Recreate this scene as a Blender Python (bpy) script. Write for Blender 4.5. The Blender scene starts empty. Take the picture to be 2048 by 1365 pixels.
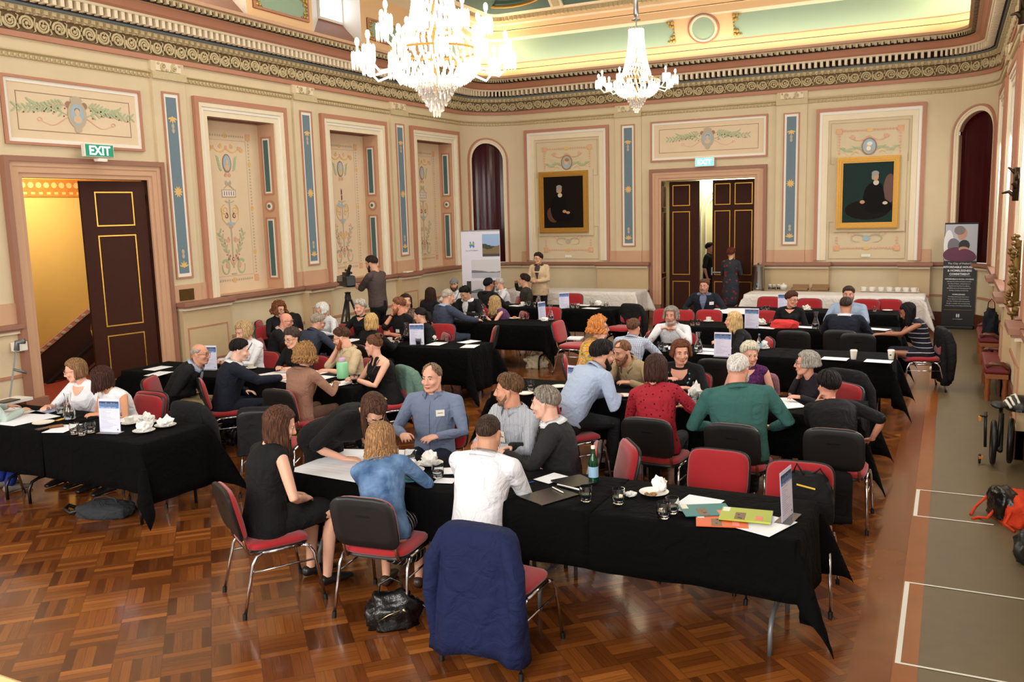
import bpy, bmesh, math, random
from mathutils import Vector, Matrix, noise
R=math.radians; PI=math.pi
random.seed(7)
sc=bpy.context.scene; COL=sc.collection
# ---------------------------------------------------------------- camera
CAMH=2.6; FPX=1766.39
yaw,pitch,roll=-.461951139,.145281502,.0273755223
cy_,sy_,cp_,sp_=math.cos(yaw),math.sin(yaw),math.cos(pitch),math.sin(pitch)
CF=Vector((sy_*cp_,cy_*cp_,-sp_)); CR0=Vector((cy_,-sy_,0)); CD0=CF.cross(CR0)
CR=CR0*math.cos(roll)+CD0*math.sin(roll); CD=CD0*math.cos(roll)-CR0*math.sin(roll)
cam=bpy.data.cameras.new('camera'); camo=bpy.data.objects.new('camera',cam); COL.objects.link(camo)
m=Matrix((CR,-CD,-CF)).transposed().to_4x4(); m.translation=(0,0,CAMH); camo.matrix_world=m
cam.sensor_width=36; cam.lens=FPX/2048*36; cam.clip_start=.05; cam.clip_end=200
sc.camera=camo
def ray(u,v): return CR*((u-1024)/FPX)+CD*((v-682.5)/FPX)+CF
def at(u,v,z=.745):            # point of the photograph on a horizontal plane
    d=ray(u,v); t=(z-CAMH)/d.z; return Vector((d.x*t,d.y*t,z))
def aty(u,v,y):
    d=ray(u,v); t=y/d.y; return Vector((d.x*t,y,CAMH+d.z*t))
# ---------------------------------------------------------------- world, light, exposure
w=bpy.data.worlds.new('world'); sc.world=w; w.use_nodes=True
bg=w.node_tree.nodes['Background']; bg.inputs[0].default_value=(1,.93,.85,1); bg.inputs[1].default_value=.55
def area(name,loc,target,sx,sy,power,col):
    l=bpy.data.lights.new(name,'AREA'); l.shape='RECTANGLE'; l.size=sx; l.size_y=sy; l.energy=power; l.color=col
    o=bpy.data.objects.new(name,l); COL.objects.link(o); o.location=loc
    o.rotation_euler=(Vector(target)-Vector(loc)).to_track_quat('-Z','Y').to_euler(); return o
for i,yy in enumerate((8.6,11.8,15,18.15)):
    area('daylight_window',(1.3,yy,2.9),(-3,yy-1.2,.9),1.5,2.7,150,(1,.97,.93))
area('rear_fill_light',(-1.2,-1.5,3.4),(-5.5,9,.9),3.2,2.6,330,(1,.95,.87))  # unseen fill light behind the camera, no window modelled there
area('rear_fill_light',(-8,-1.5,3.6),(-6,10,1),3.2,2.6,300,(1,.95,.87))  # second unseen fill light behind the camera, also without a window
area('overhead_fill_light',(-5.1,11.6,7.4),(-5.1,11.6,0),7,11,420,(1,.92,.82))  # broad unseen fill light under the ceiling, no fitting modelled
WARM=(1,.78,.50)
area('cornice_lamp',(-10.42,11,5.9),(-10.72,11,8),.12,15,150,WARM)
area('cornice_lamp',(-5.1,19.93,5.9),(-5.1,20.2,8),9,.12,40,(1,.84,.64))
area('cornice_lamp',(-10.0,19.45,5.9),(-10.1,19.55,8),.5,.5,22,WARM)
area('cornice_lamp',(-.1,19.45,5.9),(-.1,19.55,8),.5,.5,22,WARM)
area('stair_hall_lamp',(-12.2,9.3,3.5),(-13,10,1),1.2,1.2,55,(1,.88,.68))
area('corridor_lamp',(-5,22.3,3.3),(-5,22.6,0),1.5,1,60,(1,.93,.7))
sc.view_settings.view_transform='Standard'; sc.view_settings.look='None'; sc.view_settings.gamma=1
sc.view_settings.exposure=0.42; sc.view_settings.use_curve_mapping=False
sc.cycles.max_bounces=6; sc.cycles.transmission_bounces=6; sc.cycles.transparent_max_bounces=8
sc.cycles.sample_clamp_indirect=4; sc.cycles.caustics_reflective=False; sc.cycles.caustics_refractive=False
# ---------------------------------------------------------------- materials
MATS={}
def lin(c):
    return tuple(((x/255)/12.92 if x<=10 else (((x/255)+.055)/1.055)**2.4) for x in c)
def mat(name,rgb=None,rough=.6,metal=0,bump=0,bscale=40,var=0,vscale=6,emit=0,trans=0,ior=1.45,sheen=0,coat=0,spec=None):
    if name in MATS: return MATS[name]
    m=bpy.data.materials.new(name); MATS[name]=m; m.use_nodes=True
    nt=m.node_tree; b=nt.nodes['Principled BSDF']; c=(*lin(rgb),1)
    b.inputs['Base Color'].default_value=c; b.inputs['Roughness'].default_value=rough; b.inputs['Metallic'].default_value=metal
    if spec is not None: b.inputs['Specular IOR Level'].default_value=spec
    if trans: b.inputs['Transmission Weight'].default_value=trans; b.inputs['IOR'].default_value=ior
    if sheen: b.inputs['Sheen Weight'].default_value=sheen
    if coat: b.inputs['Coat Weight'].default_value=coat; b.inputs['Coat Roughness'].default_value=.1
    if emit: b.inputs['Emission Color'].default_value=c; b.inputs['Emission Strength'].default_value=emit
    if bump or var:
        tc=nt.nodes.new('ShaderNodeTexCoord')
        if var:
            n=nt.nodes.new('ShaderNodeTexNoise'); n.inputs['Scale'].default_value=vscale; n.inputs['Detail'].default_value=3
            nt.links.new(tc.outputs['Object'],n.inputs['Vector'])
            mx=nt.nodes.new('ShaderNodeMix'); mx.data_type='RGBA'
            mx.inputs[6].default_value=tuple(x*(1-var) for x in c[:3])+(1,); mx.inputs[7].default_value=tuple(min(1,x*(1+var)) for x in c[:3])+(1,)
            nt.links.new(n.outputs['Fac'],mx.inputs[0]); nt.links.new(mx.outputs[2],b.inputs['Base Color'])
        if bump:
            n=nt.nodes.new('ShaderNodeTexNoise'); n.inputs['Scale'].default_value=bscale; n.inputs['Detail'].default_value=3
            nt.links.new(tc.outputs['Object'],n.inputs['Vector'])
            bp=nt.nodes.new('ShaderNodeBump'); bp.inputs['Strength'].default_value=bump; bp.inputs['Distance'].default_value=.02
            nt.links.new(n.outputs['Fac'],bp.inputs['Height']); nt.links.new(bp.outputs[0],b.inputs['Normal'])
    return m
def nodes(m): return m.node_tree.nodes, m.node_tree.links, m.node_tree.nodes['Principled BSDF']
def ramp(nt,stops,const=False):
    r=nt.nodes.new('ShaderNodeValToRGB'); e=r.color_ramp
    if const: e.interpolation='CONSTANT'
    while len(e.elements)<len(stops): e.elements.new(.5)
    for k,(p,c) in enumerate(stops): e.elements[k].position=p; e.elements[k].color=(*lin(c),1)
    return r
cream=mat('cream_plaster',(215,197,163),.75,var=.06,vscale=3,bump=.05,bscale=60)
cream2=mat('light_cream_plaster',(234,219,190),.65,var=.05)
dado=mat('dado_plaster',(200,175,136),.6,var=.05)
salmon=mat('salmon_paint',(184,128,102),.6,var=.06)
salmon2=mat('pale_salmon_paint',(202,160,128),.6,var=.05)
mauve=mat('mauve_moulding',(150,104,84),.55,var=.05)
white=mat('white_paint',(235,230,218),.5)
bluep=mat('blue_grey_paint',(108,128,140),.8,var=.10,vscale=30)
tealp=mat('teal_paint',(72,104,104),.7,var=.08)
panelc=mat('pink_cream_paint',(226,202,170),.75,var=.04)
goldp=mat('gold_paint',(224,184,112),.55)
goldr=mat('gilded_relief',(200,182,142),.6,var=.18,vscale=40)
gold=mat('gold_leaf',(186,138,58),.42,metal=.55,var=.2,vscale=30)
darkgap=mat('recess_shade_dark_line',(38,20,16),.9)  # shade in the cornice gaps put in as dark colour; also dark attic lines
blueg=mat('grey_blue_paint',(110,124,128),.7)
peach=mat('peach_paint',(236,196,148),.6)
mint=mat('mint_green_paint',(150,176,152),.6)
tealc=mat('teal_ceiling_paint',(84,112,104),.6,var=.05)
maroon=mat('maroon_gloss',(58,10,16),.14,spec=.16)
darkwood=mat('dark_wood',(58,28,18),.5,var=.2,vscale=12,spec=.12)
brownwood=mat('polished_brown_wood',(98,52,34),.3,var=.2,vscale=14)
leafp=mat('painted_leaf',(172,186,146),.8); pinkp=mat('painted_rose',(222,168,144),.8)
greyp=mat('painted_grey',(186,172,150),.8); skyp=mat('painted_sky',(160,184,200),.8); redp=mat('painted_maroon',(136,60,62),.8)
black=mat('black_plastic',(16,16,17),.45); blackm=mat('black_metal',(18,18,20),.35,metal=.3)
chrome=mat('chrome',(205,205,208),.14,metal=1); steel=mat('brushed_steel',(170,170,172),.28,metal=1)
greym=mat('grey_painted_metal',(110,112,114),.4,metal=.3)
def floor_mat():
    m=mat('parquet_floor',(140,76,30),.24,coat=.25); n,l,b=nodes(m); nt=m.node_tree
    def N(t,**k):
        x=n.new(t)
        for a,v in k.items(): setattr(x,a,v)
        return x
    def M(op,a,bb=None,c=None):
        x=N('ShaderNodeMath',operation=op)
        for i,q in enumerate((a,bb,c)):
            if q is None: continue
            if isinstance(q,(int,float)): x.inputs[i].default_value=q
            else: l.new(q,x.inputs[i])
        return x.outputs[0]
    g=N('ShaderNodeNewGeometry'); s=N('ShaderNodeSeparateXYZ'); l.new(g.outputs['Position'],s.inputs[0])
    X,Y=s.outputs[0],s.outputs[1]; B=.28
    U=M('DIVIDE',M('SUBTRACT',M('MULTIPLY',M('SUBTRACT',Y,X),.70711),5.74),B)
    V=M('DIVIDE',M('ADD',M('MULTIPLY',M('ADD',X,Y),.70711),.177),B)
    iu,iv=M('FLOOR',U),M('FLOOR',V); fu,fv=M('FRACT',U),M('FRACT',V)
    par=M('FLOORED_MODULO',M('ADD',iu,iv),2)
    inv=M('SUBTRACT',1,par)
    t=M('ADD',M('MULTIPLY',fu,par),M('MULTIPLY',fv,inv))
    ln=M('ADD',M('MULTIPLY',fv,par),M('MULTIPLY',fu,inv))
    f5=M('MULTIPLY',t,5); k=M('FLOOR',f5); ff=M('FRACT',f5)
    cmb=N('ShaderNodeCombineXYZ'); l.new(iu,cmb.inputs[0]); l.new(iv,cmb.inputs[1]); l.new(k,cmb.inputs[2])
    wn=N('ShaderNodeTexWhiteNoise'); l.new(cmb.outputs[0],wn.inputs[0])
    cb=N('ShaderNodeCombineXYZ'); l.new(iu,cb.inputs[0]); l.new(iv,cb.inputs[1])
    wb=N('ShaderNodeTexWhiteNoise'); l.new(cb.outputs[0],wb.inputs[0])
    gr=N('ShaderNodeCombineXYZ'); l.new(M('MULTIPLY',f5,9),gr.inputs[0]); l.new(M('MULTIPLY',ln,1.6),gr.inputs[1]); l.new(M('MULTIPLY',wn.outputs[0],60),gr.inputs[2])
    no=N('ShaderNodeTexNoise'); no.inputs['Scale'].default_value=1; no.inputs['Detail'].default_value=4; l.new(gr.outputs[0],no.inputs[0])
    val=M('ADD',M('MULTIPLY',wn.outputs[0],.5),M('ADD',M('MULTIPLY',par,.14),M('ADD',M('MULTIPLY',wb.outputs[0],.18),M('MULTIPLY',M('SUBTRACT',no.outputs[0],.5),.45))))
    r=ramp(nt,[(0,(70,33,12)),(.35,(106,56,22)),(.62,(130,73,29)),(.92,(166,101,45))]); l.new(val,r.inputs[0])
    e1=M('MINIMUM',ff,M('SUBTRACT',1,ff)); e2=M('MINIMUM',ln,M('SUBTRACT',1,ln))
    gap=M('MINIMUM',M('MULTIPLY',e1,12),M('MULTIPLY',e2,50)); gap=M('MINIMUM',gap,1)
    mx=N('ShaderNodeMix',data_type='RGBA'); mx.inputs[6].default_value=(.05,.02,.006,1); l.new(M('ADD',M('MULTIPLY',gap,.55),.45),mx.inputs[0]); l.new(r.outputs[0],mx.inputs[7])
    l.new(mx.outputs[2],b.inputs['Base Color'])
    n2=N('ShaderNodeTexNoise'); n2.inputs['Scale'].default_value=3.5; n2.inputs['Detail'].default_value=5; l.new(g.outputs['Position'],n2.inputs[0])
    l.new(M('ADD',M('MULTIPLY',n2.outputs[0],.22),.10),b.inputs['Roughness'])
    bp=N('ShaderNodeBump'); bp.inputs['Strength'].default_value=.25; bp.inputs['Distance'].default_value=.003
    l.new(M('ADD',M('MULTIPLY',wn.outputs[0],.7),M('MULTIPLY',n2.outputs[0],3)),bp.inputs['Height']); l.new(bp.outputs[0],b.inputs['Normal'])
    return m
parquet=floor_mat()
plank=mat('floor_plank',(142,78,28),.3,var=.25,vscale=5,coat=.2)
plank2=mat('floor_border_plank',(118,62,26),.25,var=.3,vscale=4,coat=.3)
lino=mat('olive_runner',(104,88,60),.5,var=.12,vscale=8,bump=.1,bscale=150)
# ---------------------------------------------------------------- mesh helpers
class MB:
    def __init__(s): s.v=[];s.f=[];s.m=[]
    def add(s,vs,fs,mi=0):
        o=len(s.v); s.v+=[tuple(x) for x in vs]; s.f+=[tuple(i+o for i in f) for f in fs]; s.m+=[mi]*len(fs); return s
    def quad(s,a,b,c,d,mi=0): return s.add([a,b,c,d],[(0,1,2,3)],mi)
    def box(s,p0,p1,mi=0,M=None):
        x0,y0,z0=p0;x1,y1,z1=p1
        vs=[(x,y,z) for z in (z0,z1) for y in (y0,y1) for x in (x0,x1)]
        if M: vs=[M@Vector(q) for q in vs]
        return s.add(vs,[(0,2,3,1),(4,5,7,6),(0,1,5,4),(2,6,7,3),(0,4,6,2),(1,3,7,5)],mi)
    def wbox(s,W,a0,a1,z0,z1,o0,o1,mi=0):      # box on a wall map W(a,z,o)
        vs=[W(a,z,o) for o in (o0,o1) for z in (z0,z1) for a in (a0,a1)]
        return s.add(vs,[(0,2,3,1),(4,5,7,6),(0,1,5,4),(2,6,7,3),(0,4,6,2),(1,3,7,5)],mi)
    def frame(s,W,a0,a1,z0,z1,w,o0,o1,mi=0,bottom=True):
        s.wbox(W,a0,a0+w,z0,z1,o0,o1,mi); s.wbox(W,a1-w,a1,z0,z1,o0,o1,mi); s.wbox(W,a0+w,a1-w,z1-w,z1,o0,o1,mi)
        if bottom: s.wbox(W,a0+w,a1-w,z0,z0+w,o0,o1,mi)
        return s
    def tube(s,pts,r,mi=0,n=8,cap=True):
        P=[Vector(p) for p in pts]; k=len(P); rr=r if isinstance(r,(list,tuple)) else [r]*k; vs=[];fs=[]
        t=(P[1]-P[0]).normalized(); up=Vector((0,0,1)) if abs(t.z)<.9 else Vector((1,0,0)); a=t.cross(up).normalized(); b=t.cross(a)
        for i in range(k):
            if i: 
                t2=(P[min(i+1,k-1)]-P[i-1]).normalized()
                if t2.length: q=t.rotation_difference(t2); a=q@a; b=q@b; t=t2
            for j in range(n):
                c=2*PI*j/n; vs.append(P[i]+(a*math.cos(c)+b*math.sin(c))*rr[i])
        for i in range(k-1):
            for j in range(n): fs.append((i*n+j,i*n+(j+1)%n,(i+1)*n+(j+1)%n,(i+1)*n+j))
        if cap: fs+= [tuple(range(n))[::-1],tuple(range((k-1)*n,k*n))]
        return s.add(vs,fs,mi)
    def lathe(s,prof,c=(0,0,0),mi=0,n=20,M=None,capb=True,capt=False):
        vs=[];fs=[];k=len(prof)
        for r,z in prof:
            for j in range(n): a=2*PI*j/n; vs.append(Vector((c[0]+r*math.cos(a),c[1]+r*math.sin(a),c[2]+z)))
        if M: vs=[M@q for q in vs]
        for i in range(k-1):
            for j in range(n): fs.append((i*n+j,i*n+(j+1)%n,(i+1)*n+(j+1)%n,(i+1)*n+j))
        if capb: fs.append(tuple(range(n))[::-1])
        if capt: fs.append(tuple(range((k-1)*n,k*n)))
        return s.add(vs,fs,mi)
    def ell(s,c,r,mi=0,n=12,k=8,M=None):
        vs=[];fs=[]
        for i in range(1,k):
            th=PI*i/k
            for j in range(n): a=2*PI*j/n; vs.append(Vector((r[0]*math.sin(th)*math.cos(a),r[1]*math.sin(th)*math.sin(a),r[2]*math.cos(th))))
        vs+=[Vector((0,0,r[2])),Vector((0,0,-r[2]))]; T=len(vs)-2
        if M: vs=[M@q for q in vs]
        vs=[q+Vector(c) for q in vs]
        for i in range(k-2):
            for j in range(n): fs.append((i*n+j,(i+1)*n+j,(i+1)*n+(j+1)%n,i*n+(j+1)%n))
        for j in range(n): fs.append((T,j,(j+1)%n)); fs.append((T+1,(k-2)*n+(j+1)%n,(k-2)*n+j))
        return s.add(vs,fs,mi)
    def ribbon(s,W,pts,w,o=.003,mi=0):          # flat painted stroke on wall map
        o+=(len(s.f)%37)*.00008
        k=len(pts); L=[];Rr=[]
        for i in range(k):
            a=pts[max(0,i-1)];b=pts[min(k-1,i+1)]; dx,dz=b[0]-a[0],b[1]-a[1]; d=math.hypot(dx,dz) or 1
            ww=(w*(1-.7*i/(k-1)) if k>2 else w)/2; nx,nz=-dz/d*ww,dx/d*ww
            L.append(W(pts[i][0]+nx,pts[i][1]+nz,o)); Rr.append(W(pts[i][0]-nx,pts[i][1]-nz,o))
        return s.add(L+Rr,[(i,i+1,k+i+1,k+i) for i in range(k-1)],mi)
    def disc(s,W,a,z,ra,rz,o=.003,mi=0,n=20,rot=0):
        o+=(len(s.f)%37)*.00006
        vs=[]
        for j in range(n):
            t=2*PI*j/n; x,y=ra*math.cos(t),rz*math.sin(t); vs.append(W(a+x*math.cos(rot)-y*math.sin(rot),z+x*math.sin(rot)+y*math.cos(rot),o))
        return s.add(vs,[tuple(range(n))],mi)
    def build(s,name,mats,parent=None,smooth=False,loc=None,fix=True,cuts=None,bevel=0):
        me=bpy.data.meshes.new(name); me.from_pydata(s.v,[],s.f)
        for m in (mats if isinstance(mats,(list,tuple)) else [mats]): me.materials.append(m)
        me.polygons.foreach_set('material_index',s.m)
        if fix:
            bm=bmesh.new(); bm.from_mesh(me); bmesh.ops.recalc_face_normals(bm,faces=bm.faces); bm.to_mesh(me); bm.free()
        if smooth:
            for p in me.polygons: p.use_smooth=True
            if smooth!=True: me.set_sharp_from_angle(angle=R(smooth))
        o=bpy.data.objects.new(name,me); COL.objects.link(o)
        if parent: o.parent=parent
        if loc is not None: o.location=loc
        if bevel:
            b=o.modifiers.new('bevel','BEVEL'); b.width=bevel; b.segments=2; b.limit_method='ANGLE'
        return o
def tag(o,label=None,cat=None,group=None,kind=None):
    if label: o['label']=label
    if cat: o['category']=cat
    if group: o['group']=group
    if kind: o['kind']=kind
    return o
def struct(o): o['kind']='structure'; return o
def empty(name,loc,rz=0,label=None,cat=None,group=None):
    o=bpy.data.objects.new(name,None); COL.objects.link(o); o.location=loc; o.rotation_euler=(0,0,rz); o.empty_display_size=.1
    return tag(o,label,cat,group)
KIDS={}
def copy_tree(o,parent=None):
    c=o.copy(); COL.objects.link(c); c.parent=parent
    for ch in [x for x in CH(o)]: copy_tree(ch,c)
    return c
def CH(o): return list(o.children)
# ================================================================ room
XL=-10.9; XR=.76; YB=20.38; Y0=.4; YS=19.26; RC=1.12
LW=lambda a,z,o:(XL+o,a,z)
BW=lambda a,z,o:(a,YB-o,z)
RW=lambda a,z,o:(XR-o,a,z)
CLc=(XL+RC,YS); CRc=(XR-RC,YS); AL=PI/2*RC
SB0=YS+AL; SB1=SB0+(CRc[0]-CLc[0]); SR0=SB1+AL
def PW(s,z,o):                    # the whole wall run as one path: left, corner, back, corner, right
    if s<=YS: return (XL+o,s,z)
    if s<=SB0: t=(s-YS)/RC; return (CLc[0]-(RC-o)*math.cos(t),CLc[1]+(RC-o)*math.sin(t),z)
    if s<=SB1: return (CLc[0]+(s-SB0),YB-o,z)
    if s<=SR0: t=(s-SB1)/RC; return (CRc[0]+(RC-o)*math.sin(t),CRc[1]+(RC-o)*math.cos(t),z)
    return (XR-o,YS-(s-SR0),z)
SEND=SR0+YS-4
def steps(s0,s1,d=1.0):
    out=[s0]
    cuts=[c for c in (YS,SB0,SB1,SR0) if s0<c<s1]+[s1]; a=s0
    for c in cuts:
        mid=(a+c)/2; dd=.12 if (YS<mid<SB0 or SB1<mid<SR0) else d
        k=max(1,math.ceil((c-a)/dd)); out+=[a+(c-a)*(i+1)/k for i in range(k)]; a=c
    return out
def sweep(mb,prof,s0=Y0,s1=SEND):   # prof: list of (o,z,mat of the segment that follows)
    S=steps(s0,s1)
    for i in range(len(prof)-1):
        (o0,z0,mi),(o1,z1,_)=prof[i],prof[i+1]
        vs=[PW(s,z0,o0) for s in S]+[PW(s,z1,o1) for s in S]; k=len(S)
        mb.add(vs,[(j,j+1,k+j+1,k+j) for j in range(k-1)],mi)
def wallplane(W,a0,a1,z0,z1,holes,o=0,mb=None,mi=0):
    mb=mb or MB(); A=sorted({a0,a1}|{h[0] for h in holes}|{h[1] for h in holes}); Z=sorted({z0,z1}|{h[2] for h in holes}|{h[3] for h in holes})
    for i in range(len(A)-1):
        for j in range(len(Z)-1):
            am,zm=(A[i]+A[i+1])/2,(Z[j]+Z[j+1])/2
            if any(h[0]<am<h[1] and h[2]<zm<h[3] for h in holes): continue
            mb.quad(W(A[i],Z[j],o),W(A[i+1],Z[j],o),W(A[i+1],Z[j+1],o),W(A[i],Z[j+1],o),mi)
    return mb
def reveal(mb,W,a0,a1,z0,z1,d,mi,floor=True):
    mb.quad(W(a0,z0,0),W(a0,z1,0),W(a0,z1,-d),W(a0,z0,-d),mi); mb.quad(W(a1,z0,0),W(a1,z1,0),W(a1,z1,-d),W(a1,z0,-d),mi)
    mb.quad(W(a0,z1,0),W(a1,z1,0),W(a1,z1,-d),W(a0,z1,-d),mi)
    if floor: mb.quad(W(a0,z0,0),W(a1,z0,0),W(a1,z0,-d),W(a0,z0,-d),mi)
DOORL=(7.66,9.70,0,3.22); DOORB=(-6.13,-3.98,0,3.22)
BAYF=[(10.71,12.90),(13.89,16.09),(17.04,19.20)]
BAYO=[(10.99,12.60),(14.18,15.80),(17.33,18.93)]
ZD=1.33
# floor
mb=MB(); mb.quad((-11.2,.3,0),(-.42,.3,0),(-.42,20.8,0),(-11.2,20.8,0)); struct(mb.build('floor',parquet,fix=False))
mb=MB(); mb.box((-.42,.3,-.01),(-.2,20.38,.004)); struct(mb.build('trim_1',plank2))
mb=MB(); mb.box((-.2,.3,-.01),(-.07,20.38,.008)); struct(mb.build('trim_2',plank))
mb=MB(); mb.box((-.07,.3,-.01),(.9,20.38,.006)); tag(mb.build('floor_runner',lino),'olive linoleum strip running along the right wall beside the parquet','floor covering')
# walls
mb=wallplane(LW,Y0,YS,0,5.05,[DOORL]+[(a,b,ZD,4.29) for a,b in BAYO]); reveal(mb,LW,*DOORL,.12,1,False)
for a,b in BAYO: reveal(mb,LW,a,b,ZD,4.29,.38,2); mb.quad(LW(a,ZD,-.38),LW(b,ZD,-.38),LW(b,4.29,-.38),LW(a,4.29,-.38),3)
struct(mb.build('wall_left',[cream,darkwood,salmon2,panelc]))
mb=wallplane(BW,CLc[0],CRc[0],0,5.05,[DOORB]); reveal(mb,BW,*DOORB,.4,1,False)
struct(mb.build('wall_back',[cream,salmon2]))
BAYR=[(7.8,9.4)]+BAYO
mb=wallplane(RW,4,YS,0,5.05,[(a,b,ZD,4.29) for a,b in BAYR])
for a,b in BAYR: reveal(mb,RW,a,b,ZD,4.29,.42,1)
struct(mb.build('wall_right',[cream,white]))
# rounded corners with arched niches
def corner(name,c,sg,tc):
    # theta measured from the side wall; opening half angle hw, outer frame
    def CW(t,z,o): return (c[0]+sg*(RC-o)*math.cos(t),c[1]+(RC-o)*math.sin(t),z)
    mb=MB(); hw=.38; zs=3.88; k=24; N=[i*PI/2/48 for i in range(49)]
    def top(t):
        x=(t-tc)/hw
        return 0 if abs(x)>=1 else zs+.44*math.sqrt(1-x*x)
    for i in range(48):
        t0,t1=N[i],N[i+1]; tm=(t0+t1)/2
        if abs(tm-tc)<hw:
            z0,z1=max(top(t0),zs),max(top(t1),zs)
            mb.quad(CW(t0,z0,0),CW(t1,z1,0),CW(t1,5.05,0),CW(t0,5.05,0),0); mb.quad(CW(t0,0,0),CW(t1,0,0),CW(t1,ZD,0),CW(t0,ZD,0),0)
            mb.quad(CW(t0,z0,0),CW(t1,z1,0),CW(t1,z1,-.16),CW(t0,z0,-.16),1)
        else: mb.quad(CW(t0,0,0),CW(t1,0,0),CW(t1,5.05,0),CW(t0,5.05,0),0)
    a,b=tc-hw,tc+hw
    for t in (a,b): mb.quad(CW(t,ZD,0),CW(t,zs,0),CW(t,zs,-.16),CW(t,ZD,-.16),1)
    struct(mb.build(name,[cream,salmon2]))
    # frame mouldings
    mb=MB(); path=[(a,ZD)]+[(tc-hw*math.cos(q),zs+.44*math.sin(q)) for q in [PI*i/20 for i in range(21)]]+[(b,ZD)]
    for d0,d1,oo,mi in ((0,.05,.02,1),(.05,.09,.035,1),(.09,.13,.05,0)):
        for i in range(len(path)-1):
            def off(p,d):
                if p[1]<=zs: return (p[0]+(-d if p[0]<tc else d)/RC,p[1])
                q=math.atan2((p[1]-zs)/.44,(p[0]-tc)/hw); return (p[0]+d/RC*math.cos(q),p[1]+d*math.sin(q))
            p,q=path[i],path[i+1]; A=[off(p,d0),off(q,d0),off(q,d1),off(p,d1)]
            mb.add([CW(*x,oo) for x in A]+[CW(*x,-.01) for x in A],[(0,1,2,3),(0,4,5,1),(3,2,6,7)],mi)
    struct(mb.build('trim_3' if sg<0 else 'trim_4',[salmon,cream2]))
    # glossy curved door in the niche
    mb=MB(); 
    for i in range(16):
        t0,t1=tc-hw-.03+(2*hw+.06)*i/16,tc-hw-.03+(2*hw+.06)*(i+1)/16
        def bul(t): x=(t-tc)/hw; return -.15-.0*x
        mb.quad(CW(t0,ZD,bul(t0)),CW(t1,ZD,bul(t1)),CW(t1,4.4,bul(t1)),CW(t0,4.4,bul(t0)))
    struct(mb.build('door_3' if sg<0 else 'door_4',maroon,smooth=True))
    return CW
CLW=corner('wall_left_corner',CLc,-1,R(45)); CRW=corner('wall_right_corner',CRc,1,R(46))
# ---- cornice
mb=MB()
sweep(mb,[(0,5.0,1),(.05,5.0,1),(.05,5.07,7),(.03,5.09,7),(.03,5.29,7),(.06,5.31,3),(.12,5.39,4),(.16,5.39,4),(.16,5.42,5),(.19,5.42,5),(.19,5.54,0),(.32,5.54,0),(.34,5.57,1),(.38,5.60,1),(.44,5.69,6),(.5,5.70,5),(.5,5.74,0),(.56,5.80,6),(.62,5.81,6),(.62,5.86,6),(.12,5.86,6)])
nS=lambda a,b,d:[a+d*(i+.5) for i in range(int((b-a)/d))]
SV=SR0+9.5
for s in nS(5,SV,.12):
    f=lambda a,z,o,s=s:PW(s+a,z,o)
    mb.wbox(f,-.027,.027,5.43,5.54,.19,.31,0)
    mb.wbox(f,-.03,.03,5.325,5.375,.07,.13,3); mb.wbox(f,-.015,.015,5.30,5.35,.05,.10,3)
    mb.wbox(f,-.036,.01,5.72,5.79,.5,.57,3); mb.wbox(f,.014,.03,5.72,5.77,.5,.57,5)
struct(mb.build('trim_5',[cream2,salmon,dado,goldr,blueg,darkgap,salmon2,mat('frieze_ground_shade',(120,96,68),.8)]))  # frieze ground coloured darker to stand for shadow behind the scrolls
# scrolling leaf frieze
mb=MB()
for i,s in enumerate(nS(5,SV,.235)):
    f=lambda a,z,o=.05,s=s:PW(s+a,z,o); sg=1 if i%2 else -1; cz=5.19
    pts=[]
    for q in range(19):
        t=q/18; rr=.1*(1-.62*t); an=sg*(PI*.9+t*PI*3.3); pts.append(f(rr*math.cos(an),cz+rr*math.sin(an)*.95,.055))
    mb.tube(pts,[.021-.009*q/18 for q in range(19)],0,5)
    c=Vector(f(0,cz,.05)); mb.ell(c,(.028,.028,.028),0,6,5)
    for k in range(5):
        an=k*2*PI/5+.3*i; mb.ell(Vector(f(.05*math.cos(an),cz+.045*math.sin(an),.05)),(.016,.016,.016),0,5,4)
    for k in (-1,1):
        mb.tube([f(.1,cz+.02*k*sg),f(.125,cz+.08*k),f(.09,cz+.1*k)],[.014,.012,.004],0,5)
struct(mb.build('trim_6',[goldr],smooth=True))
# bead moulding
mb=MB(); sweep(mb,[(0,4.74,0),(.03,4.745,1),(.03,4.80,0),(.07,4.82,0),(.07,4.835,0),(0,4.85,0)])
for s in nS(5,SV,.075): mb.ell(Vector(PW(s,4.772,.035)),(.026,.026,.026),1,6,4)
struct(mb.build('trim_7',[goldr,goldr]))
# attic above the cornice
mb=MB()
AT=[(.12,5.86,0),(.14,6.07,3),(.155,6.08,0),(.16,6.20,1),(.19,6.22,2),(.40,6.70,4),(.44,6.74,4),(.46,6.76,0),(.50,6.90,0),(.52,6.92,3),(.54,6.93,0),(.60,7.02,4),(.64,7.06,0),(.66,7.10,5),(.78,7.20,4),(.84,7.22,4),(.9,7.24,6),(1.15,7.5,6),(1.6,7.75,6),(2.2,7.9,6)]
sweep(mb,AT,YS-1.5,SR0+12)
for s in nS(YS-1.5,SR0,.11): 
    f=lambda a,z,o,s=s:PW(s+a,z,o); mb.wbox(f,-.03,.03,7.11,7.19,.68,.78,5)
struct(mb.build('wall_attic_back',[peach,salmon,mint,darkgap,cream2,goldr,tealc]))
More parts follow.
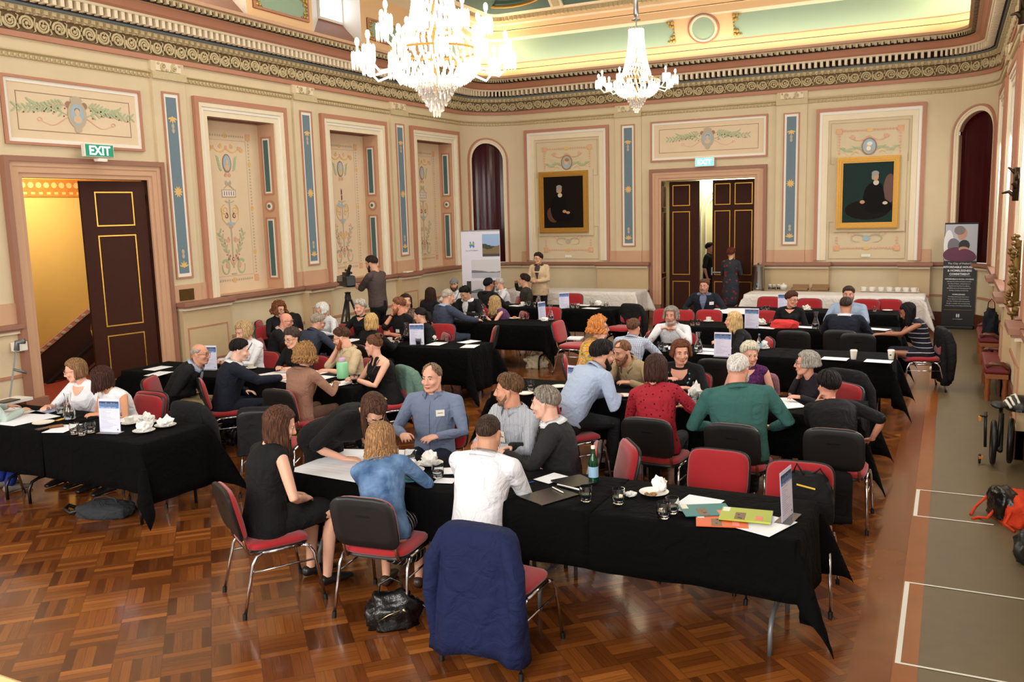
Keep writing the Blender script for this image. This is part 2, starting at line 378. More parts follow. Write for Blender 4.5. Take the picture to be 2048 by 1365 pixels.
# attic on the left with dormer windows
AW=lambda a,z,o:(XL+.15+o,a,z)
hol=[(10.5,11.95,5.96,7.0),(13.68,15.2,5.96,7.0)]
mb=wallplane(AW,Y0,YS-1.5,5.86,7.0,hol,mi=0)
for a0,a1,z0,z1 in hol:
    c0,c1,zb=a0+.75,a1+.0,6.42
    P=lambda a,z,d:(XL+.15-d,a,z)
    mb.quad(P(a0,z0,0),P(a1,z0,0),P(c1,zb,.45),P(c0,zb,.45),1)
    mb.quad(P(a1,z0,0),P(a1,7.0,0),P(c1,7.0,.45),P(c1,zb,.45),2)
    mb.quad(P(a0,z0,0),P(a0,7.0,0),P(c0,7.0,.45),P(c0,zb,.45),2)
mb.quad(AW(Y0,7,0),AW(YS-1.5,7,0),AW(YS-1.5,7.3,.5),AW(Y0,7.3,.5),3)
struct(mb.build('wall_attic_left',[peach,mauve,white,cream2]))
for k,(a0,a1,z0,z1) in enumerate(hol):
    mb=MB(); f=lambda a,z,o:(XL-.30+o,a,z); mb.frame(f,a0+.74,a1+.02,6.42,6.98,.05,0,.03,0)
    w_=struct(mb.build('window_%d'%(k+1),[white])); mb=MB(); mb.quad(f(a0+.75,6.43,.01),f(a1,6.43,.01),f(a1,6.97,.01),f(a0+.75,6.97,.01)); 
    mb.build('daylight_pane',mat('bright_window_pane',(235,240,255),.3,emit=2.2),w_)
# green attic panels with gilded corner leaves
def leafcorner(mb,W,a,z,sa,sz,mi,r=.05):
    for (x,y,q) in ((.03,.03,1),(.10,.03,.8),(.03,.11,.8),(.08,.10,.9),(.16,.02,.5),(.02,.18,.5)):
        c=Vector(W(a+sa*x,z+sz*y,.03)); mb.ell(c,(r*q,r*q,r*q),mi,7,5)
mb=MB()
for a0,a1 in ((12.1,13.55),(15.4,16.9)):
    mb.wbox(AW,a0,a1,6.14,6.56,-.005,.015,0); mb.frame(AW,a0,a1,6.14,6.56,.04,0,.04,1)
    for sa,a in ((1,a0+.04),(-1,a1-.04)):
        for sz,z in ((1,6.18),(-1,6.52)): leafcorner(mb,AW,a,z,sa,sz,2,.035)
GP=lambda a,z,o:(a,YB-(.19+(z-6.22)*.4375)-o*.92,z+o*.38)
for a0,a1 in ((-9.6,-5.72),(-4.42,-.3)):
    for sa,a in ((1,a0),(-1,a1)):
        if a in (-5.72,-4.42):
            for sz,z in ((1,6.25),(-1,6.68)): leafcorner(mb,GP,a,z,sa,sz,2,.045)
mb.wbox(GP,-5.72,-4.42,6.22,6.72,.0,.02,3)
mb.disc(GP,-5.07,6.47,.30,.27,.03,4,28); mb.disc(GP,-5.07,6.47,.25,.22,.034,0,28)
for i in range(28):
    t0,t1=2*PI*i/28,2*PI*(i+1)/28; mb.tube([GP(-5.07+.28*math.cos(t),6.47+.245*math.sin(t),.04) for t in (t0,t1)],.03,4,6,False)
    mb.tube([GP(-5.07+.34*math.cos(t),6.47+.29*math.sin(t),.03) for t in (t0,t1)],.018,1,5,False)
struct(mb.build('trim_8',[mint,salmon,mat('gold_leaf_relief',(196,158,84),.4,metal=.4),peach,cream2]))
# ceiling
mb=MB(); mb.quad((XL+2,2,7.9),(XR-2,2,7.9),(XR-2,YB-2,7.9),(XL+2,YB-2,7.9)); mb.quad((XL-.2,2,7.88),(XL+2.2,2,7.88),(XL+2.2,17.7,7.88),(XL-.2,17.7,7.88)); mb.quad((XR+.2,2,7.88),(XR-2.2,2,7.88),(XR-2.2,17.7,7.88),(XR+.2,17.7,7.88)); struct(mb.build('ceiling',tealc,fix=False))
mb=MB()
# ribs and oval mouldings on the cove
CVf=lambda a,q,o=0:(a,YB-(.9+.7*q),7.24+.55*q-o)
mb.wbox(lambda a,z,o:CVf(a,z,o),-9.0+.55,-8.15,0,1,-.02,.05,0)
mb.wbox(lambda a,z,o:CVf(a,z,o),-8.38,-8.22,.1,.9,.05,.07,1)
mb.tube([CVf(-9.35-.9*math.cos(t*PI/12),.25+.7*math.sin(t*PI/12)*0+.35*(1-math.sin(t*PI/12)),.04) for t in range(13)],.035,2,6)
struct(mb.build('trim_9',[cream2,goldr,gold]))
# ---- pilasters, blue panels, frieze blocks, salmon band, dado
def palmette(mb,W,a,z,r,mi,full=False,up=1,o=.02):
    n=10 if full else 5
    for i in range(n):
        an=(2*PI*i/n) if full else PI*(i+.5)/n*up
        mb.disc(W,a+math.cos(an)*r*.55,z+math.sin(an)*r*.55,r*.5,r*.17,o,mi,8,an)
    mb.disc(W,a,z,r*.2,r*.2,o+.001,mi,8)
def scrollblock(mb,W,a0,a1,z0,z1,o,mi):
    cz=(z0+z1)/2
    for sg in (-1,1):
        ca=(a0+a1)/2+sg*(a1-a0)*.24; rr=(z1-z0)*.46
        mb.tube([W(ca+rr*(1-.65*q/14)*math.cos(sg*(PI*.5+q*.42)),cz+rr*(1-.65*q/14)*math.sin(sg*(PI*.5+q*.42)),o) for q in range(15)],[.019-.0007*q for q in range(15)],mi,5)
        mb.ell(Vector(W(ca,cz,o)),(.02,)*3,mi,6,4); mb.ell(Vector(W(ca+sg*.1,cz+.04,o)),(.02,)*3,mi,6,4); mb.ell(Vector(W(ca-sg*.06,cz-.05,o)),(.022,)*3,mi,6,4)
PILm=[cream,salmon,white,bluep,goldp,goldr,cream2,salmon2,greyp]
def pilaster(W,ac,nm,w=.32,zt=4.74):
    mb=MB(); mb.wbox(W,ac-w,ac+w,1.6,4.74,0,.05,0); mb.wbox(W,ac-w,ac+w,4.85,5.0,0,.05,0)
    mb.wbox(W,ac-w-.01,ac+w+.01,4.735,4.845,.02,.09,5)
    mb.wbox(W,ac-w,ac+w,1.33,1.6,0,.06,7)
    mb.frame(W,ac-.17,ac+.17,1.7,4.56,.026,.05,.075,1); mb.wbox(W,ac-.145,ac+.145,1.725,4.535,.05,.06,2); mb.wbox(W,ac-.10,ac+.10,1.78,4.48,.06,.064,3)
    palmette(mb,W,ac,4.18,.09,4,up=-1,o=.067); palmette(mb,W,ac,3.05,.085,4,True,o=.067); palmette(mb,W,ac,1.88,.09,4,up=1,o=.067)
    for z in (4.05,3.98,2.05,2.12): mb.disc(W,ac,z,.03,.04,.067,8,8)
    mb.wbox(W,ac-.24,ac+.24,4.86,4.99,.05,.075,6); scrollblock(mb,W,ac-.22,ac+.22,4.86,4.99,.085,5)
    struct(mb.build(nm,PILm))
for i,(W,ac) in enumerate(((LW,10.23),(LW,13.43),(LW,16.58),(BW,-6.92),(BW,-3.20),(RW,10.23),(RW,13.43),(RW,16.58))): pilaster(W,ac,'trim_%d'%(10+i))
# bay frames
def bayframe(mb,W,f,o,zb=ZD):
    a0,a1=f; 
    mb.frame(W,a0,a1,zb,4.56,.08,0,.07,0,False)
    mb.frame(W,a0+.08,a1-.08,zb,4.48,.07,0,.055,1,False); mb.frame(W,a0+.15,a1-.15,zb,4.41,.05,0,.035,2,False); mb.frame(W,a0+.20,a1-.20,zb,4.36,.09,0,.02,1,False)
mb=MB()
for f,o in zip(BAYF,BAYO): bayframe(mb,LW,f,o)
for f in [(7.5,9.7)]+BAYF: bayframe(mb,RW,f,None)
for f in ((-9.63,-7.41),(-2.69,-.55)):
    a0,a1=f; mb.frame(BW,a0,a1,ZD+.04,4.59,.07,0,.07,0,False); mb.frame(BW,a0+.07,a1-.07,ZD+.04,4.52,.06,0,.05,2,False); mb.frame(BW,a0+.13,a1-.13,ZD+.04,4.46,.12,0,.03,1,False)
    mb.frame(BW,a0+.30,a1-.30,3.42,4.28,.012,0,.012,3); mb.frame(BW,a0+.30,a1-.30,1.40,2.2,.012,0,.012,3)
struct(mb.build('trim_18',[salmon,cream2,white,greyp]))
# panels in the bay reveals
mb=MB()
for k,(a,b) in enumerate(BAYO):
    f=lambda p,z,o,b=b:(XL-p,b-o,z)
    for z0,z1 in ((3.02,4.05),(1.5,2.62)):
        mb.frame(f,.08,.31,z0,z1,.03,0,.02,0); mb.wbox(f,.11,.28,z0+.03,z1-.03,0,.008,1); mb.wbox(f,.155,.26,z0+.06,z1-.06,.008,.012,2)
    mb.disc(f,.195,2.82,.105,.105,.012,0,20); mb.disc(f,.195,2.82,.08,.08,.016,3,20); mb.disc(f,.195,2.82,.062,.062,.02,1,20); mb.disc(f,.205,2.82,.035,.035,.024,2,16)
    g=lambda y,p,o:(XL-p,y,4.29-o); mb.frame(g,a+.05,b-.05,.06,.34,.03,0,.03,4)
struct(mb.build('trim_19',[salmon,white,tealp,salmon2,mauve]))
# salmon band and dado
mb=MB(); L=lambda *q:mb.wbox(LW,*q); Bk=lambda *q:mb.wbox(BW,*q)
for W,segs in ((LW,((Y0,7.43),(10.03,10.71),(12.9,13.89),(16.09,17.04))),(BW,((-9.78,-9.63),(-7.41,-6.41),(-3.71,-2.69),(-.55,-.36))),(RW,((4,7.5),(9.7,10.71),(12.9,13.89),(16.09,17.04)))):
    for a,b in segs: mb.wbox(W,a,b,ZD,1.6,0,.025,1)
def dadoseg(W,a,b,proj,panel=False,zt=ZD):
    o=(.16 if W is not RW else .10) if proj else .0
    if o: mb.wbox(W,a,b,0,1.2,0,o,0)
    mb.wbox(W,a-(.05 if proj else 0),b+(.05 if proj else 0),1.27,zt,-.05,o+.12,2); mb.wbox(W,a-(.03 if proj else 0),b+(.03 if proj else 0),1.24,1.27,0,o+.09,2); mb.wbox(W,a,b,1.20,1.24,0,o+.06,3)
    mb.wbox(W,a,b,0,.30,0,o+.03,4); mb.wbox(W,a,b,.62,.66,0,o+.02,5) if not panel else None
    if panel: mb.frame(W,a+.08,b-.08,.36,.92,.02,o,o+.012,5); mb.wbox(W,a+.1,b-.1,.38,.90,o,o+.004,6)
for a,b,p,q in ((Y0,7.43,0,0),(10.03,11.05,1,1),(11.05,13.1,0,0),(13.1,13.78,1,1),(13.78,16.25,0,0),(16.25,16.95,1,1),(16.95,YS,0,0)): dadoseg(LW,a,b,p,q)
for a,b,p,q in ((-9.78,-7.7,0,0),(-7.7,-6.41,1,0),(-3.71,-2.35,1,0),(-2.35,-.95,0,0),(-.95,-.36,1,0)): dadoseg(BW,a,b,p,q)
for a,b,p,q in ((4,9.9,0,0),(9.9,10.56,1,1),(10.56,13.1,0,0),(13.1,13.78,1,1),(13.78,16.25,0,0),(16.25,16.95,1,1),(16.95,YS,0,0)): dadoseg(RW,a,b,p,q)
for s0,s1 in ((YS,SB0),(SB1,SR0)):
    sweep(mb,[(.12,ZD,2),(.12,1.27,2),(.08,1.24,3),(.06,1.20,0),(0,1.19,0)],s0,s1); sweep(mb,[(0,ZD,2),(.12,ZD,2)],s0,s1); sweep(mb,[(0,.3,4),(.03,.3,4),(.03,0,4)],s0,s1); sweep(mb,[(0,.66,5),(.02,.66,5),(.02,.62,5),(0,.62,5)],s0,s1)
struct(mb.build('trim_20',[dado,salmon2,mauve,cream2,brownwood,salmon,dado]))
# over-door panels
def cartouche(mb,W,ac,zc,s=1):
    rnd=random.Random(3)
    for sg in (-1,1):
        for k in range(3):
            z0=zc+(-.02,.07,-.10)[k]*s; ln=(.78,.55,.45)[k]*s
            pts=[(ac+sg*(.16*s+ln*t),z0+.05*s*math.sin(t*5+k)+(.10,.05,-.05)[k]*s*t) for t in [i/10 for i in range(11)]]
            mb.ribbon(W,pts,.012,.006,(0,2,2)[k])
            if k<2:
                for i in range(1,11):
                    for u in (-1,1):
                        an=(0 if sg>0 else PI)+u*sg*.7; mb.disc(W,pts[i][0]+.05*s*math.cos(an),pts[i][1]+.05*s*math.sin(an),.055*s,.014*s,.006,0,8,an)
                    if i%2: mb.disc(W,pts[i][0]+.02,pts[i][1]-.05,.012,.012,.007,3,6)
            else:
                cx,cz=pts[-1]; mb.ribbon(W,[(cx+.04*math.cos(q*.6)*(1-q/14),cz+.04*math.sin(q*.6)*(1-q/14)) for q in range(12)],.012,.006,2)
    mb.disc(W,ac,zc,.155*s,.20*s,.008,1,24); mb.disc(W,ac,zc+.2*s,.10*s,.06*s,.008,1,12); mb.disc(W,ac,zc-.21*s,.06*s,.05*s,.008,1,12)
    for sg in (-1,1): mb.disc(W,ac+sg*.13*s,zc+.13*s,.05*s,.05*s,.009,4,12)
    mb.disc(W,ac,zc+.0*s,.105*s,.145*s,.011,5,24); mb.disc(W,ac,zc-.07*s,.07*s,.055*s,.013,6,16); mb.disc(W,ac,zc+.03*s,.038*s,.05*s,.014,6,16); mb.disc(W,ac,zc+.06*s,.045*s,.035*s,.013,4,12)
CART=[leafp,greyp,pinkp,redp,mat('painted_umber',(156,122,100),.8),skyp,mat('painted_flesh',(218,184,148),.8)]
for k,(W,a0,a1,z0,z1) in enumerate(((LW,7.5,9.68,3.64,4.52),(BW,-6.38,-3.71,3.66,4.58),(LW,4.2,6.9,3.64,4.52))):
    mb=MB(); mb.wbox(W,a0,a1,z0,z1,0,.008,0); mb.frame(W,a0,a1,z0,z1,.035,0,.045,1); mb.frame(W,a0+.035,a1-.035,z0+.035,z1-.035,.05,0,.02,2); mb.frame(W,a0+.2,a1-.2,z0+.19,z1-.19,.01,0,.012,3)
    struct(mb.build('trim_%d'%(21+k),[panelc,salmon,white,CART[4]]))
    if k<2:
        mb=MB(); W2=lambda a,z,o,W=W:W(a,z,o+.008); cartouche(mb,W2,(a0+a1)/2,(z0+z1)/2+.01,.95)
        struct(mb.build('trim_%d'%(24+k),CART))
mb=MB(); f=LW; mb.frame(f,4.4,7.0,1.7,3.4,.035,0,.045,0); mb.frame(f,4.435,6.965,1.735,3.365,.05,0,.02,1); struct(mb.build('trim_29',[salmon,white]))
# painted grotesque panels in the left bays
def grotesque(mb,W,ac,z0,z1,hw,var,lo=None,hi=None):
    H=z1-z0; zz=lambda t:z0+H*t
    G,Gr,P,D,U,S,F,O=0,1,2,3,4,5,6,7
    for a in (ac-hw,ac+hw):                                  # borders
        for i in range(int(H/.055)):
            z=z0+.1+i*.055
            if z<z1-.1: mb.disc(W,a,z,.022,.016,.004,Gr,6); 
        for t in (.2,.5,.8): mb.disc(W,a,zz(t),.04,.045,.005,O,10)
    for z in (z0+.05,z1-.05):
        for i in range(int((2*hw-.16)/.055)): mb.disc(W,ac-hw+.1+i*.055,z,.018,.022,.004,Gr,6)
        mb.disc(W,ac,z,.05,.045,.005,O,10)
        for a in (ac-hw,ac+hw):
            mb.wbox(W,a-.06,a+.06,z-.06,z+.06,.0,.004,P)
            for x,y in ((0,.032),(0,-.032),(.032,0),(-.032,0)): mb.disc(W,a+x,z+y,.02,.02,.006,O,8)
    mb.frame(W,ac-hw+.06,ac+hw-.06,z0+.12,z1-.12,.006,0,.003,Gr)
    def vine(pts,mi,w=.014): mb.ribbon(W,pts,w*1.7,.005,mi)
    def spiral(a,z,r,sg,mi,turn=1.6,st=PI/2,w=.014,n=16): vine([(a+r*(1-.8*i/n)*math.cos(st+sg*turn*2*PI*i/n),z+r*(1-.8*i/n)*math.sin(st+sg*turn*2*PI*i/n)) for i in range(n+1)],mi,w)
    def leaf(a,z,an,l,mi): mb.disc(W,a+math.cos(an)*l*.6,z+math.sin(an)*l*.6,l*.7,l*.24,.005,mi,8,an)
    t=.90
    for sg in (-1,1):                                        # swags at the head
        vine([(ac+sg*hw*.55*i/8,zz(t)-.07*math.sin(PI*i/8)) for i in range(9)],O,.02)
        mb.disc(W,ac+sg*hw*.55,zz(t)+.01,.03,.03,.006,P,10); spiral(ac+sg*hw*.68,zz(t)-.02,.05,sg,O)
        spiral(ac+sg*hw*.25,zz(t)+.03,.04,sg,O)
    mb.disc(W,ac,zz(t)+.01,.03,.035,.006,P,10)
    mz=zz(.80); mb.disc(W,ac,mz,.105,.16,.006,U,24); mb.disc(W,ac,mz,.085,.135,.008,S,24)
    fc=F if var%2==0 else O; mb.disc(W,ac,mz-.07,.055,.05,.010,fc,14); mb.disc(W,ac,mz+.02,.032,.045,.011,F,14); mb.disc(W,ac,mz+.045,.036,.03,.0105,Gr if var%2==0 else O,12)
    for sg in (-1,1):
        for i in range(6): leaf(ac+sg*(.13+.01*i),mz-.13+.04*i,(PI/2-sg*.9),.07,G)
        spiral(ac+sg*.05,mz-.20,.035,sg,P)
    if var%2==0:
        z=zz(.60)
        mb.wbox(W,ac-.17,ac+.17,z-.07,z+.07,0,.006,Gr); mb.wbox(W,ac-.145,ac+.145,z-.05,z+.05,.006,.008,8)
        for i in range(5): mb.wbox(W,ac-.11+.055*i-.008,ac-.11+.055*i+.008,z-.035,z+.02,.008,.010,D); mb.disc(W,ac-.11+.055*i,z+.03,.009,.012,.010,D,8)
        for sg in (-1,1): vine([(ac,z+.17),(ac+sg*.06,z+.12),(ac+sg*.13,z+.07)],Gr,.02); spiral(ac+sg*.035,z+.18,.035,-sg,Gr)
    else:
        z=zz(.60); mb.wbox(W,ac-.018,ac+.018,z-.12,z+.12,0,.006,D); mb.wbox(W,ac-.028,ac+.028,z+.09,z+.12,0,.008,Gr); mb.wbox(W,ac-.024,ac+.024,z-.02,z+.0,0,.008,S)
        vine([(ac-.14+.28*i/10,z-.19-.05*math.sin(PI*i/10)) for i in range(11)],S,.05)
    vine([(ac,zz(.56)),(ac,zz(.10))],Gr,.018)
    for sg in (-1,1):
        spiral(ac+sg*.12,zz(.49),.09,-sg,O); spiral(ac+sg*.10,zz(.45),.05,sg,D if var%2==0 else P,1.0); vine([(ac+sg*.2,zz(.5)),(ac+sg*.19,zz(.43)),(ac+sg*.06,zz(.38))],O)
        mb.disc(W,ac+sg*.06,zz(.545),.06,.012,.005,G,10,sg*.3)
        for i in range(9):
            leaf(ac+sg*(.12+.02*i),zz(.19+.018*i),PI/2-sg*(.9 if i%2 else -.4),.08,G if var%2==0 else (G,Gr,P)[i%3])
        vine([(ac+sg*.02,zz(.12)),(ac+sg*.12,zz(.2)),(ac+sg*.22,zz(.33))],P); spiral(ac+sg*.10,zz(.29),.05,sg,P)
        c=[(ac+sg*(.19+.085*math.cos(q*PI/9)),zz(.11)+.12*math.sin(q*PI/9)) for q in range(2,20)]
        mb.ribbon(W,c,.05,.005,G if var%2==0 else Gr); mb.disc(W,ac+sg*.15,zz(.12),.035,.05,.006,P,10); leaf(ac+sg*.13,zz(.15),PI/2+sg*.6,.1,U)
        for q in (.17,.25,.33): mb.disc(W,ac+sg*(.1+q*.3),zz(q+.02),.011,.011,.006,D,6)
    mb.disc(W,ac,zz(.40),.10,.022,.007,S,14); mb.disc(W,ac,zz(.38),.05,.035,.006,Gr,10); mb.disc(W,ac,zz(.16),.03,.03,.007,D,12); mb.disc(W,ac,zz(.16),.016,.016,.009,8,10)
    if var%2: mb.disc(W,ac,zz(.27),.09,.07,.006,O,12); 
    mb.wbox(W,ac-.06,ac+.06,zz(.055),zz(.065),0,.006,Gr)
GM=[leafp,greyp,pinkp,redp,CART[4],skyp,CART[6],goldp,white]
for k,(a,b) in enumerate(BAYO):
    mb=MB(); grotesque(mb,lambda y,z,o:(XL-.38+o,y,z),(a+b)/2-.02,1.50,4.08,.55,k); struct(mb.build('trim_%d'%(30+k),GM))
for k,(ac,) in enumerate(((-8.51,),(-1.62,))):
    mb=MB(); W=lambda a,z,o:(a,YB-.012-o,z); hw=.60
    for z in (4.10,1.63):
        for i in range(18): mb.disc(W,ac-hw+.1+i*.06,z,.022,.025,.004,2,6)
        mb.disc(W,ac,z,.06,.04,.005,7,10)
        for a in (ac-hw,ac+hw): 
            mb.wbox(W,a-.06,a+.06,z-.06,z+.06,0,.004,2)
            for x,y in ((0,.03),(0,-.03),(.03,0),(-.03,0)): mb.disc(W,a+x,z+y,.02,.02,.006,7,8)
    for a in (ac-hw,ac+hw):
        for i in range(8): mb.disc(W,a,4.0-i*.06,.025,.02,.004,2,6)
        for i in range(3): mb.disc(W,a,1.74+i*.06,.025,.02,.004,2,6)
    mb.disc(W,ac,3.76,.15,.18,.006,4,24); mb.disc(W,ac,3.76,.125,.155,.008,5 if k else 1,24); mb.disc(W,ac-.01,3.77,.05,.065,.011,6,14); mb.disc(W,ac,3.68,.09,.05,.010,1 if k else 5,14); mb.disc(W,ac+.01,3.82,.055,.04,.012,8 if k else 4,12)
    if k: mb.disc(W,ac-.01,3.72,.045,.045,.012,8,12)
    for sg in (-1,1):
        mb.ribbon(W,[(ac+sg*i*.05,3.98-.09*math.sin(i/8*PI)) for i in range(9)],.03,.005,2); mb.disc(W,ac+sg*.33,3.97,.045,.045,.007,2,10)
        for i in range(8): an=PI/2-sg*(1.2+.3*(i%2)); mb.disc(W,ac+sg*(.18+.05*i),3.72+.04*math.sin(i),.06,.016,.006,0,8,an)
        mb.ribbon(W,[(ac+sg*(.2+.04*i),3.62+.05*math.sin(i)) for i in range(9)],.012,.005,7)
        mb.ribbon(W,[(ac+sg*(.04+.13*(1-math.cos(i*.42))),1.84+.08*math.sin(i*.42)) for i in range(13)],.03,.005,1)
        mb.ribbon(W,[(ac+sg*(.3+.08*math.cos(i*.5)*(1-i/16)),1.92+.08*math.sin(i*.5)*(1-i/16)) for i in range(14)],.02,.005,2)
    mb.disc(W,ac,1.84,.07,.06,.006,5 if k else 1,14)
    struct(mb.build('trim_%d'%(26+k),GM))
    mb=MB(); mb.wbox(W,ac-.09,ac+.09,1.44,1.50,0,.012,0); tag(mb.build('caption_plate',white),'small white caption plate below the %s portrait'%('right' if k else 'left'),'plaque')
# left doorway: architrave, leaf, stair hall
def architrave(W,a0,a1,z1,wd,nm,base):
    mb=MB()
    for d0,d1,o,mi in ((0,.06,.03,0),(.06,.14,.055,0),(.14,.20,.07,0),(.20,wd,.10,1)):
        mb.wbox(W,a0-d1,a0-d0,.32,z1+d1,0,o,mi); mb.wbox(W,a1+d0,a1+d1,.32,z1+d1,0,o,mi); mb.wbox(W,a0-d0,a1+d0,z1+d0,z1+d1,0,o,mi)
    for a in (a0-wd,a1): mb.wbox(W,a-.005,a+wd+.005,0,.32,0,.11,2)
    struct(mb.build(nm,[salmon2,mauve,mauve]))
architrave(LW,7.66,9.70,3.22,.27,'trim_33',0); architrave(BW,-6.13,-3.98,3.22,.27,'trim_34',0)
def leafmesh(w,h,rows,cols,mats_,gl,nm,parent,loc,rz,extras=True):
    mb=MB(); mb.box((0,-.022,.01),(w,.022,h),0)
    for z0,z1 in rows:
        for x0,x1 in cols:
            for sy in (-1,1):
                f=lambda a,z,o,sy=sy:(a,sy*(.022+o),z)
                mb.frame(f,x0,x1,z0,z1,.018,0,.008,1); mb.wbox(f,x0+.04,x1-.04,z0+.04,z1-.04,-.005,.003,0)
    o=mb.build(nm,mats_,parent,loc=loc); o.rotation_euler=(0,0,rz); return o
brass=mat('brass',(186,140,60),.35,metal=.9)
d1=struct(empty('door_1',(XL-.06,9.68,0)))
lf=leafmesh(.98,3.2,((.28,.95),(1.08,2.42),(2.55,3.05)),((.2,.78),),[darkwood,brass],None,'door_leaf',d1,(0,0,0),R(-90-12))
mb=MB(); [mb.box((-.01,-.05,z),(.05,-.02,z+.12)) for z in (.6,1.25,2.1,2.9)]; mb.build('hinge',brass,lf)
mb=MB(); mb.tube([(.95,-.06,.95),(.95,-.1,1.05),(.95,-.06,1.15)],.012,n=6); mb.build('door_handle',brass,lf)
lf=leafmesh(1.0,3.2,((.28,.95),(1.08,2.42),(2.55,3.05)),((.2,.8),),[darkwood,brass],None,'door_leaf',d1,(-.02,-2.0,0),R(180+8))
mb=MB(); mb.box((0,7.66,3.14),(.1,9.7,3.2)); 
d2=struct(empty('door_2',(-5.05,YB+.38,0)))
leafmesh(.72,3.2,((.15,.85),(1.0,2.5),(2.63,3.12)),((.08,.5),),[darkwood,brass],None,'door_leaf',d2,(-1.0,.02,0),0)
lf=leafmesh(.98,3.2,((.15,.85),(1.0,2.5),(2.63,3.12)),((.05,.42),(.52,.93)),[darkwood,brass],None,'door_leaf',d2,(.03,.04,0),R(-3))
mb=MB(); mb.box((.02,-.10,1.05),(.5,-.08,1.08)); mb.box((.0,-.10,1.0),(.03,-.02,1.18)); mb.build('door_handle',steel,lf)
mb=MB(); [mb.frame(lambda a,z,o:(-1.07+o,.0-a,z),.04,.34,z0,z1,.02,0,.015,0) for z0,z1 in ((.2,.95),(1.05,2.5),(2.6,3.1))]; mb.box((-1.09,-.38,0),(-1.075,.0,3.2),1); mb.build('door_reveal_panel',[mauve,darkwood],d2)
# stair hall behind left door
yel=mat('yellow_wall',(226,182,96),.7,var=.04); orng=mat('orange_frieze',(206,122,40),.7,var=.35,vscale=14)
mb=MB(); X=-13.4; mb.quad((X,4,-2),(X,14,-2),(X,14,5),(X,4,5),0); mb.quad((X,13.5,-2),(XL-.5,13.5,-2),(XL-.5,13.5,3.9),(X,13.5,3.9),0); mb.quad((X,4,3.9),(X,13.5,3.9),(XL-.5,13.5,3.9),(XL-.5,4,3.9),0); mb.quad((XL-.5,4,3.9),(XL-.5,10.6,3.9),(XL-.1,10.6,3.9),(XL-.1,4,3.9),0); mb.quad((XL-.5,10.6,-2),(XL-.1,10.6,-2),(XL-.1,10.6,3.9),(XL-.5,10.6,3.9),0); mb.quad((XL-.5,10.6,-2),(XL-.5,13.5,-2),(XL-.5,13.5,3.9),(XL-.5,10.6,3.9),0)
mb.quad((X,4,-2),(XL-.2,4,-2),(XL-.2,4,5),(X,4,5),0)
mb.box((X,4,3.05),(X+.02,14,3.34),1); 
for i in range(70): mb.disc(lambda a,z,o:(X+.025+o,a,z),4.1+i*.14,3.24,.055,.05,.001,2,8); mb.wbox(lambda a,z,o:(X+.02+o,a,z),4.1+i*.14,4.17+i*.14,3.09,3.13,0,.003,2)
struct(mb.build('wall_stair_hall',[yel,orng,goldp]))
mb=MB(); mb.quad((X,4,0),(X,13.5,0),(XL-.5,13.5,0),(XL-.5,4,0)); mb.quad((XL-.5,4,0),(XL-.5,10.6,0),(XL-.1,10.6,0),(XL-.1,4,0)); struct(mb.build('floor_stair_hall',mat('red_patterned_carpet',(140,48,22),.9,var=.6,vscale=18)))
# raked skirting and balustrade side of the stair
sl=(1.43-.58)/(10.88-9.42)
mb=MB(); f=lambda y,d,x:(x,y,.58+sl*(y-9.42)+d)
def rake(y0,y1,d0,d1,x0,x1,mi): mb.add([f(y,d,x) for x in (x0,x1) for d in (d0,d1) for y in (y0,y1)],[(0,2,3,1),(4,5,7,6),(0,1,5,4),(2,6,7,3),(0,4,6,2),(1,3,7,5)],mi)
rake(8.4,13.5,-.09,0,X+.02,X+.05,0); rake(8.4,13.5,-1.6,-.09,X+.02,X+.04,1)
for i in range(34): y=8.6+i*.14; mb.ell(f(y,-.045,X+.055),(.006,.05,.03),2,8,5)
rake(9.4,13,-.62,-.56,X+.12,X+.18,3); rake(9.4,13,-.9,-.86,X+.2,X+.22,4)
struct(mb.build('trim_35',[salmon,mat('dark_stair_panel',(52,36,34),.4),greyp,black,steel]))
mb=MB(); mb.wbox(lambda a,z,o:(X+.005+o,a,z),10.47,10.66,1.72,1.96,0,.01,0); mb.wbox(lambda a,z,o:(X+.017+o,a,z),10.5,10.63,1.90,1.92,0,.002,1); mb.add([(X+.018,10.52,1.80),(X+.018,10.54,1.79),(X+.018,10.61,1.86),(X+.018,10.60,1.87)],[(0,1,2,3)],1)
tag(mb.build('stair_notice',[white,black]),'small white notice on the yellow stair wall','sign')
# corridor behind back door
mb=MB(); mb.quad((-8,22.6,0),(-2,22.6,0),(-2,22.6,4),(-8,22.6,4)); mb.quad((-8,20.8,0),(-8,22.6,0),(-8,22.6,4),(-8,20.8,4)); mb.quad((-2,20.8,0),(-2,22.6,0),(-2,22.6,4),(-2,20.8,4)); mb.quad((-8,20.8,3.9),(-2,20.8,3.9),(-2,22.6,3.9),(-8,22.6,3.9))
for d in (0,.12): mb.tube([(-5.75+d,22.58,0),(-5.75+d,22.58,2.4)]+[(-5.1-(.65-d)*math.cos(q*PI/10),22.58,2.4+(.65-d)*math.sin(q*PI/10)) for q in range(11)]+[(-4.45-d,22.58,0)],.02,1,5)
struct(mb.build('wall_corridor',[mat('pale_yellow_wall',(236,226,176),.7),white]))
mb=MB(); mb.quad((-8,20.8,.002),(-2,20.8,.002),(-2,22.6,.002),(-8,22.6,.002)); struct(mb.build('floor_corridor',brownwood))
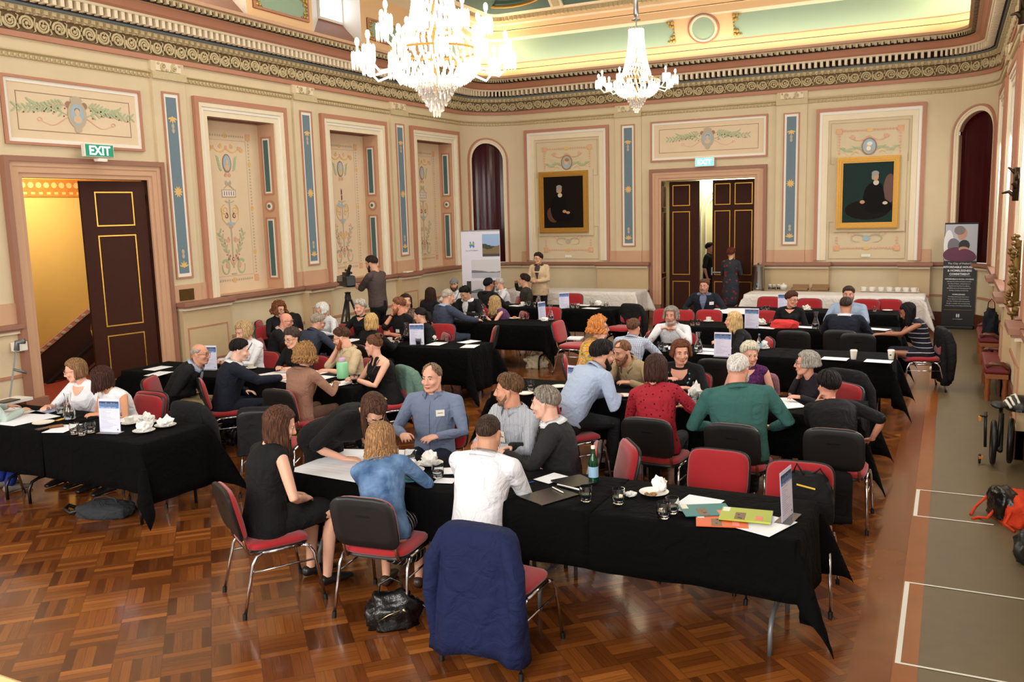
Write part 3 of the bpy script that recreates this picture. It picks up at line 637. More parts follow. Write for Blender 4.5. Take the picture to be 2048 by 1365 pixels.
# windows on the right wall
for k,(a,b) in enumerate(BAYR):
    mb=MB(); f=lambda y,z,o:(XR+.40-o,y,z); mb.frame(f,a,b,ZD,4.29,.06,0,.05,0); mb.wbox(f,(a+b)/2-.02,(a+b)/2+.02,1.1,4.25,0,.04,0); mb.wbox(f,a,b,2.65,2.70,0,.04,0)
    w_=struct(mb.build('window_%d'%(3+k),[white])); mb=MB(); mb.wbox(f,a+.06,b-.06,ZD+.06,4.23,.015,.02); mb.build('window_glass',mat('window_glass',(245,250,250),.02,trans=1,ior=1.1),w_)
# taped marks on the runner
tape=mat('white_tape',(225,222,210),.6)
for k,(p0,p1,q1,q0) in enumerate(((at(1833.7,979.8,.009),at(2028.7,999.5,.009),at(2028,1053,.009),at(1826.4,1031.7,.009)),(at(1806.3,1164,.009),at(2048,1201,.009),at(2048,1381,.009),at(1781,1323.5,.009)))):
    mb=MB()
    x0=-.19; x1=(.585,.80)[k]; ya=p0.y; yb=q0.y
    mb.box((x0,ya-.008,.009),(x1,ya+.008,.0105)); mb.box((x0,yb-.008,.009),(x1 if k else .40,yb+.008,.0105)); mb.box((x0,yb,.0095),(x0+.03,ya,.011))
    tag(mb.build('tape_outline',tape),('smaller white tape rectangle on the runner beside the orange backpack','larger white tape rectangle on the runner nearest the camera')[k],'tape','white tape outlines on the runner')
# ================================================================ people
def chain(mb,pts,rad,mi=0,n=12,ref=None,cap=True):
    """closed elliptical tube; rad entries are r or (rx,ry); ref = direction of rx"""
    P=[Vector(p) for p in pts]; k=len(P); vs=[];fs=[]
    rr=[(r if isinstance(r,tuple) else (r,r)) for r in rad]
    T=[((P[min(i+1,k-1)]-P[max(i-1,0)]).normalized()) for i in range(k)]
    a=Vector(ref) if ref is not None else (Vector((1,0,0)) if abs(T[0].x)<.8 else Vector((0,0,1)))
    rings=[]
    def ring(c,a,b,rx,ry):
        rings.append(len(vs))
        for j in range(n):
            t=2*PI*j/n; vs.append(c+a*(rx*math.cos(t))+b*(ry*math.sin(t)))
    for i in range(k):
        t=T[i]; a=(a-t*a.dot(t)).normalized(); b=t.cross(a); rx,ry=rr[i]; m_=min(rx,ry)
        if i==0 and cap:
            for q in (1.25,.75,.35): ring(P[0]-t*(m_*math.sin(q)),a,b,rx*math.cos(q),ry*math.cos(q))
        ring(P[i],a,b,rx,ry)
        if i==k-1 and cap:
            for q in (.35,.75,1.25): ring(P[i]+t*(m_*math.sin(q)),a,b,rx*math.cos(q),ry*math.cos(q))
    for i in range(len(rings)-1):
        o,p=rings[i],rings[i+1]
        for j in range(n): fs.append((o+j,o+(j+1)%n,p+(j+1)%n,p+j))
    fs+=[tuple(range(rings[0],rings[0]+n))[::-1],tuple(range(rings[-1],rings[-1]+n))]
    return mb.add(vs,fs,mi)
def remesh(o,vox,sm=4,fac=.5):
    r=o.modifiers.new('remesh','REMESH'); r.mode='VOXEL'; r.voxel_size=vox; r.use_smooth_shade=True
    if sm: s=o.modifiers.new('smooth','SMOOTH'); s.factor=fac; s.iterations=sm
    return o
SKIN={}
def skin(rgb):
    k='skin_%d_%d_%d'%rgb; return mat(k,rgb,.5,var=.07,vscale=14)
def skin_m(rgb):
    m=skin(rgb); b=m.node_tree.nodes['Principled BSDF']; b.inputs['Subsurface Weight'].default_value=.08; b.inputs['Subsurface Radius'].default_value=(.02,.008,.005); b.inputs['Subsurface Scale'].default_value=.4; return m
def hairmat(rgb,rgb2=None):
    k='hair_%d_%d_%d'%rgb
    if k in MATS: return MATS[k]
    m=mat(k,rgb,.45); n,l,b=nodes(m); nt=m.node_tree
    tc=n.new('ShaderNodeTexCoord'); mp=n.new('ShaderNodeMapping'); mp.inputs['Scale'].default_value=(130,130,14); l.new(tc.outputs['Object'],mp.inputs[0])
    no=n.new('ShaderNodeTexNoise'); no.inputs['Scale'].default_value=1; no.inputs['Detail'].default_value=3; l.new(mp.outputs[0],no.inputs[0])
    lo=tuple(int(x*(.5 if rgb[0]<120 else .72)) for x in rgb); hi=rgb2 or tuple(min(255,int(x*1.35+8)) for x in rgb)
    r=ramp(nt,[(.3,lo),(.5,rgb),(.72,hi)]); l.new(no.outputs[0],r.inputs[0]); l.new(r.outputs[0],b.inputs['Base Color'])
    bp=n.new('ShaderNodeBump'); bp.inputs['Strength'].default_value=.6; bp.inputs['Distance'].default_value=.006; l.new(no.outputs[0],bp.inputs['Height']); l.new(bp.outputs[0],b.inputs['Normal'])
    b.inputs['Specular IOR Level'].default_value=.15; b.inputs['Roughness'].default_value=.6
    return m
def cloth(name,rgb,kind='plain',rgb2=(20,20,20),scale=60,rough=.85,thr=.5):
    if name in MATS: return MATS[name]
    m=mat(name,rgb,rough,spec=.25); n,l,b=nodes(m); nt=m.node_tree
    tc=n.new('ShaderNodeTexCoord')
    no=n.new('ShaderNodeTexNoise'); no.inputs['Scale'].default_value=7; no.inputs['Detail'].default_value=4; no.inputs['Distortion'].default_value=1.3; l.new(tc.outputs['Object'],no.inputs[0])
    bp=n.new('ShaderNodeBump'); bp.inputs['Strength'].default_value=.65; bp.inputs['Distance'].default_value=.045; l.new(no.outputs[0],bp.inputs['Height']); l.new(bp.outputs[0],b.inputs['Normal'])
    def out(fac,c1,c2):
        r=ramp(nt,[(0,c1),(thr,c2)],True); l.new(fac,r.inputs[0]); l.new(r.outputs[0],b.inputs['Base Color'])
    if kind in('stripe','hstripe','check'):
        s=n.new('ShaderNodeSeparateXYZ'); l.new(tc.outputs['Object'],s.inputs[0])
        def wv(o):
            a=n.new('ShaderNodeMath'); a.operation='MULTIPLY'; a.inputs[1].default_value=scale; l.new(s.outputs[o],a.inputs[0])
            f=n.new('ShaderNodeMath'); f.operation='FRACT'; l.new(a.outputs[0],f.inputs[0]); return f.outputs[0]
        if kind=='stripe':
            q=n.new('ShaderNodeMath'); q.operation='ADD'; l.new(s.outputs[0],q.inputs[0]); l.new(s.outputs[1],q.inputs[1])
            a=n.new('ShaderNodeMath'); a.operation='MULTIPLY'; a.inputs[1].default_value=scale; l.new(q.outputs[0],a.inputs[0]); f=n.new('ShaderNodeMath'); f.operation='FRACT'; l.new(a.outputs[0],f.inputs[0]); out(f.outputs[0],rgb,rgb2)
        elif kind=='hstripe': out(wv(2),rgb,rgb2)
        else:
            mx=n.new('ShaderNodeMath'); mx.operation='MAXIMUM'; l.new(wv(0),mx.inputs[0]); l.new(wv(2),mx.inputs[1]); out(mx.outputs[0],rgb,rgb2)
    elif kind in('dots','floral'):
        v=n.new('ShaderNodeTexVoronoi'); v.inputs['Scale'].default_value=scale; l.new(tc.outputs['Object'],v.inputs['Vector'])
        if kind=='dots': out(v.outputs['Distance'],rgb2,rgb)
        else:
            r=ramp(nt,[(0,(240,225,200)),(.12,(226,150,40)),(.34,(235,200,150)),(.40,(70,80,96)),(.5,(200,160,30))],True); l.new(v.outputs['Distance'],r.inputs[0])
            r2=ramp(nt,[(0,(226,165,40)),(.3,(190,110,120)),(.5,(150,130,50)),(.7,(230,200,160)),(.85,(80,90,110))],True)
            s2=n.new('ShaderNodeSeparateColor'); l.new(v.outputs['Color'],s2.inputs[0]); l.new(s2.outputs[0],r2.inputs[0])
            mx=n.new('ShaderNodeMix'); mx.data_type='RGBA'; mx.inputs[0].default_value=.3; l.new(r.outputs[0],mx.inputs[6]); l.new(r2.outputs[0],mx.inputs[7]); l.new(mx.outputs[2],b.inputs['Base Color'])
    elif kind=='denim':
        no2=n.new('ShaderNodeTexNoise'); no2.inputs['Scale'].default_value=9; no2.inputs['Detail'].default_value=6; l.new(tc.outputs['Object'],no2.inputs[0])
        r=ramp(nt,[(.3,rgb),(.7,rgb2)]); l.new(no2.outputs[0],r.inputs[0]); l.new(r.outputs[0],b.inputs['Base Color'])
    return m
eyew=mat('eye_white',(188,180,174),.4); eyeb=mat('eye_dark',(40,28,22),.2); lipm=mat('lips',(176,96,88),.5)
def rotf(v,ang):   # rotate about Z: ang clockwise seen from above (to +X)
    c,s=math.cos(ang),math.sin(ang); return Vector((v.x*c+v.y*s,-v.x*s+v.y*c,v.z))
def hand(mb,w,d,nrm,curl,side,sc=1.0,mi=0):
    d=Vector(d).normalized(); nrm=Vector(nrm); nrm=(nrm-d*nrm.dot(d)).normalized(); wd=d.cross(nrm)*(1 if side>0 else -1)
    w=Vector(w); S=sc
    chain(mb,[w-d*.02,w+d*.02*S,w+d*.055*S,w+d*.085*S],[(.026*S,.019*S),(.034*S,.017*S),(.041*S,.0155*S),(.038*S,.012*S)],mi,10,wd)
    for i,(off,ln) in enumerate(((.029,.066),(.0105,.075),(-.0105,.070),(-.029,.055))):
        b=w+d*(.078 if i<3 else .070)*S+wd*off*S*1.12; cu=curl*(.8+.12*i); p=[b-d*.02,b]; dd=d+wd*off*3; dd.normalize(); a=0
        for q,fr in enumerate((.45,.32,.26)):
            a+=cu*(.5,.75,.6)[q]; dv=dd*math.cos(a)+nrm*math.sin(a); p.append(p[-1]+dv*ln*fr*S)
        chain(mb,p,[.0095*S,.0098*S,.009*S,.0082*S,.0068*S],mi,8)
    t0=w+d*.02*S+wd*.026*S; t1=t0+(d*.55+wd*.75+nrm*.25).normalized()*.038*S; t2=t1+(d*.85+wd*.35+nrm*(.3+curl*.4)).normalized()*.032*S; t3=t2+(d*.9+wd*.05+nrm*(.35+curl*.5)).normalized()*.024*S
    chain(mb,[t0,t1,t2,t3],[.0135*S,.0115*S,.0105*S,.008*S],mi,8)
def head_mesh(mb,H,fem,jaw=1.0):
    def E(c,r): mb.ell(H@Vector(c),r,0,18,14,H.to_3x3())
    def C(p,r): chain(mb,[H@Vector(q) for q in p],r,0,10)
    E((0,-.012,.028),(.075,.096,.088)); E((0,.018,-.02),(.064*jaw,.074,.082)); 
    C([(0,.02,-.045),(0,.062,-.088)],[(.052*jaw,.04),(.026,.024)])
    E((0,.070,-.092),(.024*jaw,.02,.02))
    for s in (-1,1):
        C([(s*.060,-.005,-.035),(s*.050*jaw,.02,-.075),(s*.022,.060,-.095)],[.022,.02,.018])
        E((s*.040,.062,-.022),(.026,.022,.022)); E((s*.026,.079,.030),(.022,.012,.009))
        E((s*.077,-.008,-.008),(.009,.019,.031)); E((s*.082,-.016,.004),(.006,.014,.016)); E((s*.011,.098,-.030),(.009,.010,.008))
    C([(0,.086,.022),(0,.098,-.002),(0,.110,-.024)],[.0095,.011,.0125])
    E((0,.082,-.056),(.026,.014,.012)); E((0,.08,-.068),(.022,.012,.009))
def cap_hair(mb,H,style,t=.016,mi=0,seed=0,front=.50):
    """scalp shell: radius above the skin where hair grows, below it elsewhere"""
    n,k=64,44; vs=[];fs=[]; C=Vector((0,-.012,.028)); RR=(.076,.097,.089)
    def line(az):
        pts=[(0,front),(45,front-.05),(62,.25),(74,-.05),(86,-.22),(98,-.1),(112,-.32),(140,-.52),(180,-.56)]
        for i in range(len(pts)-1):
            if az<=pts[i+1][0]: f=(az-pts[i][0])/(pts[i+1][0]-pts[i][0]); return pts[i][1]*(1-f)+pts[i+1][1]*f
        return pts[-1][1]
    for i in range(k+1):
        th=PI*i/k
        for j in range(n):
            a=2*PI*j/n; d=Vector((math.sin(th)*math.sin(a),math.sin(th)*math.cos(a),math.cos(th)))
            az=abs(math.degrees(math.atan2(d.x,d.y))); m_=d.z-line(az)
            if style=='bald': m_=min(m_,(.42+.25*min(1,az/180))-d.z) if az<170 else min(m_,.6-d.z)
            if style=='balding': m_=min(m_,max(d.z*0+ (az-35)/60,.75-d.z)) if az<60 else m_
            g=max(0,min(1,m_/.16+.15)); g=g*g*(3-2*g)
            nz=noise.noise(d*(5 if style!='curly' else 9)+Vector((seed,0,0)))
            tt=t*(1+.35*nz+.28*noise.noise(Vector((d.x*26,d.y*9,d.z*9))+Vector((seed,3,0)))) if style!='curly' else t*(1+.9*nz)
            top=(.55+.45*min(1,max(0,m_)/.55))*(1+.25*max(0,d.z)) 
            off=-.022*(1-g)+tt*top*g
            vs.append(H@(C+Vector((d.x*(RR[0]+off),d.y*(RR[1]+off),d.z*(RR[2]+off)))))
    for i in range(k):
        for j in range(n): fs.append((i*n+j,(i+1)*n+j,(i+1)*n+(j+1)%n,i*n+(j+1)%n))
    mb.add(vs,fs,mi)
def strands(mb,H,length,t=.018,num=90,amp=.006,wav=60,azmin=62,mi=0,seed=1,r=.009,flare=0,backpull=0):
    rnd=random.Random(seed); C=Vector((0,-.012,.028))
    down=Vector((0,0,-1)); Hi=H.to_3x3(); c0=H@Vector((0,-.02,-.1)); back=(Hi@Vector((0,-1,0)))
    for i in range(num):
        az=R(azmin+(180-azmin)*((i+.5)/num)**.9)*(1 if i%2 else -1); off=t*(.7+.6*rnd.random()); pts=[]; ph=rnd.random()*6
        th0=R(8+30*rnd.random())
        for q in range(6):
            th=th0+(R(96)-th0)*q/5; d=Vector((math.sin(th)*math.sin(az),math.sin(th)*math.cos(az),math.cos(th)))
            pts.append(H@(C+Vector((d.x*(.076+off),d.y*(.097+off),d.z*(.089+off)))))
        L=length*(.82+.3*rnd.random()); m_=8
        base=pts[-1]; rad=(base-c0); rad.z=0
        for q in range(1,m_+1):
            f=q/m_; p=base+down*L*f+rad*(flare*f)+back*backpull*f
            p+=Vector((math.sin(ph+wav*L*f),math.cos(ph*1.3+wav*L*f),0))*amp*min(1,f*3)
            pts.append(p)
        rr=[r*.6]*2+[r]*(len(pts)-4)+[r*.8,r*.25]; mb.tube(pts,rr,mi,5,True)
def comb(mb,H,t,num,seed,front=.5,r=.007,messy=.25):
    # short locks combed over the scalp, ending at the hairline
    rnd=random.Random(seed); C=Vector((0,-.012,.028)); pts_=[(0,front+.08),(45,front+.03),(62,.33),(74,.10),(86,.02),(98,.02),(112,-.2),(140,-.40),(180,-.46)]
    def line(az):
        for i in range(len(pts_)-1):
            if az<=pts_[i+1][0]: f=(az-pts_[i][0])/(pts_[i+1][0]-pts_[i][0]); return pts_[i][1]*(1-f)+pts_[i+1][1]*f
        return pts_[-1][1]
    for i in range(num):
        az=180*rnd.random(); sg=1 if rnd.random()<.5 else -1; the=math.acos(max(-.9,min(.95,line(az))))*(.92+.12*rnd.random()); th0=the*rnd.choice((.08,.3,.5)); off=t*(.75+.5*rnd.random()); dv=rnd.uniform(-messy,messy); P=[]
        for q in range(6):
            f=q/5; th=th0+(the-th0)*f; a=sg*R(az)+dv*f*math.sin(th); o_=off*(1-.55*f*f)*(1+.25*math.cos(th)); P.append(H@(C+Vector((math.sin(th)*math.sin(a)*(.076+o_),math.sin(th)*math.cos(a)*(.097+o_),math.cos(th)*(.089+o_)))))
        mb.tube(P,[r*.5,r,r,r*.9,r*.7,r*.2],0,5,True)
REPORT=[]
def headpos(lean,side,S,hipz,hm,st):
    N=10; p=Vector((0,0,hipz)); L=R(lean); SD=R(side); bend=.5 if st else .35
    for i in range(N+1):
        a=L*(1-bend+2*bend*i/N) if not st else L; b=SD*(.4+1.2*i/N)
        d=Vector((math.sin(b),math.sin(a)*math.cos(b),math.cos(a)*math.cos(b))).normalized()
        if i<N: p=p+d*(.522*S/N)
    r=Vector((1,0,0)); r=(r-d*r.dot(d)).normalized(); f=r.cross(d)*-1; up=(d*.55+Vector((0,0,1))*.45).normalized()
    return p+up*.036*S+f*.015*S+(hm@Vector((0,.022,.108)))*S
def solve(u,v,heading,lean,side,sc,hm,st,ry):
    best=None; h=R(heading)
    for a in range(-8,18):
        for b in range(-3,4):
            S=sc+b*.015; c=headpos(lean+a,side,S,.475+.03*S,hm,st); w_=at(u,v,c.z); l=rotf(Vector((c.x,c.y,0)),h)
            e=(w_.y-l.y-ry)**2*2.2+(a/15)**2*.06+(b/6)**2*.10
            if best is None or e<best[0]: best=(e,lean+a,S)
    return best[1],best[2]
def solve_seat(u,v,heading,lean,side,sc,hm,seat):
    best=None
    for hh in range(-20,21,5):
        h=R(heading+hh)
        for a in range(-10,26,2):
            for b in range(-2,4):
                S=sc+b*.02
                for sd in range(-12,13,3):
                    c=headpos(lean+a,side+sd,S,.50+.03*S,hm,False); w_=at(u,v,c.z); l=rotf(Vector((c.x,c.y,0)),h)
                    e=((w_.y-l.y-seat[1])**2+(w_.x-l.x-seat[0])**2)*6+(a/15)**2*.03+(b/6)**2*.04+(hh/20)**2*.02+(sd/10)**2*.04
                    if best is None or e<best[0]: best=(e,lean+a,S,side+sd,heading+hh)
    return best[1:]
def person(label,u,v,heading,lean=8,side=0,hy=0,hp=0,hr=0,pose='sit',sc=1.0,girth=1.07,fem=False,sk=(214,160,132),
           hair='short',hc=(60,42,30),hlen=.25,arms=('lap','lap'),curl=(.5,.5),top='long',tm=None,jacket=None,legs='trousers',lm=None,shoe=(24,22,22),
           glasses=None,beard=None,badge=None,lanyard=None,vneck=None,collar=True,vox=.011,twist=0,hat=None,hz=None,feet=0,front=.5,amp=.004,watch=False,xy=None,name='person',hthick=.016,pendant=None,seatpan=.0,legspread=.1,root=None,chairoff=0,ry=None,seat=None,hazm=66):
    hm0=Matrix.Rotation(-R(hy),4,'Z')@Matrix.Rotation(-R(hp),4,'X')@Matrix.Rotation(R(hr),4,'Y')
    if ry: lean,sc=solve(u,v,heading,lean,side,sc*.97,hm0,pose=='stand',ry); hz=.475+.03*sc
    if seat: lean,sc,side,heading=solve_seat(u,v,heading,lean,side,sc*.97,hm0,seat); hz=.50+.03*sc; root=seat
    fwd0=Vector((0,1,0)); st=(pose=='stand'); S=sc
    L=R(lean); SD=R(side); hipz=hz if hz else ((.93*S) if st else .535+seatpan)
    # spine
    N=10; P=[Vector((0,0,hipz))]; DIR=[]
    ln=.522*S/N; bend=.5 if st else .35
    for i in range(N+1):
        a=L*(1-bend+2*bend*i/N) if not st else L; b=SD*(.4+1.2*i/N)
        d=Vector((math.sin(b),math.sin(a)*math.cos(b),math.cos(a)*math.cos(b))).normalized(); DIR.append(d)
        if i<N: P.append(P[-1]+d*ln)
    def spine(t):
        x=max(-.3,min(1.15,t))*N; i=int(max(0,min(N-1,math.floor(x)))); f=x-i
        return P[i]+(P[i+1]-P[i])*f if 0<=x<=N else (P[0]+DIR[0]*ln*x if x<0 else P[N]+DIR[N]*ln*(x-N))
    def fr(t):
        i=int(max(0,min(N,round(t*N)))); d=DIR[i]; r=rotf(Vector((1,0,0)),R(twist)*max(0,min(1,t))); r=(r-d*r.dot(d)).normalized(); return r,r.cross(d)*-1,d
    if fem: TR=[(-.14,.170,.125),(0,.180,.13),(.22,.150,.115),(.42,.138,.108),(.60,.150,.122),(.74,.156,.130),(.86,.158,.105),(.95,.120,.078),(1.02,.062,.055)]
    else: TR=[(-.14,.165,.125),(0,.170,.13),(.22,.160,.122),(.42,.160,.122),(.60,.172,.128),(.74,.182,.128),(.86,.178,.108),(.95,.130,.082),(1.02,.066,.060)]
    def TSr(t):
        for i in range(len(TR)-1):
            if t<=TR[i+1][0] or i==len(TR)-2:
                f=(t-TR[i][0])/(TR[i+1][0]-TR[i][0]); f=max(0,min(1,f)); return (TR[i][1]*(1-f)+TR[i+1][1]*f)*S*girth,(TR[i][2]*(1-f)+TR[i+1][2]*f)*S*girth
    def TS(t,ang,off=0):
        rx,ry=TSr(t); r,f,d=fr(t); return spine(t)+r*((rx+off)*math.sin(ang))+f*((ry+off)*math.cos(ang))
    neck=spine(1.0); r_,f_,d_=fr(1.0)
    up=(d_*.55+Vector((0,0,1))*.45).normalized(); nk2=neck+up*.036*S+f_*.015*S
    # head matrix: yaw/pitch relative to body heading
    hm=Matrix.Rotation(-R(hy),4,'Z')@Matrix.Rotation(-R(hp),4,'X')@Matrix.Rotation(R(hr),4,'Y')
    hc3=nk2+(hm@Vector((0,.022,.108)))*S
    H=Matrix.Translation(hc3)@hm@Matrix.Scale(max(S,.95),4)
    Hz=hc3.z
    hw=at(u,v,Hz) if xy is None else Vector((*xy,0))
    hd=R(heading); loc=rotf(Vector((hc3.x,hc3.y,0)),hd)
    if root: rx0,ry0=root
    elif xy is not None: rx0,ry0=xy
    else: rx0,ry0=hw.x-loc.x,hw.y-loc.y
    e=empty(name,(rx0,ry0,0),-hd,label,'person'); REPORT.append((label[:40],round(rx0,2),round(ry0,2),round(lean),round(sc,2),ry))
    vis=vox
    sm=skin_m(sk); body=MB()
    # torso (skin, slightly inside clothes)
    def torso(mb,off,t0=-.14,t1=1.02,mi=0):
        ts=[t for t,_,_ in TR if t0<=t<=t1]
        if ts[0]>t0: ts=[t0]+ts
        if ts[-1]<t1: ts.append(t1)
        pts=[spine(t) for t in ts]; k=len(pts)
        vs=[];fs=[];n=20
        for t in ts:
            rx,ry=TSr(t); r,f,d=fr(t)
            for j in range(n):
                a=2*PI*j/n; ca,sa=math.cos(a),math.sin(a)
                x=(abs(ca)**.85)*(1 if ca>0 else -1)*(rx+off); y=(abs(sa)**.9)*(1 if sa>0 else -1)*(ry+off)
                if fem and .6<=t<=.78 and sa>.3 and abs(ca)<.8: y+=.022*S
                if sa<0: y*=.92
                vs.append(spine(t)+r*x+f*y)
        for i in range(k-1):
            for j in range(n): fs.append((i*n+j,i*n+(j+1)%n,(i+1)*n+(j+1)%n,(i+1)*n+j))
        fs+=[tuple(range(n))[::-1],tuple(range((k-1)*n,k*n))]; mb.add(vs,fs,mi)
    torso(body,-.012)
    head_mesh(body,H,fem,.93 if fem else 1.04)
    nr=.053 if fem else .067
    chain(body,[spine(.93)+f_*.012,neck+f_*.004,nk2,hc3+(hm@Vector((0,-.02,-.05)))*S],[nr*1.15*S,nr*1.02*S,nr*S,nr*S],0,14)
    SH=[];EL=[];WR=[]
    for k,sd in enumerate((-1,1)):
        r,f,d=fr(.86); sw=(.166 if fem else .198)*S*(.6+.4*girth); sh=spine(.885)+r*sd*sw; SH.append(sh)
        am=arms[k]; UA,FA=.285*S,.255*S
        if isinstance(am,str):
            if am=='lap': T=Vector((sd*.09,.27,hipz+.13))
            elif am=='table': T=Vector((sd*.17,.40,.80))+Vector((0,math.sin(L)*.12,0))
            elif am=='tablein': T=Vector((sd*.045,.40,.80))+Vector((0,math.sin(L)*.12,0))
            elif am=='chin': T=hc3+(hm@Vector((sd*.035,.085,-.165)))*S
            elif am=='mouth': T=hc3+(hm@Vector((sd*.05,.125,-.12)))*S
            elif am=='cheek': T=hc3+(hm@Vector((sd*.085,.05,-.14)))*S
            elif am=='side': T=sh+Vector((sd*.10,.04,-.5*S))
            elif am=='fold': T=spine(.45)+f*.20-r*sd*.08
            elif am=='up': T=hc3+Vector((sd*.16,.18,-.05))
            elif am=='belly': T=spine(.35)+f*.24*S+r*sd*.03
            elif am=='hip': T=spine(.05)+r*sd*.26*S-f*.03
            elif am=='reach': T=Vector((sd*.20,.60,.80))
        else: T=Vector(am)
        v_=T-sh; D=min(v_.length,(UA+FA)*.985); vd=v_.normalized(); T=sh+vd*D
        hint=(r*sd*.65-d*.6-f*.25)
        if am in('chin','cheek','mouth'): hint=(f*.5-Vector((0,0,1))+r*sd*.3)
        if st and not isinstance(am,str): hint=(r*sd*.4-f*.6-Vector((0,0,.3)))
        hint=(hint-vd*hint.dot(vd)).normalized(); x=(UA*UA-FA*FA+D*D)/(2*D); h=math.sqrt(max(0,UA*UA-x*x)); el=sh+vd*x+hint*h
        EL.append(el); WR.append(T)
        g=.85+.15*girth; ra=(.047,.042,.036,.038,.031,.024) if not fem else (.042,.038,.031,.033,.027,.021)
        chain(body,[sh,sh+(el-sh)*.5,el,el+(T-el)*.3,el+(T-el)*.7,T],[q*S*g for q in ra],0,12)
        fd=(T-el).normalized()
        if am in('chin','cheek','mouth'): hd_=(fd*.6+(hc3-T).normalized()*.7).normalized(); pn=(hc3-T).normalized()+hm@Vector((-sd*.3,-.6,0)); cu=.9
        elif am in('table','tablein','reach') or (not isinstance(am,str)): hd_=Vector((fd.x,fd.y,fd.z*.25)); pn=Vector((-sd*.3,0,-1)); cu=curl[k]
        elif am=='lap': hd_=Vector((fd.x,fd.y,fd.z*.3)); pn=Vector((-sd*.5,0,-1)); cu=curl[k]
        else: hd_=fd; pn=Vector((-sd,0,-.2)); cu=curl[k]
        hand(body,T,hd_,pn,cu,sd,S*(1.0 if not fem else .9))
    # legs
    KN=[];AN=[];HP=[]
    for k,sd in enumerate((-1,1)):
        hp_=Vector((sd*.088*S*girth,.0,hipz-.01)); HP.append(hp_)
        if st: kn=Vector((sd*.10,.03,hipz*.53)); an=Vector((sd*.11,-.02,.085))
        else:
            kn=Vector((sd*legspread*1.25,.43*S,.53+ (0 if seatpan==0 else seatpan*.3))); an=Vector((sd*legspread*1.2,.43*S-.05-feet,.09))
        KN.append(kn);AN.append(an); th=(.078,.066,.052,.052,.036) if not fem else (.08,.064,.048,.048,.033)
        chain(body,[hp_,hp_+(kn-hp_)*.5,kn,kn+(an-kn)*.35,an],[q*S for q in th],0,12)
        chain(body,[an+Vector((0,-.02,-.035)),an+Vector((0,.06,-.05)),an+Vector((0,.15,-.062))],[(.034,.03),(.036,.024),(.036,.018)],0,10,(1,0,0))
    remesh(body.build('body',sm,e,fix=False),vox,3)
    # clothes
    if top:
        mb=MB(); m_=tm
        torso(mb,.006,-.1 if legs!='dress' else -.14,1.0 if top not in('halter','tank') else .88)
        rs={'long':1,'short':.45,'cap':.25,'none':0,'halter':0,'tank':0,'roll':.62}[top]
        for k,sd in enumerate((-1,1)):
            r,f,d=fr(.86); wf=1.0 if not fem else .88
            if top=='halter': chain(mb,[spine(.82)+r*sd*.05+f*.10*S,spine(1.0)+r*sd*.04+f*.03],[.035,.03]); continue
            if top=='tank': chain(mb,[spine(.80)+r*sd*.085+f*.085,spine(.95)+r*sd*.085,spine(.84)+r*sd*.085-f*.08],[.022]*3); continue
            chain(mb,[neck+r*sd*.03-d*.02,SH[k]+d*.008-r*sd*.02],[.056*S,.058*S],0,12)
            if top=='none': chain(mb,[SH[k]-r*sd*.05,SH[k]-r*sd*.02],[.06*S*wf,.055*S*wf]); continue
            A,B_,Cc=SH[k],EL[k],WR[k]; g=S*wf*(.8+.2*girth)
            if rs<=.5:
                e1=A+(B_-A)*(rs*2); chain(mb,[A,A+(e1-A)*.5,e1],[.064*g,.060*g,.058*g],0,12)
            else:
                e2=B_+(Cc-B_)*((rs-.5)*2-.06); chain(mb,[A,A+(B_-A)*.5,B_,B_+(e2-B_)*.5,e2],[.064*g,.058*g,.049*g,.044*g,.037*g],0,12)
        shirt=remesh(mb.build({'long':'shirt','short':'short_sleeved_top','cap':'short_sleeved_top','none':'sleeveless_top','halter':'halter_top','tank':'sleeveless_top','roll':'shirt'}[top] if not jacket else 'shirt',m_,e,fix=False),vox*1.05,5)
    if jacket:
        mb=MB(); torso(mb,.020,-.30 if not st else -.34,.97)
        for k,sd in enumerate((-1,1)):
            r,f,d=fr(.86); chain(mb,[neck+r*sd*.045-d*.035-f*.01,SH[k]+d*.012-r*sd*.01],[.055*S,.066*S],0,12)
            A,B_,Cc=SH[k],EL[k],WR[k]; e2=Cc-(Cc-B_)*.04; chain(mb,[A,A+(B_-A)*.5,B_,B_+(e2-B_)*.5,e2],[.074*S,.068*S,.058*S,.052*S,.044*S],0,12)
        j=remesh(mb.build('jacket',jacket,e,fix=False),vox*1.05,5)
        mb=MB()       # shirt front seen in the open jacket, and the two lapels
        rows=[.42,.55,.7,.82,.92,1.0]; 
        for i in range(len(rows)-1):
            t0,t1=rows[i],rows[i+1]; w0,w1=.05+.62*(t0-.42),.05+.62*(t1-.42)
            for q in range(6):
                a0,a1=-w0+2*w0*q/6,-w0+2*w0*(q+1)/6; b0,b1=-w1+2*w1*q/6,-w1+2*w1*(q+1)/6
                o0=.030+(.012 if fem else 0); mb.quad(TS(t0,a0,o0),TS(t0,a1,o0),TS(t1,b1,o0+.0),TS(t1,b0,o0))
        mb.build('shirt_front',tm,e,smooth=True)
        mb=MB()
        for sd in (-1,1):
            for i in range(len(rows)-1):
                t0,t1=rows[i],rows[i+1]; w0,w1=.05+.62*(t0-.42),.05+.62*(t1-.42); g0,g1=(.02+.4*(t0-.42)),(.02+.4*(t1-.42)) if i<3 else .06
                mb.quad(TS(t0,sd*(w0-.02),.036),TS(t0,sd*(w0+g0),.030),TS(t1,sd*(w1+g1),.030),TS(t1,sd*(w1-.02),.036))
        mb.build('lapel',jacket,e,smooth=True)
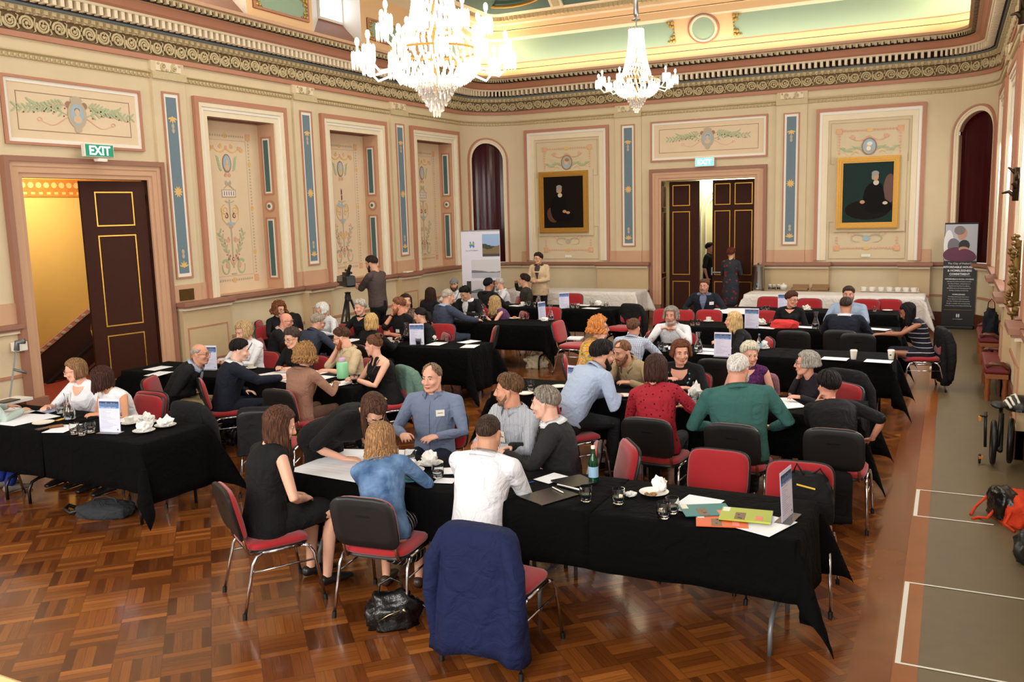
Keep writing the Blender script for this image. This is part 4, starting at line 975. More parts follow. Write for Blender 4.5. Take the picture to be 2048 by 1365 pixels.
    if collar and top in('long','short','roll'):
        mb=MB(); cm=tm; rad=nr*1.28*S
        ax=(nk2-neck).normalized(); a_=r_; b_=ax.cross(a_)*-1
        base=neck-ax*.012
        K=20; R0=[];R1=[];R2=[]
        for i in range(K+1):
            an=R(22)+(2*PI-R(44))*i/K; dv=a_*math.sin(an)+f_*math.cos(an); R0.append(base+dv*(rad+.012)); R1.append(base+dv*(rad+.002)+ax*.042*S); R2.append(base+dv*(rad+.026)-ax*.004*S+(f_*.02-ax*.03 if i in(0,K) else Vector((0,0,0))))
        mb.add(R0+R1+R2,[(i,i+1,K+1+i+1,K+1+i) for i in range(K)]+[(K+1+i,K+2+i,2*K+3+i,2*K+2+i) for i in range(K)])
        c_=mb.build('collar',cm,e,smooth=True); sdm=c_.modifiers.new('s','SOLIDIFY'); sdm.thickness=.003
        if not jacket:
            mb=MB(); [mb.quad(TS(t,-.06,.0125),TS(t,.06,.0125),TS(t+.1,.06,.0125),TS(t+.1,-.06,.0125)) for t in (.1,.2,.3,.4,.5,.6,.7,.8)]
            mb.build('button_placket',cm,e,smooth=True)
    if vneck:
        mb=MB(); rows=[1.0-vneck,1.0-vneck*.6,1.0-vneck*.3,.985]
        for i in range(3):
            t0,t1=rows[i],rows[i+1]; w0,w1=.75*(i)/3+.02,.75*(i+1)/3+.02
            for q in range(6): mb.quad(TS(t0,-w0+w0*q/3,.013),TS(t0,-w0+w0*(q+1)/3,.013),TS(t1,-w1+w1*(q+1)/3,.013),TS(t1,-w1+w1*q/3,.013))
        mb.build('neckline',sm,e,smooth=True)
    if legs in('trousers','dress','skirt','shorts'):
        mb=MB(); r0,_,_2=fr(0)
        if legs=='trousers' or legs=='shorts':
            chain(mb,[spine(-.12),spine(.06)],[(.172*S*girth,.128*S*girth),(.168*S*girth,.125*S*girth)],0,18,(1,0,0))
            for k in (0,1):
                hp_,kn,an=HP[k],KN[k],AN[k]
                if legs=='shorts': chain(mb,[hp_,hp_+(kn-hp_)*.5,kn-(kn-hp_)*.08],[.092*S,.082*S,.072*S],0,12)
                else: chain(mb,[hp_,hp_+(kn-hp_)*.5,kn,kn+(an-kn)*.5,an+Vector((0,0,.02))],[.092*S,.080*S,.066*S,.058*S,.052*S],0,12)
        else:
            if st: chain(mb,[spine(.05),Vector((0,.01,hipz*.78)),Vector((0,.0,hipz*.52))],[(.18*S,.14*S),(.20*S,.15*S),(.17*S,.12*S)],0,18,(1,0,0))
            else:
                chain(mb,[spine(.05),HP[0]*.5+HP[1]*.5,(KN[0]+KN[1])*.5*.5+(HP[0]+HP[1])*.25,(KN[0]+KN[1])*.5],[(.17*S,.12*S),(.185*S,.105*S),(.185*S,.09*S),(.165*S,.075*S)],0,18,(1,0,0))
                if legs=='skirt': chain(mb,[(KN[0]+KN[1])*.5,(AN[0]+AN[1])*.5+Vector((0,0,.18))],[(.165*S,.075*S),(.19*S,.12*S)],0,18,(1,0,0))
        remesh(mb.build({'trousers':'trousers','shorts':'shorts'}.get(legs,'skirt'),lm or tm,e,fix=False),vox*1.1,4)
    for k in (0,1):
        an=AN[k]; mb=MB(); chain(mb,[an+Vector((0,-.035,-.045)),an+Vector((0,.05,-.048)),an+Vector((0,.12,-.056)),an+Vector((0,.185,-.064))],[(.038,.04),(.044,.036),(.046,.028),(.034,.018)],0,12,(1,0,0)); mb.build('shoe',mat('shoe_%d_%d_%d'%shoe,shoe,.4),e,smooth=True)
    # face
    def hp3(p): return H@Vector(p)
    for sd in (-1,1):
        mb=MB(); c=(sd*.030,.0725,.012); mb.ell(hp3(c),(.0125*S,.0105*S,.0072*S),0,10,8,hm.to_3x3()); mb.ell(hp3((c[0],c[1]+.0085,c[2])),(.0058*S,.004*S,.0062*S),1,8,6,hm.to_3x3()); mb.build('eye',[eyew,eyeb],e,smooth=True)
        mb=MB(); mb.tube([hp3((sd*.014,.092,.034)),hp3((sd*.032,.091,.039)),hp3((sd*.050,.076,.033))],[.0035,.0042,.002],0,6); mb.build('eyebrow',hairmat(tuple(int(x*.8) for x in hc)),e,smooth=True)
    mb=MB(); mb.tube([hp3((-.024,.084,-.060)),hp3((-.009,.0955,-.0575)),hp3((.009,.0955,-.0575)),hp3((.024,.084,-.060))],[.002,.0055,.0055,.002],0,6); mb.tube([hp3((-.02,.085,-.063)),hp3((0,.094,-.068)),hp3((.02,.085,-.063))],[.002,.006,.002],0,6)
    mb.build('lips',mat('lips_%d'%sk[0],tuple(int(x*y) for x,y in zip(sk,(.84,.62,.62))),.45),e,smooth=True)
    if glasses:
        mb=MB(); gm=mat('spectacle_frame_%d'%glasses[0],glasses,.3,metal=.3)
        for sd in (-1,1):
            mb.tube([hp3((sd*.033+.024*math.cos(q*PI/8),.101-.006*abs(math.cos(q*PI/8)),.008+.019*math.sin(q*PI/8))) for q in range(17)],.0022,0,5,False)
            mb.tube([hp3((sd*.057,.094,.014)),hp3((sd*.078,.05,.012)),hp3((sd*.082,-.01,.006))],.002,0,5)
        mb.tube([hp3((-.010,.104,.012)),hp3((.010,.104,.012))],.002,0,5); mb.build('glasses',gm,e,smooth=True)
    if beard:
        bc,bt=beard; mb=MB(); bl={'stubble':(.004,.0),'short':(.011,.008),'full':(.013,.010)}[bt]; q=bl[0]; rn=random.Random(4)
        for sd in (-1,1): chain(mb,[hp3((sd*.070,.0,-.01)),hp3((sd*.066,.012,-.045)),hp3((sd*.050,.04,-.080)),hp3((sd*.022,.070,-.098-bl[1]*.5)),hp3((0,.078,-.10-bl[1]))],[.008+q*.5,.012+q,.014+q,.014+q,.016+q],0,10)
        chain(mb,[hp3((0,.06,-.09)),hp3((0,.076,-.105-bl[1]))],[.022+q*.6,.014+q],0,10); 
        for sd in (-1,1): chain(mb,[hp3((0,.100,-.046)),hp3((sd*.018,.093,-.048)),hp3((sd*.032,.078,-.066)),hp3((sd*.03,.07,-.085))],[.006,.008,.008,.01],0,8)
        remesh(mb.build('beard',hairmat(bc),e,fix=False),.007,2)
    # hair
    if hair and hair!='none':
        mb=MB(); hmx=hairmat(hc); th=hthick
        if hair in('short','bald','balding','buzz','curly'):
            cap_hair(mb,H,hair,{'short':th*.8,'bald':.007,'balding':.012,'buzz':.006,'curly':.035}[hair],front=front,seed=u)
            if hair=='short': comb(mb,H,th*.95,260 if vox<.009 else 120,int(u),front,.0065 if vox<.009 else .009)
            if hair=='curly': 
                strands(mb,H,hlen,.03,110,amp=.02,wav=90,seed=int(u),r=.012,azmin=58,flare=.15)
            o=mb.build('hair',hmx,e,smooth=True)
        elif hair in('long','wavy'):
            cap_hair(mb,H,'short',.016,front=front,seed=u); near=vox<.009
            if hair=='long': strands(mb,H,hlen,.012,170 if near else 90,amp=amp,wav=28,seed=int(u),r=.010 if near else .014,azmin=hazm)
            else: strands(mb,H,hlen,.016,230 if near else 100,amp=.013,wav=75,seed=int(u),r=.009 if near else .014,azmin=60,flare=.25)
            o=mb.build('hair',hmx,e,smooth=True)
        elif hair=='bob':
            cap_hair(mb,H,'short',.02,front=front,seed=u); strands(mb,H,hlen,.02,120,amp=.004,wav=20,seed=int(u),r=.014,azmin=64,flare=.1); o=mb.build('hair',hmx,e,smooth=True)
        elif hair in('bun','ponytail'):
            cap_hair(mb,H,'short',.012,front=front,seed=u)
            if hair=='bun':
                rn=random.Random(3)
                for i in range(14):
                    a=rn.random()*6.28; mb.tube([hp3((.035*math.cos(a+q*.7),-.085+.03*math.sin(a*2+q),.105+.03*math.sin(a+q*.7))) for q in range(8)],.011*S,0,6)
            else: 
                mb.tube([hp3((0,-.11,.03)),hp3((0,-.15,.0)),hp3((0,-.15,-.08)),hp3((0,-.14,-.16))],[.02,.034,.03,.012],0,10)
            o=mb.build('hair',hmx,e,smooth=True)
    if hat:
        mb=MB(); cap_hair(mb,H,'short',.024,front=.35); mb.ell(hp3((0,.10,.062)),(.07*S,.05*S,.010*S),0,14,6,hm.to_3x3()); mb.build('flat_cap',hat,e,smooth=True)
    if badge:
        t,a,w,h_=badge; c=TS(t,a,.032 if jacket else .017); nf=(TS(t,a,.05)-TS(t,a,0)).normalized(); rt=Vector((0,0,1)).cross(nf).normalized(); u2=nf.cross(rt)
        mb=MB(); q=[c+rt*x+u2*y+nf*z for z in (0,.003) for x,y in ((-w/2,-h_/2),(w/2,-h_/2),(w/2,h_/2),(-w/2,h_/2))]
        mb.add(q,[(0,1,2,3),(4,5,6,7),(0,1,5,4),(1,2,6,5),(2,3,7,6),(3,0,4,7)],0)
        q=[c+rt*x+u2*y+nf*.0035 for x,y in ((-w*.3,-h_*.06),(w*.3,-h_*.06),(w*.3,h_*.06),(-w*.3,h_*.06))]; mb.add(q,[(0,1,2,3)],1)
        mb.build('name_badge',[white,mat('badge_print',(120,124,140),.6)],e)
    if lanyard:
        mb=MB(); 
        for sd in (-1,1): mb.tube([TS(1.0,sd*1.2,.02),TS(.93,sd*.75,.022),TS(.8,sd*.4,.024),TS(.62,sd*.15,.024),TS(.45,0,.024)],.005,0,6)
        mb.build('lanyard',mat('lanyard_%d_%d'%(lanyard[0],lanyard[1]),lanyard,.6),e,smooth=True)
    if pendant:
        mb=MB(); rn=random.Random(2)
        for i in range(15):
            q=i/14; a=(q-.5)*1.3; mb.ell(TS(.92-.34*(1-(2*q-1)**2),a,.024),(.009,.009,.011),i%2,8,6)
        mb.build('necklace',[mat('turquoise_beads',(40,150,165),.3),mat('pale_beads',(205,200,190),.3)],e,smooth=True)
    if watch:
        k=watch if watch in(0,1) and watch is not True else 0; a=WR[k]; d=(WR[k]-EL[k]).normalized(); mb=MB(); c=a-d*.03
        mb.tube([c-d*.009,c+d*.009],[.032*S,.031*S],0,16); mb.ell(c+Vector((0,0,.028)),(.019,.019,.007),1,14,6); mb.build('watch',[black,mat('watch_face',(60,64,70),.2)],e,smooth=True)
    e['_chair']=1 if (not st) else 0
    return e
PC=[]
def sit(label,u,v,heading,chair=None,**k):
    """a seated person, with a chair under them"""
    e=person(label,u,v,heading,**k); del e['_chair']
    if chair: PC.append((e.location.x+math.sin(R(heading))*.05,e.location.y+math.cos(R(heading))*.05,heading,chair))
    return e
def stand(label,u,v,heading,**k):
    e=person(label,u,v,heading,pose='stand',**k); del e['_chair']; return e
# ================================================================ chairs
redf=mat('red_chair_fabric',(154,18,27),.9,bump=.12,bscale=300,sheen=.3); bronze=mat('bronze_bar',(120,84,56),.35,metal=.7)
def chair_template():
    t=empty('stacking_chair',(0,0,0))
    def pad(w,d,h,rad,bul,f,mi=0,mb=None):
        mb=mb or MB(); n=28; L=[]
        for lv,(ins,z) in enumerate(((.012,-h/2),(0,-h*.3),(0,h*.2),(.014,h*.5),(.06,h*.5+bul))):
            for j in range(n):
                a=2*PI*(j+.5)/n; c,s=math.cos(a),math.sin(a); e=.42
                x=math.copysign(abs(c)**e,c)*(w/2-ins); y=math.copysign(abs(s)**e,s)*(d/2-ins); L.append(f(x,y,z))
        fs=[(i*n+j,i*n+(j+1)%n,(i+1)*n+(j+1)%n,(i+1)*n+j) for i in range(4) for j in range(n)]+[tuple(range(n))[::-1],tuple(range(4*n,5*n))]
        return mb.add(L,fs,mi)
    seat=pad(.47,.44,.045,.1,.008,lambda x,y,z:Vector((x,y,.452+z+ (-.03*max(0,(y-.15)/.07)**2 if y>.15 else 0)))).build('seat',redf,t,smooth=60)
    pad(.45,.42,.03,.1,0,lambda x,y,z:Vector((x,y,.418+z))).build('seat_shell',black,seat,smooth=60)
    ba=R(13)
    def bk(x,y,z,o=0): # y up the back, z toward the front
        zz=z+o-.35*x*x; return Vector((x,-.205-math.sin(ba)*(y+.17)+zz*math.cos(ba)+.0,.675+y*math.cos(ba)+zz*math.sin(ba)))
    back=pad(.445,.345,.035,.1,.006,lambda x,y,z:bk(x,y,z,.0)).build('backrest',redf,t,smooth=60)
    mb=pad(.465,.365,.03,.1,-.0,lambda x,y,z:bk(x,y,-z,-.026)); sh=mb.build('back_shell',black,back,smooth=60)
    mb=MB(); mb.add([bk(x,y,-.0,o) for o in (-.043,-.047) for x,y in ((-.05,.05),(.05,.05),(.05,.062),(-.05,.062))],[(0,1,2,3),(4,5,6,7),(0,1,5,4),(2,3,7,6)]); mb.build('back_slot',blackm,sh)
    for s in (-1,1):
        x=s*.235
        lg=MB().tube([(x,.13,.415),(x*1.02,.185,.40),(x*1.05,.215,.35),(x*1.12,.27,.015)],.0115,0,8).build('leg',chrome,t,smooth=True); MB().tube([(x*1.115,.268,.04),(x*1.125,.272,0)],.015,0,8).build('foot_cap',black,lg,smooth=60)
        lg=MB().tube([(x,-.12,.415),(x*1.02,-.17,.40),(x*1.05,-.2,.35),(x*1.12,-.28,.015)],.0115,0,8).build('leg',chrome,t,smooth=True); MB().tube([(x*1.115,-.278,.04),(x*1.125,-.282,0)],.015,0,8).build('foot_cap',black,lg,smooth=60)
        MB().tube([(x,.14,.415),(x,-.13,.415)],.0115,0,8).tube([(x*1.055,.225,.30),(x*1.055,-.215,.30)],.007,0,6).build('side_rail',chrome,t,smooth=True)
        MB().tube([(s*.19,-.1,.405),(s*.19,-.2,.41),(s*.19,-.225,.45),(s*.19,-.245,.55)],[.011]*4,0,6).build('back_bar',bronze,t,smooth=True)
    MB().tube([(-.235,.05,.405),(.235,.05,.405)],.009,0,6).tube([(-.235,-.1,.405),(.235,-.1,.405)],.009,0,6).build('cross_bar',chrome,t,smooth=True)
    return t
CHAIR=chair_template(); _cu=[False]
def place_chair(x,y,heading,label,group=None,z=0):
    if not _cu[0]: o=CHAIR; _cu[0]=True
    else: o=copy_tree(CHAIR)
    o.location=(x,y,z); o.rotation_euler=(0,0,-R(heading)); tag(o,label,'chair','red and black stacking chairs'); return o
# ================================================================ tables
blackcloth=cloth('black_tablecloth',(8,8,9),rough=.95); blackcloth.node_tree.nodes['Principled BSDF'].inputs['Specular IOR Level'].default_value=.08; [blackcloth.node_tree.nodes['Principled BSDF']]; whitecloth=cloth('white_tablecloth',(226,220,214),rough=.85)
def drape(name,xa,xb,ya,yb,drops,label,m,group,z=.745,seed=0,ripple=.012,dx=.06,dy=.06,corner=.42,hemslope=0):
    dl,dr,df,db=drops; rnd=random.Random(seed)
    def rng(a,b,d0,d1,st):
        L=[a-d0*(1-i/6)**1 for i in range(6)] if d0 else []; k=max(2,int((b-a)/st)); L+=[a+(b-a)*i/k for i in range(k+1)]; L+=[b+d1*(i+1)/6 for i in range(6)] if d1 else []; return L
    SX=rng(xa,xb,dl,dr,dx); SY=rng(ya,yb,df,db,dy); mb=MB(); ph=rnd.random()*6
    for t_ in SY:
        for s_ in SX:
            cx=min(max(s_,xa),xb); cy=min(max(t_,ya),yb); ex=s_-cx; ey=t_-cy; rho=math.hypot(ex,ey)
            if rho==0: mb.v.append((cx,cy,z)); continue
            if ex and ey:
                fi=math.atan2(abs(ey),abs(ex)); b=math.sin(2*fi); ro=.010+rho*corner*b+.03*rho
                x=cx+math.copysign(ro*math.cos(fi),ex); y=cy+math.copysign(ro*math.sin(fi),ey)
            else:
                q=s_ if ey else t_; w_=(math.sin(q*7+ph)+.6*math.sin(q*17+ph*2))*ripple*rho/.35; ro=.010+.03*rho+w_
                x=cx+(math.copysign(ro,ex) if ex else 0); y=cy+(math.copysign(ro,ey) if ey else 0)
            r0=.012; zz=z-max(0,(math.sqrt(max(0,rho*rho-(.6*ro)**2)) if ex and ey else rho)-.004); mb.v.append((x,y,max(zz,.012)))
    n=len(SX)
    for j in range(len(SY)-1):
        for i in range(n-1): mb.f.append((j*n+i,j*n+i+1,(j+1)*n+i+1,(j+1)*n+i)); mb.m.append(0)
    o=mb.build(name,m,smooth=True); s=o.modifiers.new('s','SOLIDIFY'); s.thickness=.003; s.offset=-1
    tag(o,label,'tablecloth',group); return o
def folding_table(x0,x1,y0,y1,label,z=.735,metal=None):
    metal=metal or blackm; t=empty('folding_table',((x0+x1)/2,(y0+y1)/2,0),0,label,'table','folding tables under cloths'); w,d=(x1-x0)/2,(y1-y0)/2
    mb=MB(); mb.box((-w,-d,z-.03),(w,d,z)); mb.build('tabletop',mat('table_laminate',(150,140,124),.5),t)
    for s in (-1,1):
        x=s*(w-.16); mb=MB()
        for q in (-1,1): mb.tube([(x,q*.10,z-.03),(x,q*.10,.22)],.014,0,8)
        mb.tube([(x,-.31,0),(x,-.31,.13),(x,-.27,.20),(x,-.2,.22),(x,.2,.22),(x,.27,.20),(x,.31,.13),(x,.31,0)],.015,0,8); mb.tube([(x-s*.02,0,.22),(x-s*.45,0,z-.04)],.008,0,6)
        mb.build('leg_frame',metal,t,smooth=True)
    return t
GC='black tablecloths'
ROWS=[]
def table_row(nm,x0,x1,y0,y1,seed=0,metal=None,drop=.34,where=''):
    xm=(x0+x1)/2
    folding_table(x0,xm-.005,y0,y1,'folding table under the left half of '+where,metal=metal); folding_table(xm+.005,x1,y0,y1,'folding table under the right half of '+where,metal=metal)
    ov=xm+.55
    drape('tablecloth',xm-.1,x1,y0,y1,(0,drop+.12,drop,drop),'black cloth over the right half of '+where,blackcloth,GC,z=.739,seed=seed)
    drape('tablecloth',x0,ov,y0,y1,(drop,0,drop,drop),'black cloth over the left half of '+where,blackcloth,GC,z=.743,seed=seed+5)
table_row('A',-4.28,-.69,4.90,5.65,1,greym,.36,'the nearest table')
table_row('B',-9.65,-6.04,5.08,5.84,2,None,.42,'the table by the left doorway')
table_row('C',-9.35,-5.80,7.66,8.42,3,None,.40,'the table with the green flask')
table_row('D',-9.5,-5.88,10.42,11.2,4,None,.5,'the table behind the green flask table')
table_row('E',-9.5,-5.88,13.02,13.8,5,None,.42,'the blue suit person\'s table')
table_row('F',-9.3,-5.55,15.35,16.1,6,None,.42,'the far left black table')
table_row('G',-4.25,-.64,8.02,8.80,7,None,.40,'the green shirt person\'s table')
table_row('H',-4.2,-.56,11.0,11.78,8,None,.42,'the paper coffee cup table')
table_row('I',-4.2,-.62,13.5,14.25,9,None,.42,'the red bag table')
table_row('J',-4.0,-.75,15.75,16.5,10,None,.42,'the far right black table')
for x0,x1,y0,y1,w_ in ((-9.6,-6.25,18.75,19.6,'left of the back door'),(-3.85,-.42,18.7,19.5,'right of the back door, set with cups')):
    folding_table(x0,x1,y0,y1,'long table under the white cloth '+w_); drape('tablecloth',x0,x1,y0,y1,(.55,.5,.5,.3),'white cloth over the long table '+w_,whitecloth,'white tablecloths',z=.755,seed=3,corner=.4)
# ================================================================ who is where
C_=cloth
bk=C_('black_jersey',(15,15,17)); bk2=C_('black_wool',(20,20,22)); navy=C_('navy_suit',(22,26,40)); wht=C_('white_cotton',(222,222,228),rough=.8)
char=C_('charcoal_suit',(38,38,40)); ltb=C_('light_blue_cotton',(168,184,212)); blu=C_('blue_chambray',(112,124,150)); beige=C_('beige_linen',(190,170,138)); 
jeans=C_('dark_denim',(28,34,50)); dtro=C_('dark_trousers',(24,24,27)); khaki=C_('khaki_chino',(176,150,112))
def chair_from_back(u,v,h,z=.80): p=at(u,v,z); return (p.x+math.sin(R(h))*.28,p.y+math.cos(R(h))*.28)
FIX={'red chair under the person in the black dress':(452,985,32,.80),'black backed chair under the person in the denim jacket':(727,1008,-6,.80),'chair hidden under the navy suit jacket':(952,1075,2,.80),'black backed chair under the person in the red blouse':(1295,846,4,.80),'black backed chair under the person in the teal green shirt':(1465,858,3,.80),'black backed chair under the person in the black blouse':(1668,868,0,.80)}
def SEAT(k): u,v,h,z=FIX[k]; q=chair_from_back(u,v,h,z); return (q[0]-math.sin(R(h))*.04,q[1]-math.cos(R(h))*.04)
# ---- nearest table
sit('person in a black sleeveless dress with long brown hair, seated at the near table end',548,852,32,chair='red chair under the person in the black dress',lean=20,hy=18,hp=22,fem=True,sk=(220,168,142),hair='long',hc=(74,46,34),hlen=.26,arms=('lap','lap'),top='none',tm=bk,legs='dress',lm=bk,collar=False,vox=.0075,seat=SEAT('red chair under the person in the black dress'))
sit('person in a denim jacket with long curly blond hair, back to the camera',738,885,4,chair='black backed chair under the person in the denim jacket',lean=20,fem=True,hp=12,hair='wavy',hc=(140,104,70),hlen=.27,arms=('tablein','tablein'),top='long',tm=C_('blue_denim',(52,82,122),'denim',(110,140,176)),collar=True,legs='skirt',lm=C_('striped_skirt',(190,185,180),'stripe',(22,22,24),22,thr=.16),vox=.0075,shoe=(60,44,34),seat=SEAT('black backed chair under the person in the denim jacket'))
sit('person in a white shirt with short dark hair, back to the camera, navy jacket behind',978,866,2,chair='chair hidden under the navy suit jacket',lean=24,hp=6,hy=-8,sk=(190,140,112),hair='buzz',hc=(52,38,30),arms=('tablein','tablein'),top='long',tm=wht,lm=dtro,vox=.0075,girth=1.06,ry=4.52)
stand('standing person in a black T-shirt with brown hair, bending over the large paper',742,800,100,lean=64,hy=14,hp=62,fem=True,sk=(222,170,146),hair='long',hc=(70,44,34),hlen=.2,arms=((-.16,.50,.80),(.14,.40,.80)),top='short',tm=bk,lm=bk,collar=False,vox=.0075,glasses=(200,170,140),hz=.90,root=(-4.38,5.40))
sit('person in a blue button-up shirt with a white name badge, facing the camera',863,757,172,chair='red chair behind the person in the blue button-up shirt',lean=4,hy=4,hp=4,sk=(222,164,140),hair='balding',hc=(112,90,70),arms=((-.16,.30,.74),(.16,.30,.74)),top='long',tm=blu,lm=jeans,badge=(.72,-.55,.075,.055),vox=.0075,front=.62,hthick=.010,ry=6.12)
sit('person in a navy and white striped shirt with brown swept hair, looking left',1016,782,202,chair='red chair behind the person in the striped shirt',lean=14,hy=48,hp=4,sk=(206,146,120),hair='short',hc=(92,66,46),arms=('table','tablein'),top='long',tm=C_('pinstriped_shirt',(222,224,230),'stripe',(70,78,104),62,thr=.55),lm=jeans,badge=(.62,.0,.055,.09),beard=((120,92,70),'stubble'),vox=.0075,hthick=.022,ry=6.1)
sit('person in a charcoal blazer with short grey hair, in profile',1090,808,252,chair='red chair under the person in the charcoal blazer',lean=16,hy=10,hp=6,sk=(226,176,156),hair='short',hc=(122,112,102),arms=('table','tablein'),top='long',tm=wht,jacket=char,lm=dtro,vox=.0075,hthick=.018,ry=5.95)
# ---- left table
sit('person in a mint jacket and blue trousers at the left edge of the photo',-40,750,12,chair='red chair at the left edge under the person in the mint jacket',lean=12,fem=True,hair='short',hc=(70,50,40),arms=('table','table'),top='long',tm=C_('mint_jacket',(176,190,184)),lm=C_('cobalt_trousers',(28,48,130)),vox=.009,feet=.12,shoe=(120,110,104))
sit('person in a loose white top with glasses and brown hair, by the left doorway',150,742,176,chair='red chair behind the person in the loose white top',lean=10,hy=52,hp=14,fem=True,hair='long',hazm=92,hc=(120,88,60),hlen=.10,sk=(224,168,144),arms=('lap','table'),top='short',tm=wht,vneck=.2,collar=False,lm=dtro,glasses=(170,130,110),vox=.0085,ry=6.12)
sit('person in a white sleeveless top with dark brown hair, bent toward a neighbour',203,760,184,chair='red chair behind the person in the white sleeveless top',lean=14,hy=72,hp=24,fem=True,hair='bob',hc=(56,32,26),hlen=.13,sk=(202,142,108),arms=('table','chin'),top='none',tm=wht,collar=False,lm=bk,vox=.0085,ry=6.1)
# ---- green flask table
sit('person in a black cardigan and khaki trousers with grey hair and glasses, leaning forward',393,692,62,chair='red and black chair under the person in the khaki trousers',lean=36,hp=6,hy=8,sk=(206,148,120),hair='bald',hc=(150,138,126),arms=('lap','lap'),top='long',tm=ltb,jacket=bk2,lm=khaki,glasses=(40,36,34),vox=.0085,root=(-7.95,7.18))
sit('person in a dark suit with short black hair, holding a pen over the paper',480,702,38,chair='red and black chair under the person in the dark suit at the flask table',lean=20,hy=14,hp=14,sk=(226,180,158),hair='short',hc=(26,22,22),arms=('lap','reach'),top='long',tm=wht,jacket=navy,lm=navy,vox=.0085,hthick=.02,ry=7.3)
sit('person in a white shirt with blond hair, name badge and both hands on the table',487,664,186,chair='red chair behind the person in the white shirt with blond hair',lean=12,hp=22,hy=10,fem=True,hair='bob',hc=(164,136,98),hlen=.08,sk=(220,166,142),arms=('tablein','table'),top='long',tm=wht,lm=dtro,badge=(.72,.5,.06,.04),vox=.0085,lanyard=(60,60,70),ry=8.7)
sit('person in a brown linen jacket with wavy light brown hair, back to the camera',612,712,6,chair='red and black chair under the person in the brown linen jacket',lean=12,fem=True,hp=6,hair='curly',hc=(142,104,66),hlen=.08,arms=('table','table'),top='long',tm=C_('brown_linen',(146,108,90)),lm=C_('brown_trousers',(90,66,54)),vox=.0085,sc=1.04,hthick=.02,ry=7.28)
sit('person in black with short dark hair and round glasses, smiling, facing the camera',583,678,180,chair='red chair behind the person with round glasses',lean=14,hy=6,hp=14,fem=True,hair='short',hc=(70,58,54),sk=(222,166,142),arms=('table','tablein'),top='long',tm=bk,collar=False,lm=bk,glasses=(24,22,22),vox=.0085,hthick=.026,ry=8.68)
sit('person in a beige shirt with a red-brown beard, hand to mouth',683,676,206,chair='red chair behind the person in the beige shirt',lean=12,hy=40,hp=18,sk=(220,164,140),hair='short',hc=(74,48,36),arms=('table','mouth'),top='short',tm=beige,lm=dtro,glasses=(120,90,70),beard=((140,78,44),'full'),vox=.0085,ry=8.68)
sit('person in a black halter top with hair in a bun, hands clasped on the table',747,692,212,chair='chair draped with the green jacket',lean=16,hy=52,hp=6,fem=True,hair='bun',hc=(92,60,42),sk=(228,172,148),arms=('tablein','tablein'),top='halter',tm=bk,legs='dress',lm=bk,collar=False,lanyard=(60,60,64),badge=(.42,.3,.06,.05),watch=1,vox=.0085,girth=1.15,ry=8.25)
# ---- table behind (left of centre)
sit('bald person with glasses in a black jacket, in profile facing right',573,642,66,chair='red and black chair under the bald person in the black jacket',lean=14,hp=14,hy=6,sk=(220,152,128),hair='none',hc=(150,130,110),arms=('table','tablein'),top='long',tm=C_('pink_shirt',(210,170,170)),jacket=bk2,lm=dtro,glasses=(60,50,46),vox=.011,hz=.50,ry=10.05)
sit('person with curly auburn hair and glasses, beside the wall',559,620,104,chair='red chair under the person with curly auburn hair',lean=8,fem=True,hp=8,hair='curly',hc=(112,66,42),hlen=.08,arms=('table','table'),top='long',tm=bk2,lm=bk,glasses=(60,40,36),vox=.012,ry=11.2)
sit('person with white hair in a white shirt, hand on cheek',643,622,196,chair='red chair under the person with white hair at the wall',lean=16,hp=20,hy=4,fem=True,hair='bob',hc=(205,200,194),hlen=.05,arms=('table','cheek'),top='long',tm=wht,lm=bk,vox=.012,ry=11.5)
sit('person in a slate blue shirt with grey curly hair, back to the camera',637,646,14,chair='chair under the person in the slate blue shirt',lean=16,hp=18,hy=22,sk=(214,160,136),hair='short',hc=(150,138,124),arms=('table','table'),top='long',tm=C_('slate_blue_cotton',(54,61,80)),lm=jeans,vox=.011,hthick=.022,girth=1.12,glasses=(30,30,30),ry=10.05)
sit('person in black with very short grey hair, facing the camera by the tripod',720,616,184,chair='red chair under the person with very short grey hair',lean=6,hy=10,hp=8,fem=True,hair='short',hc=(176,168,156),sk=(222,166,142),arms=('lap','table'),top='long',tm=bk,collar=False,vneck=.12,lm=bk,vox=.011,hthick=.022,ry=11.5)
sit('person in black with straight blond hair, back to the camera',745,644,8,chair='chair under the person in black with straight blond hair',lean=10,fem=True,hair='long',hc=(186,150,98),hlen=.12,arms=('table','table'),top='long',tm=bk,collar=False,lm=bk,vox=.011,ry=10.08)
sit('person in a black T-shirt with a reddish beard, hand at mouth',797,612,206,chair='red chair under the person in the black T-shirt with a reddish beard',lean=10,hy=38,hp=8,sk=(216,146,118),hair='short',hc=(118,76,54),arms=('fold','mouth'),top='short',tm=bk,collar=False,lm=jeans,beard=((140,84,58),'short'),badge=(.55,-.35,.07,.05),vox=.0105,watch=1,ry=11.5)
sit('person with black tied-back hair in a black top, looking left',840,632,224,chair='chair under the person with black tied-back hair',lean=8,hy=40,hp=14,fem=True,hair='ponytail',hc=(22,18,20),sk=(218,164,138),arms=('lap','table'),top='long',tm=bk,collar=False,vneck=.14,lm=bk,vox=.0105,ry=11.1)
sit('person with dark hair half hidden behind the bearded one, hand on chin',812,604,120,chair='red chair behind the half hidden person with dark hair',lean=8,fem=True,hy=10,hair='long',hc=(40,26,22),hlen=.12,arms=('table','chin'),top='long',tm=C_('patterned_blouse',(120,96,80),'dots',(60,50,44),40),collar=False,lm=bk,vox=.012,ry=12.2)
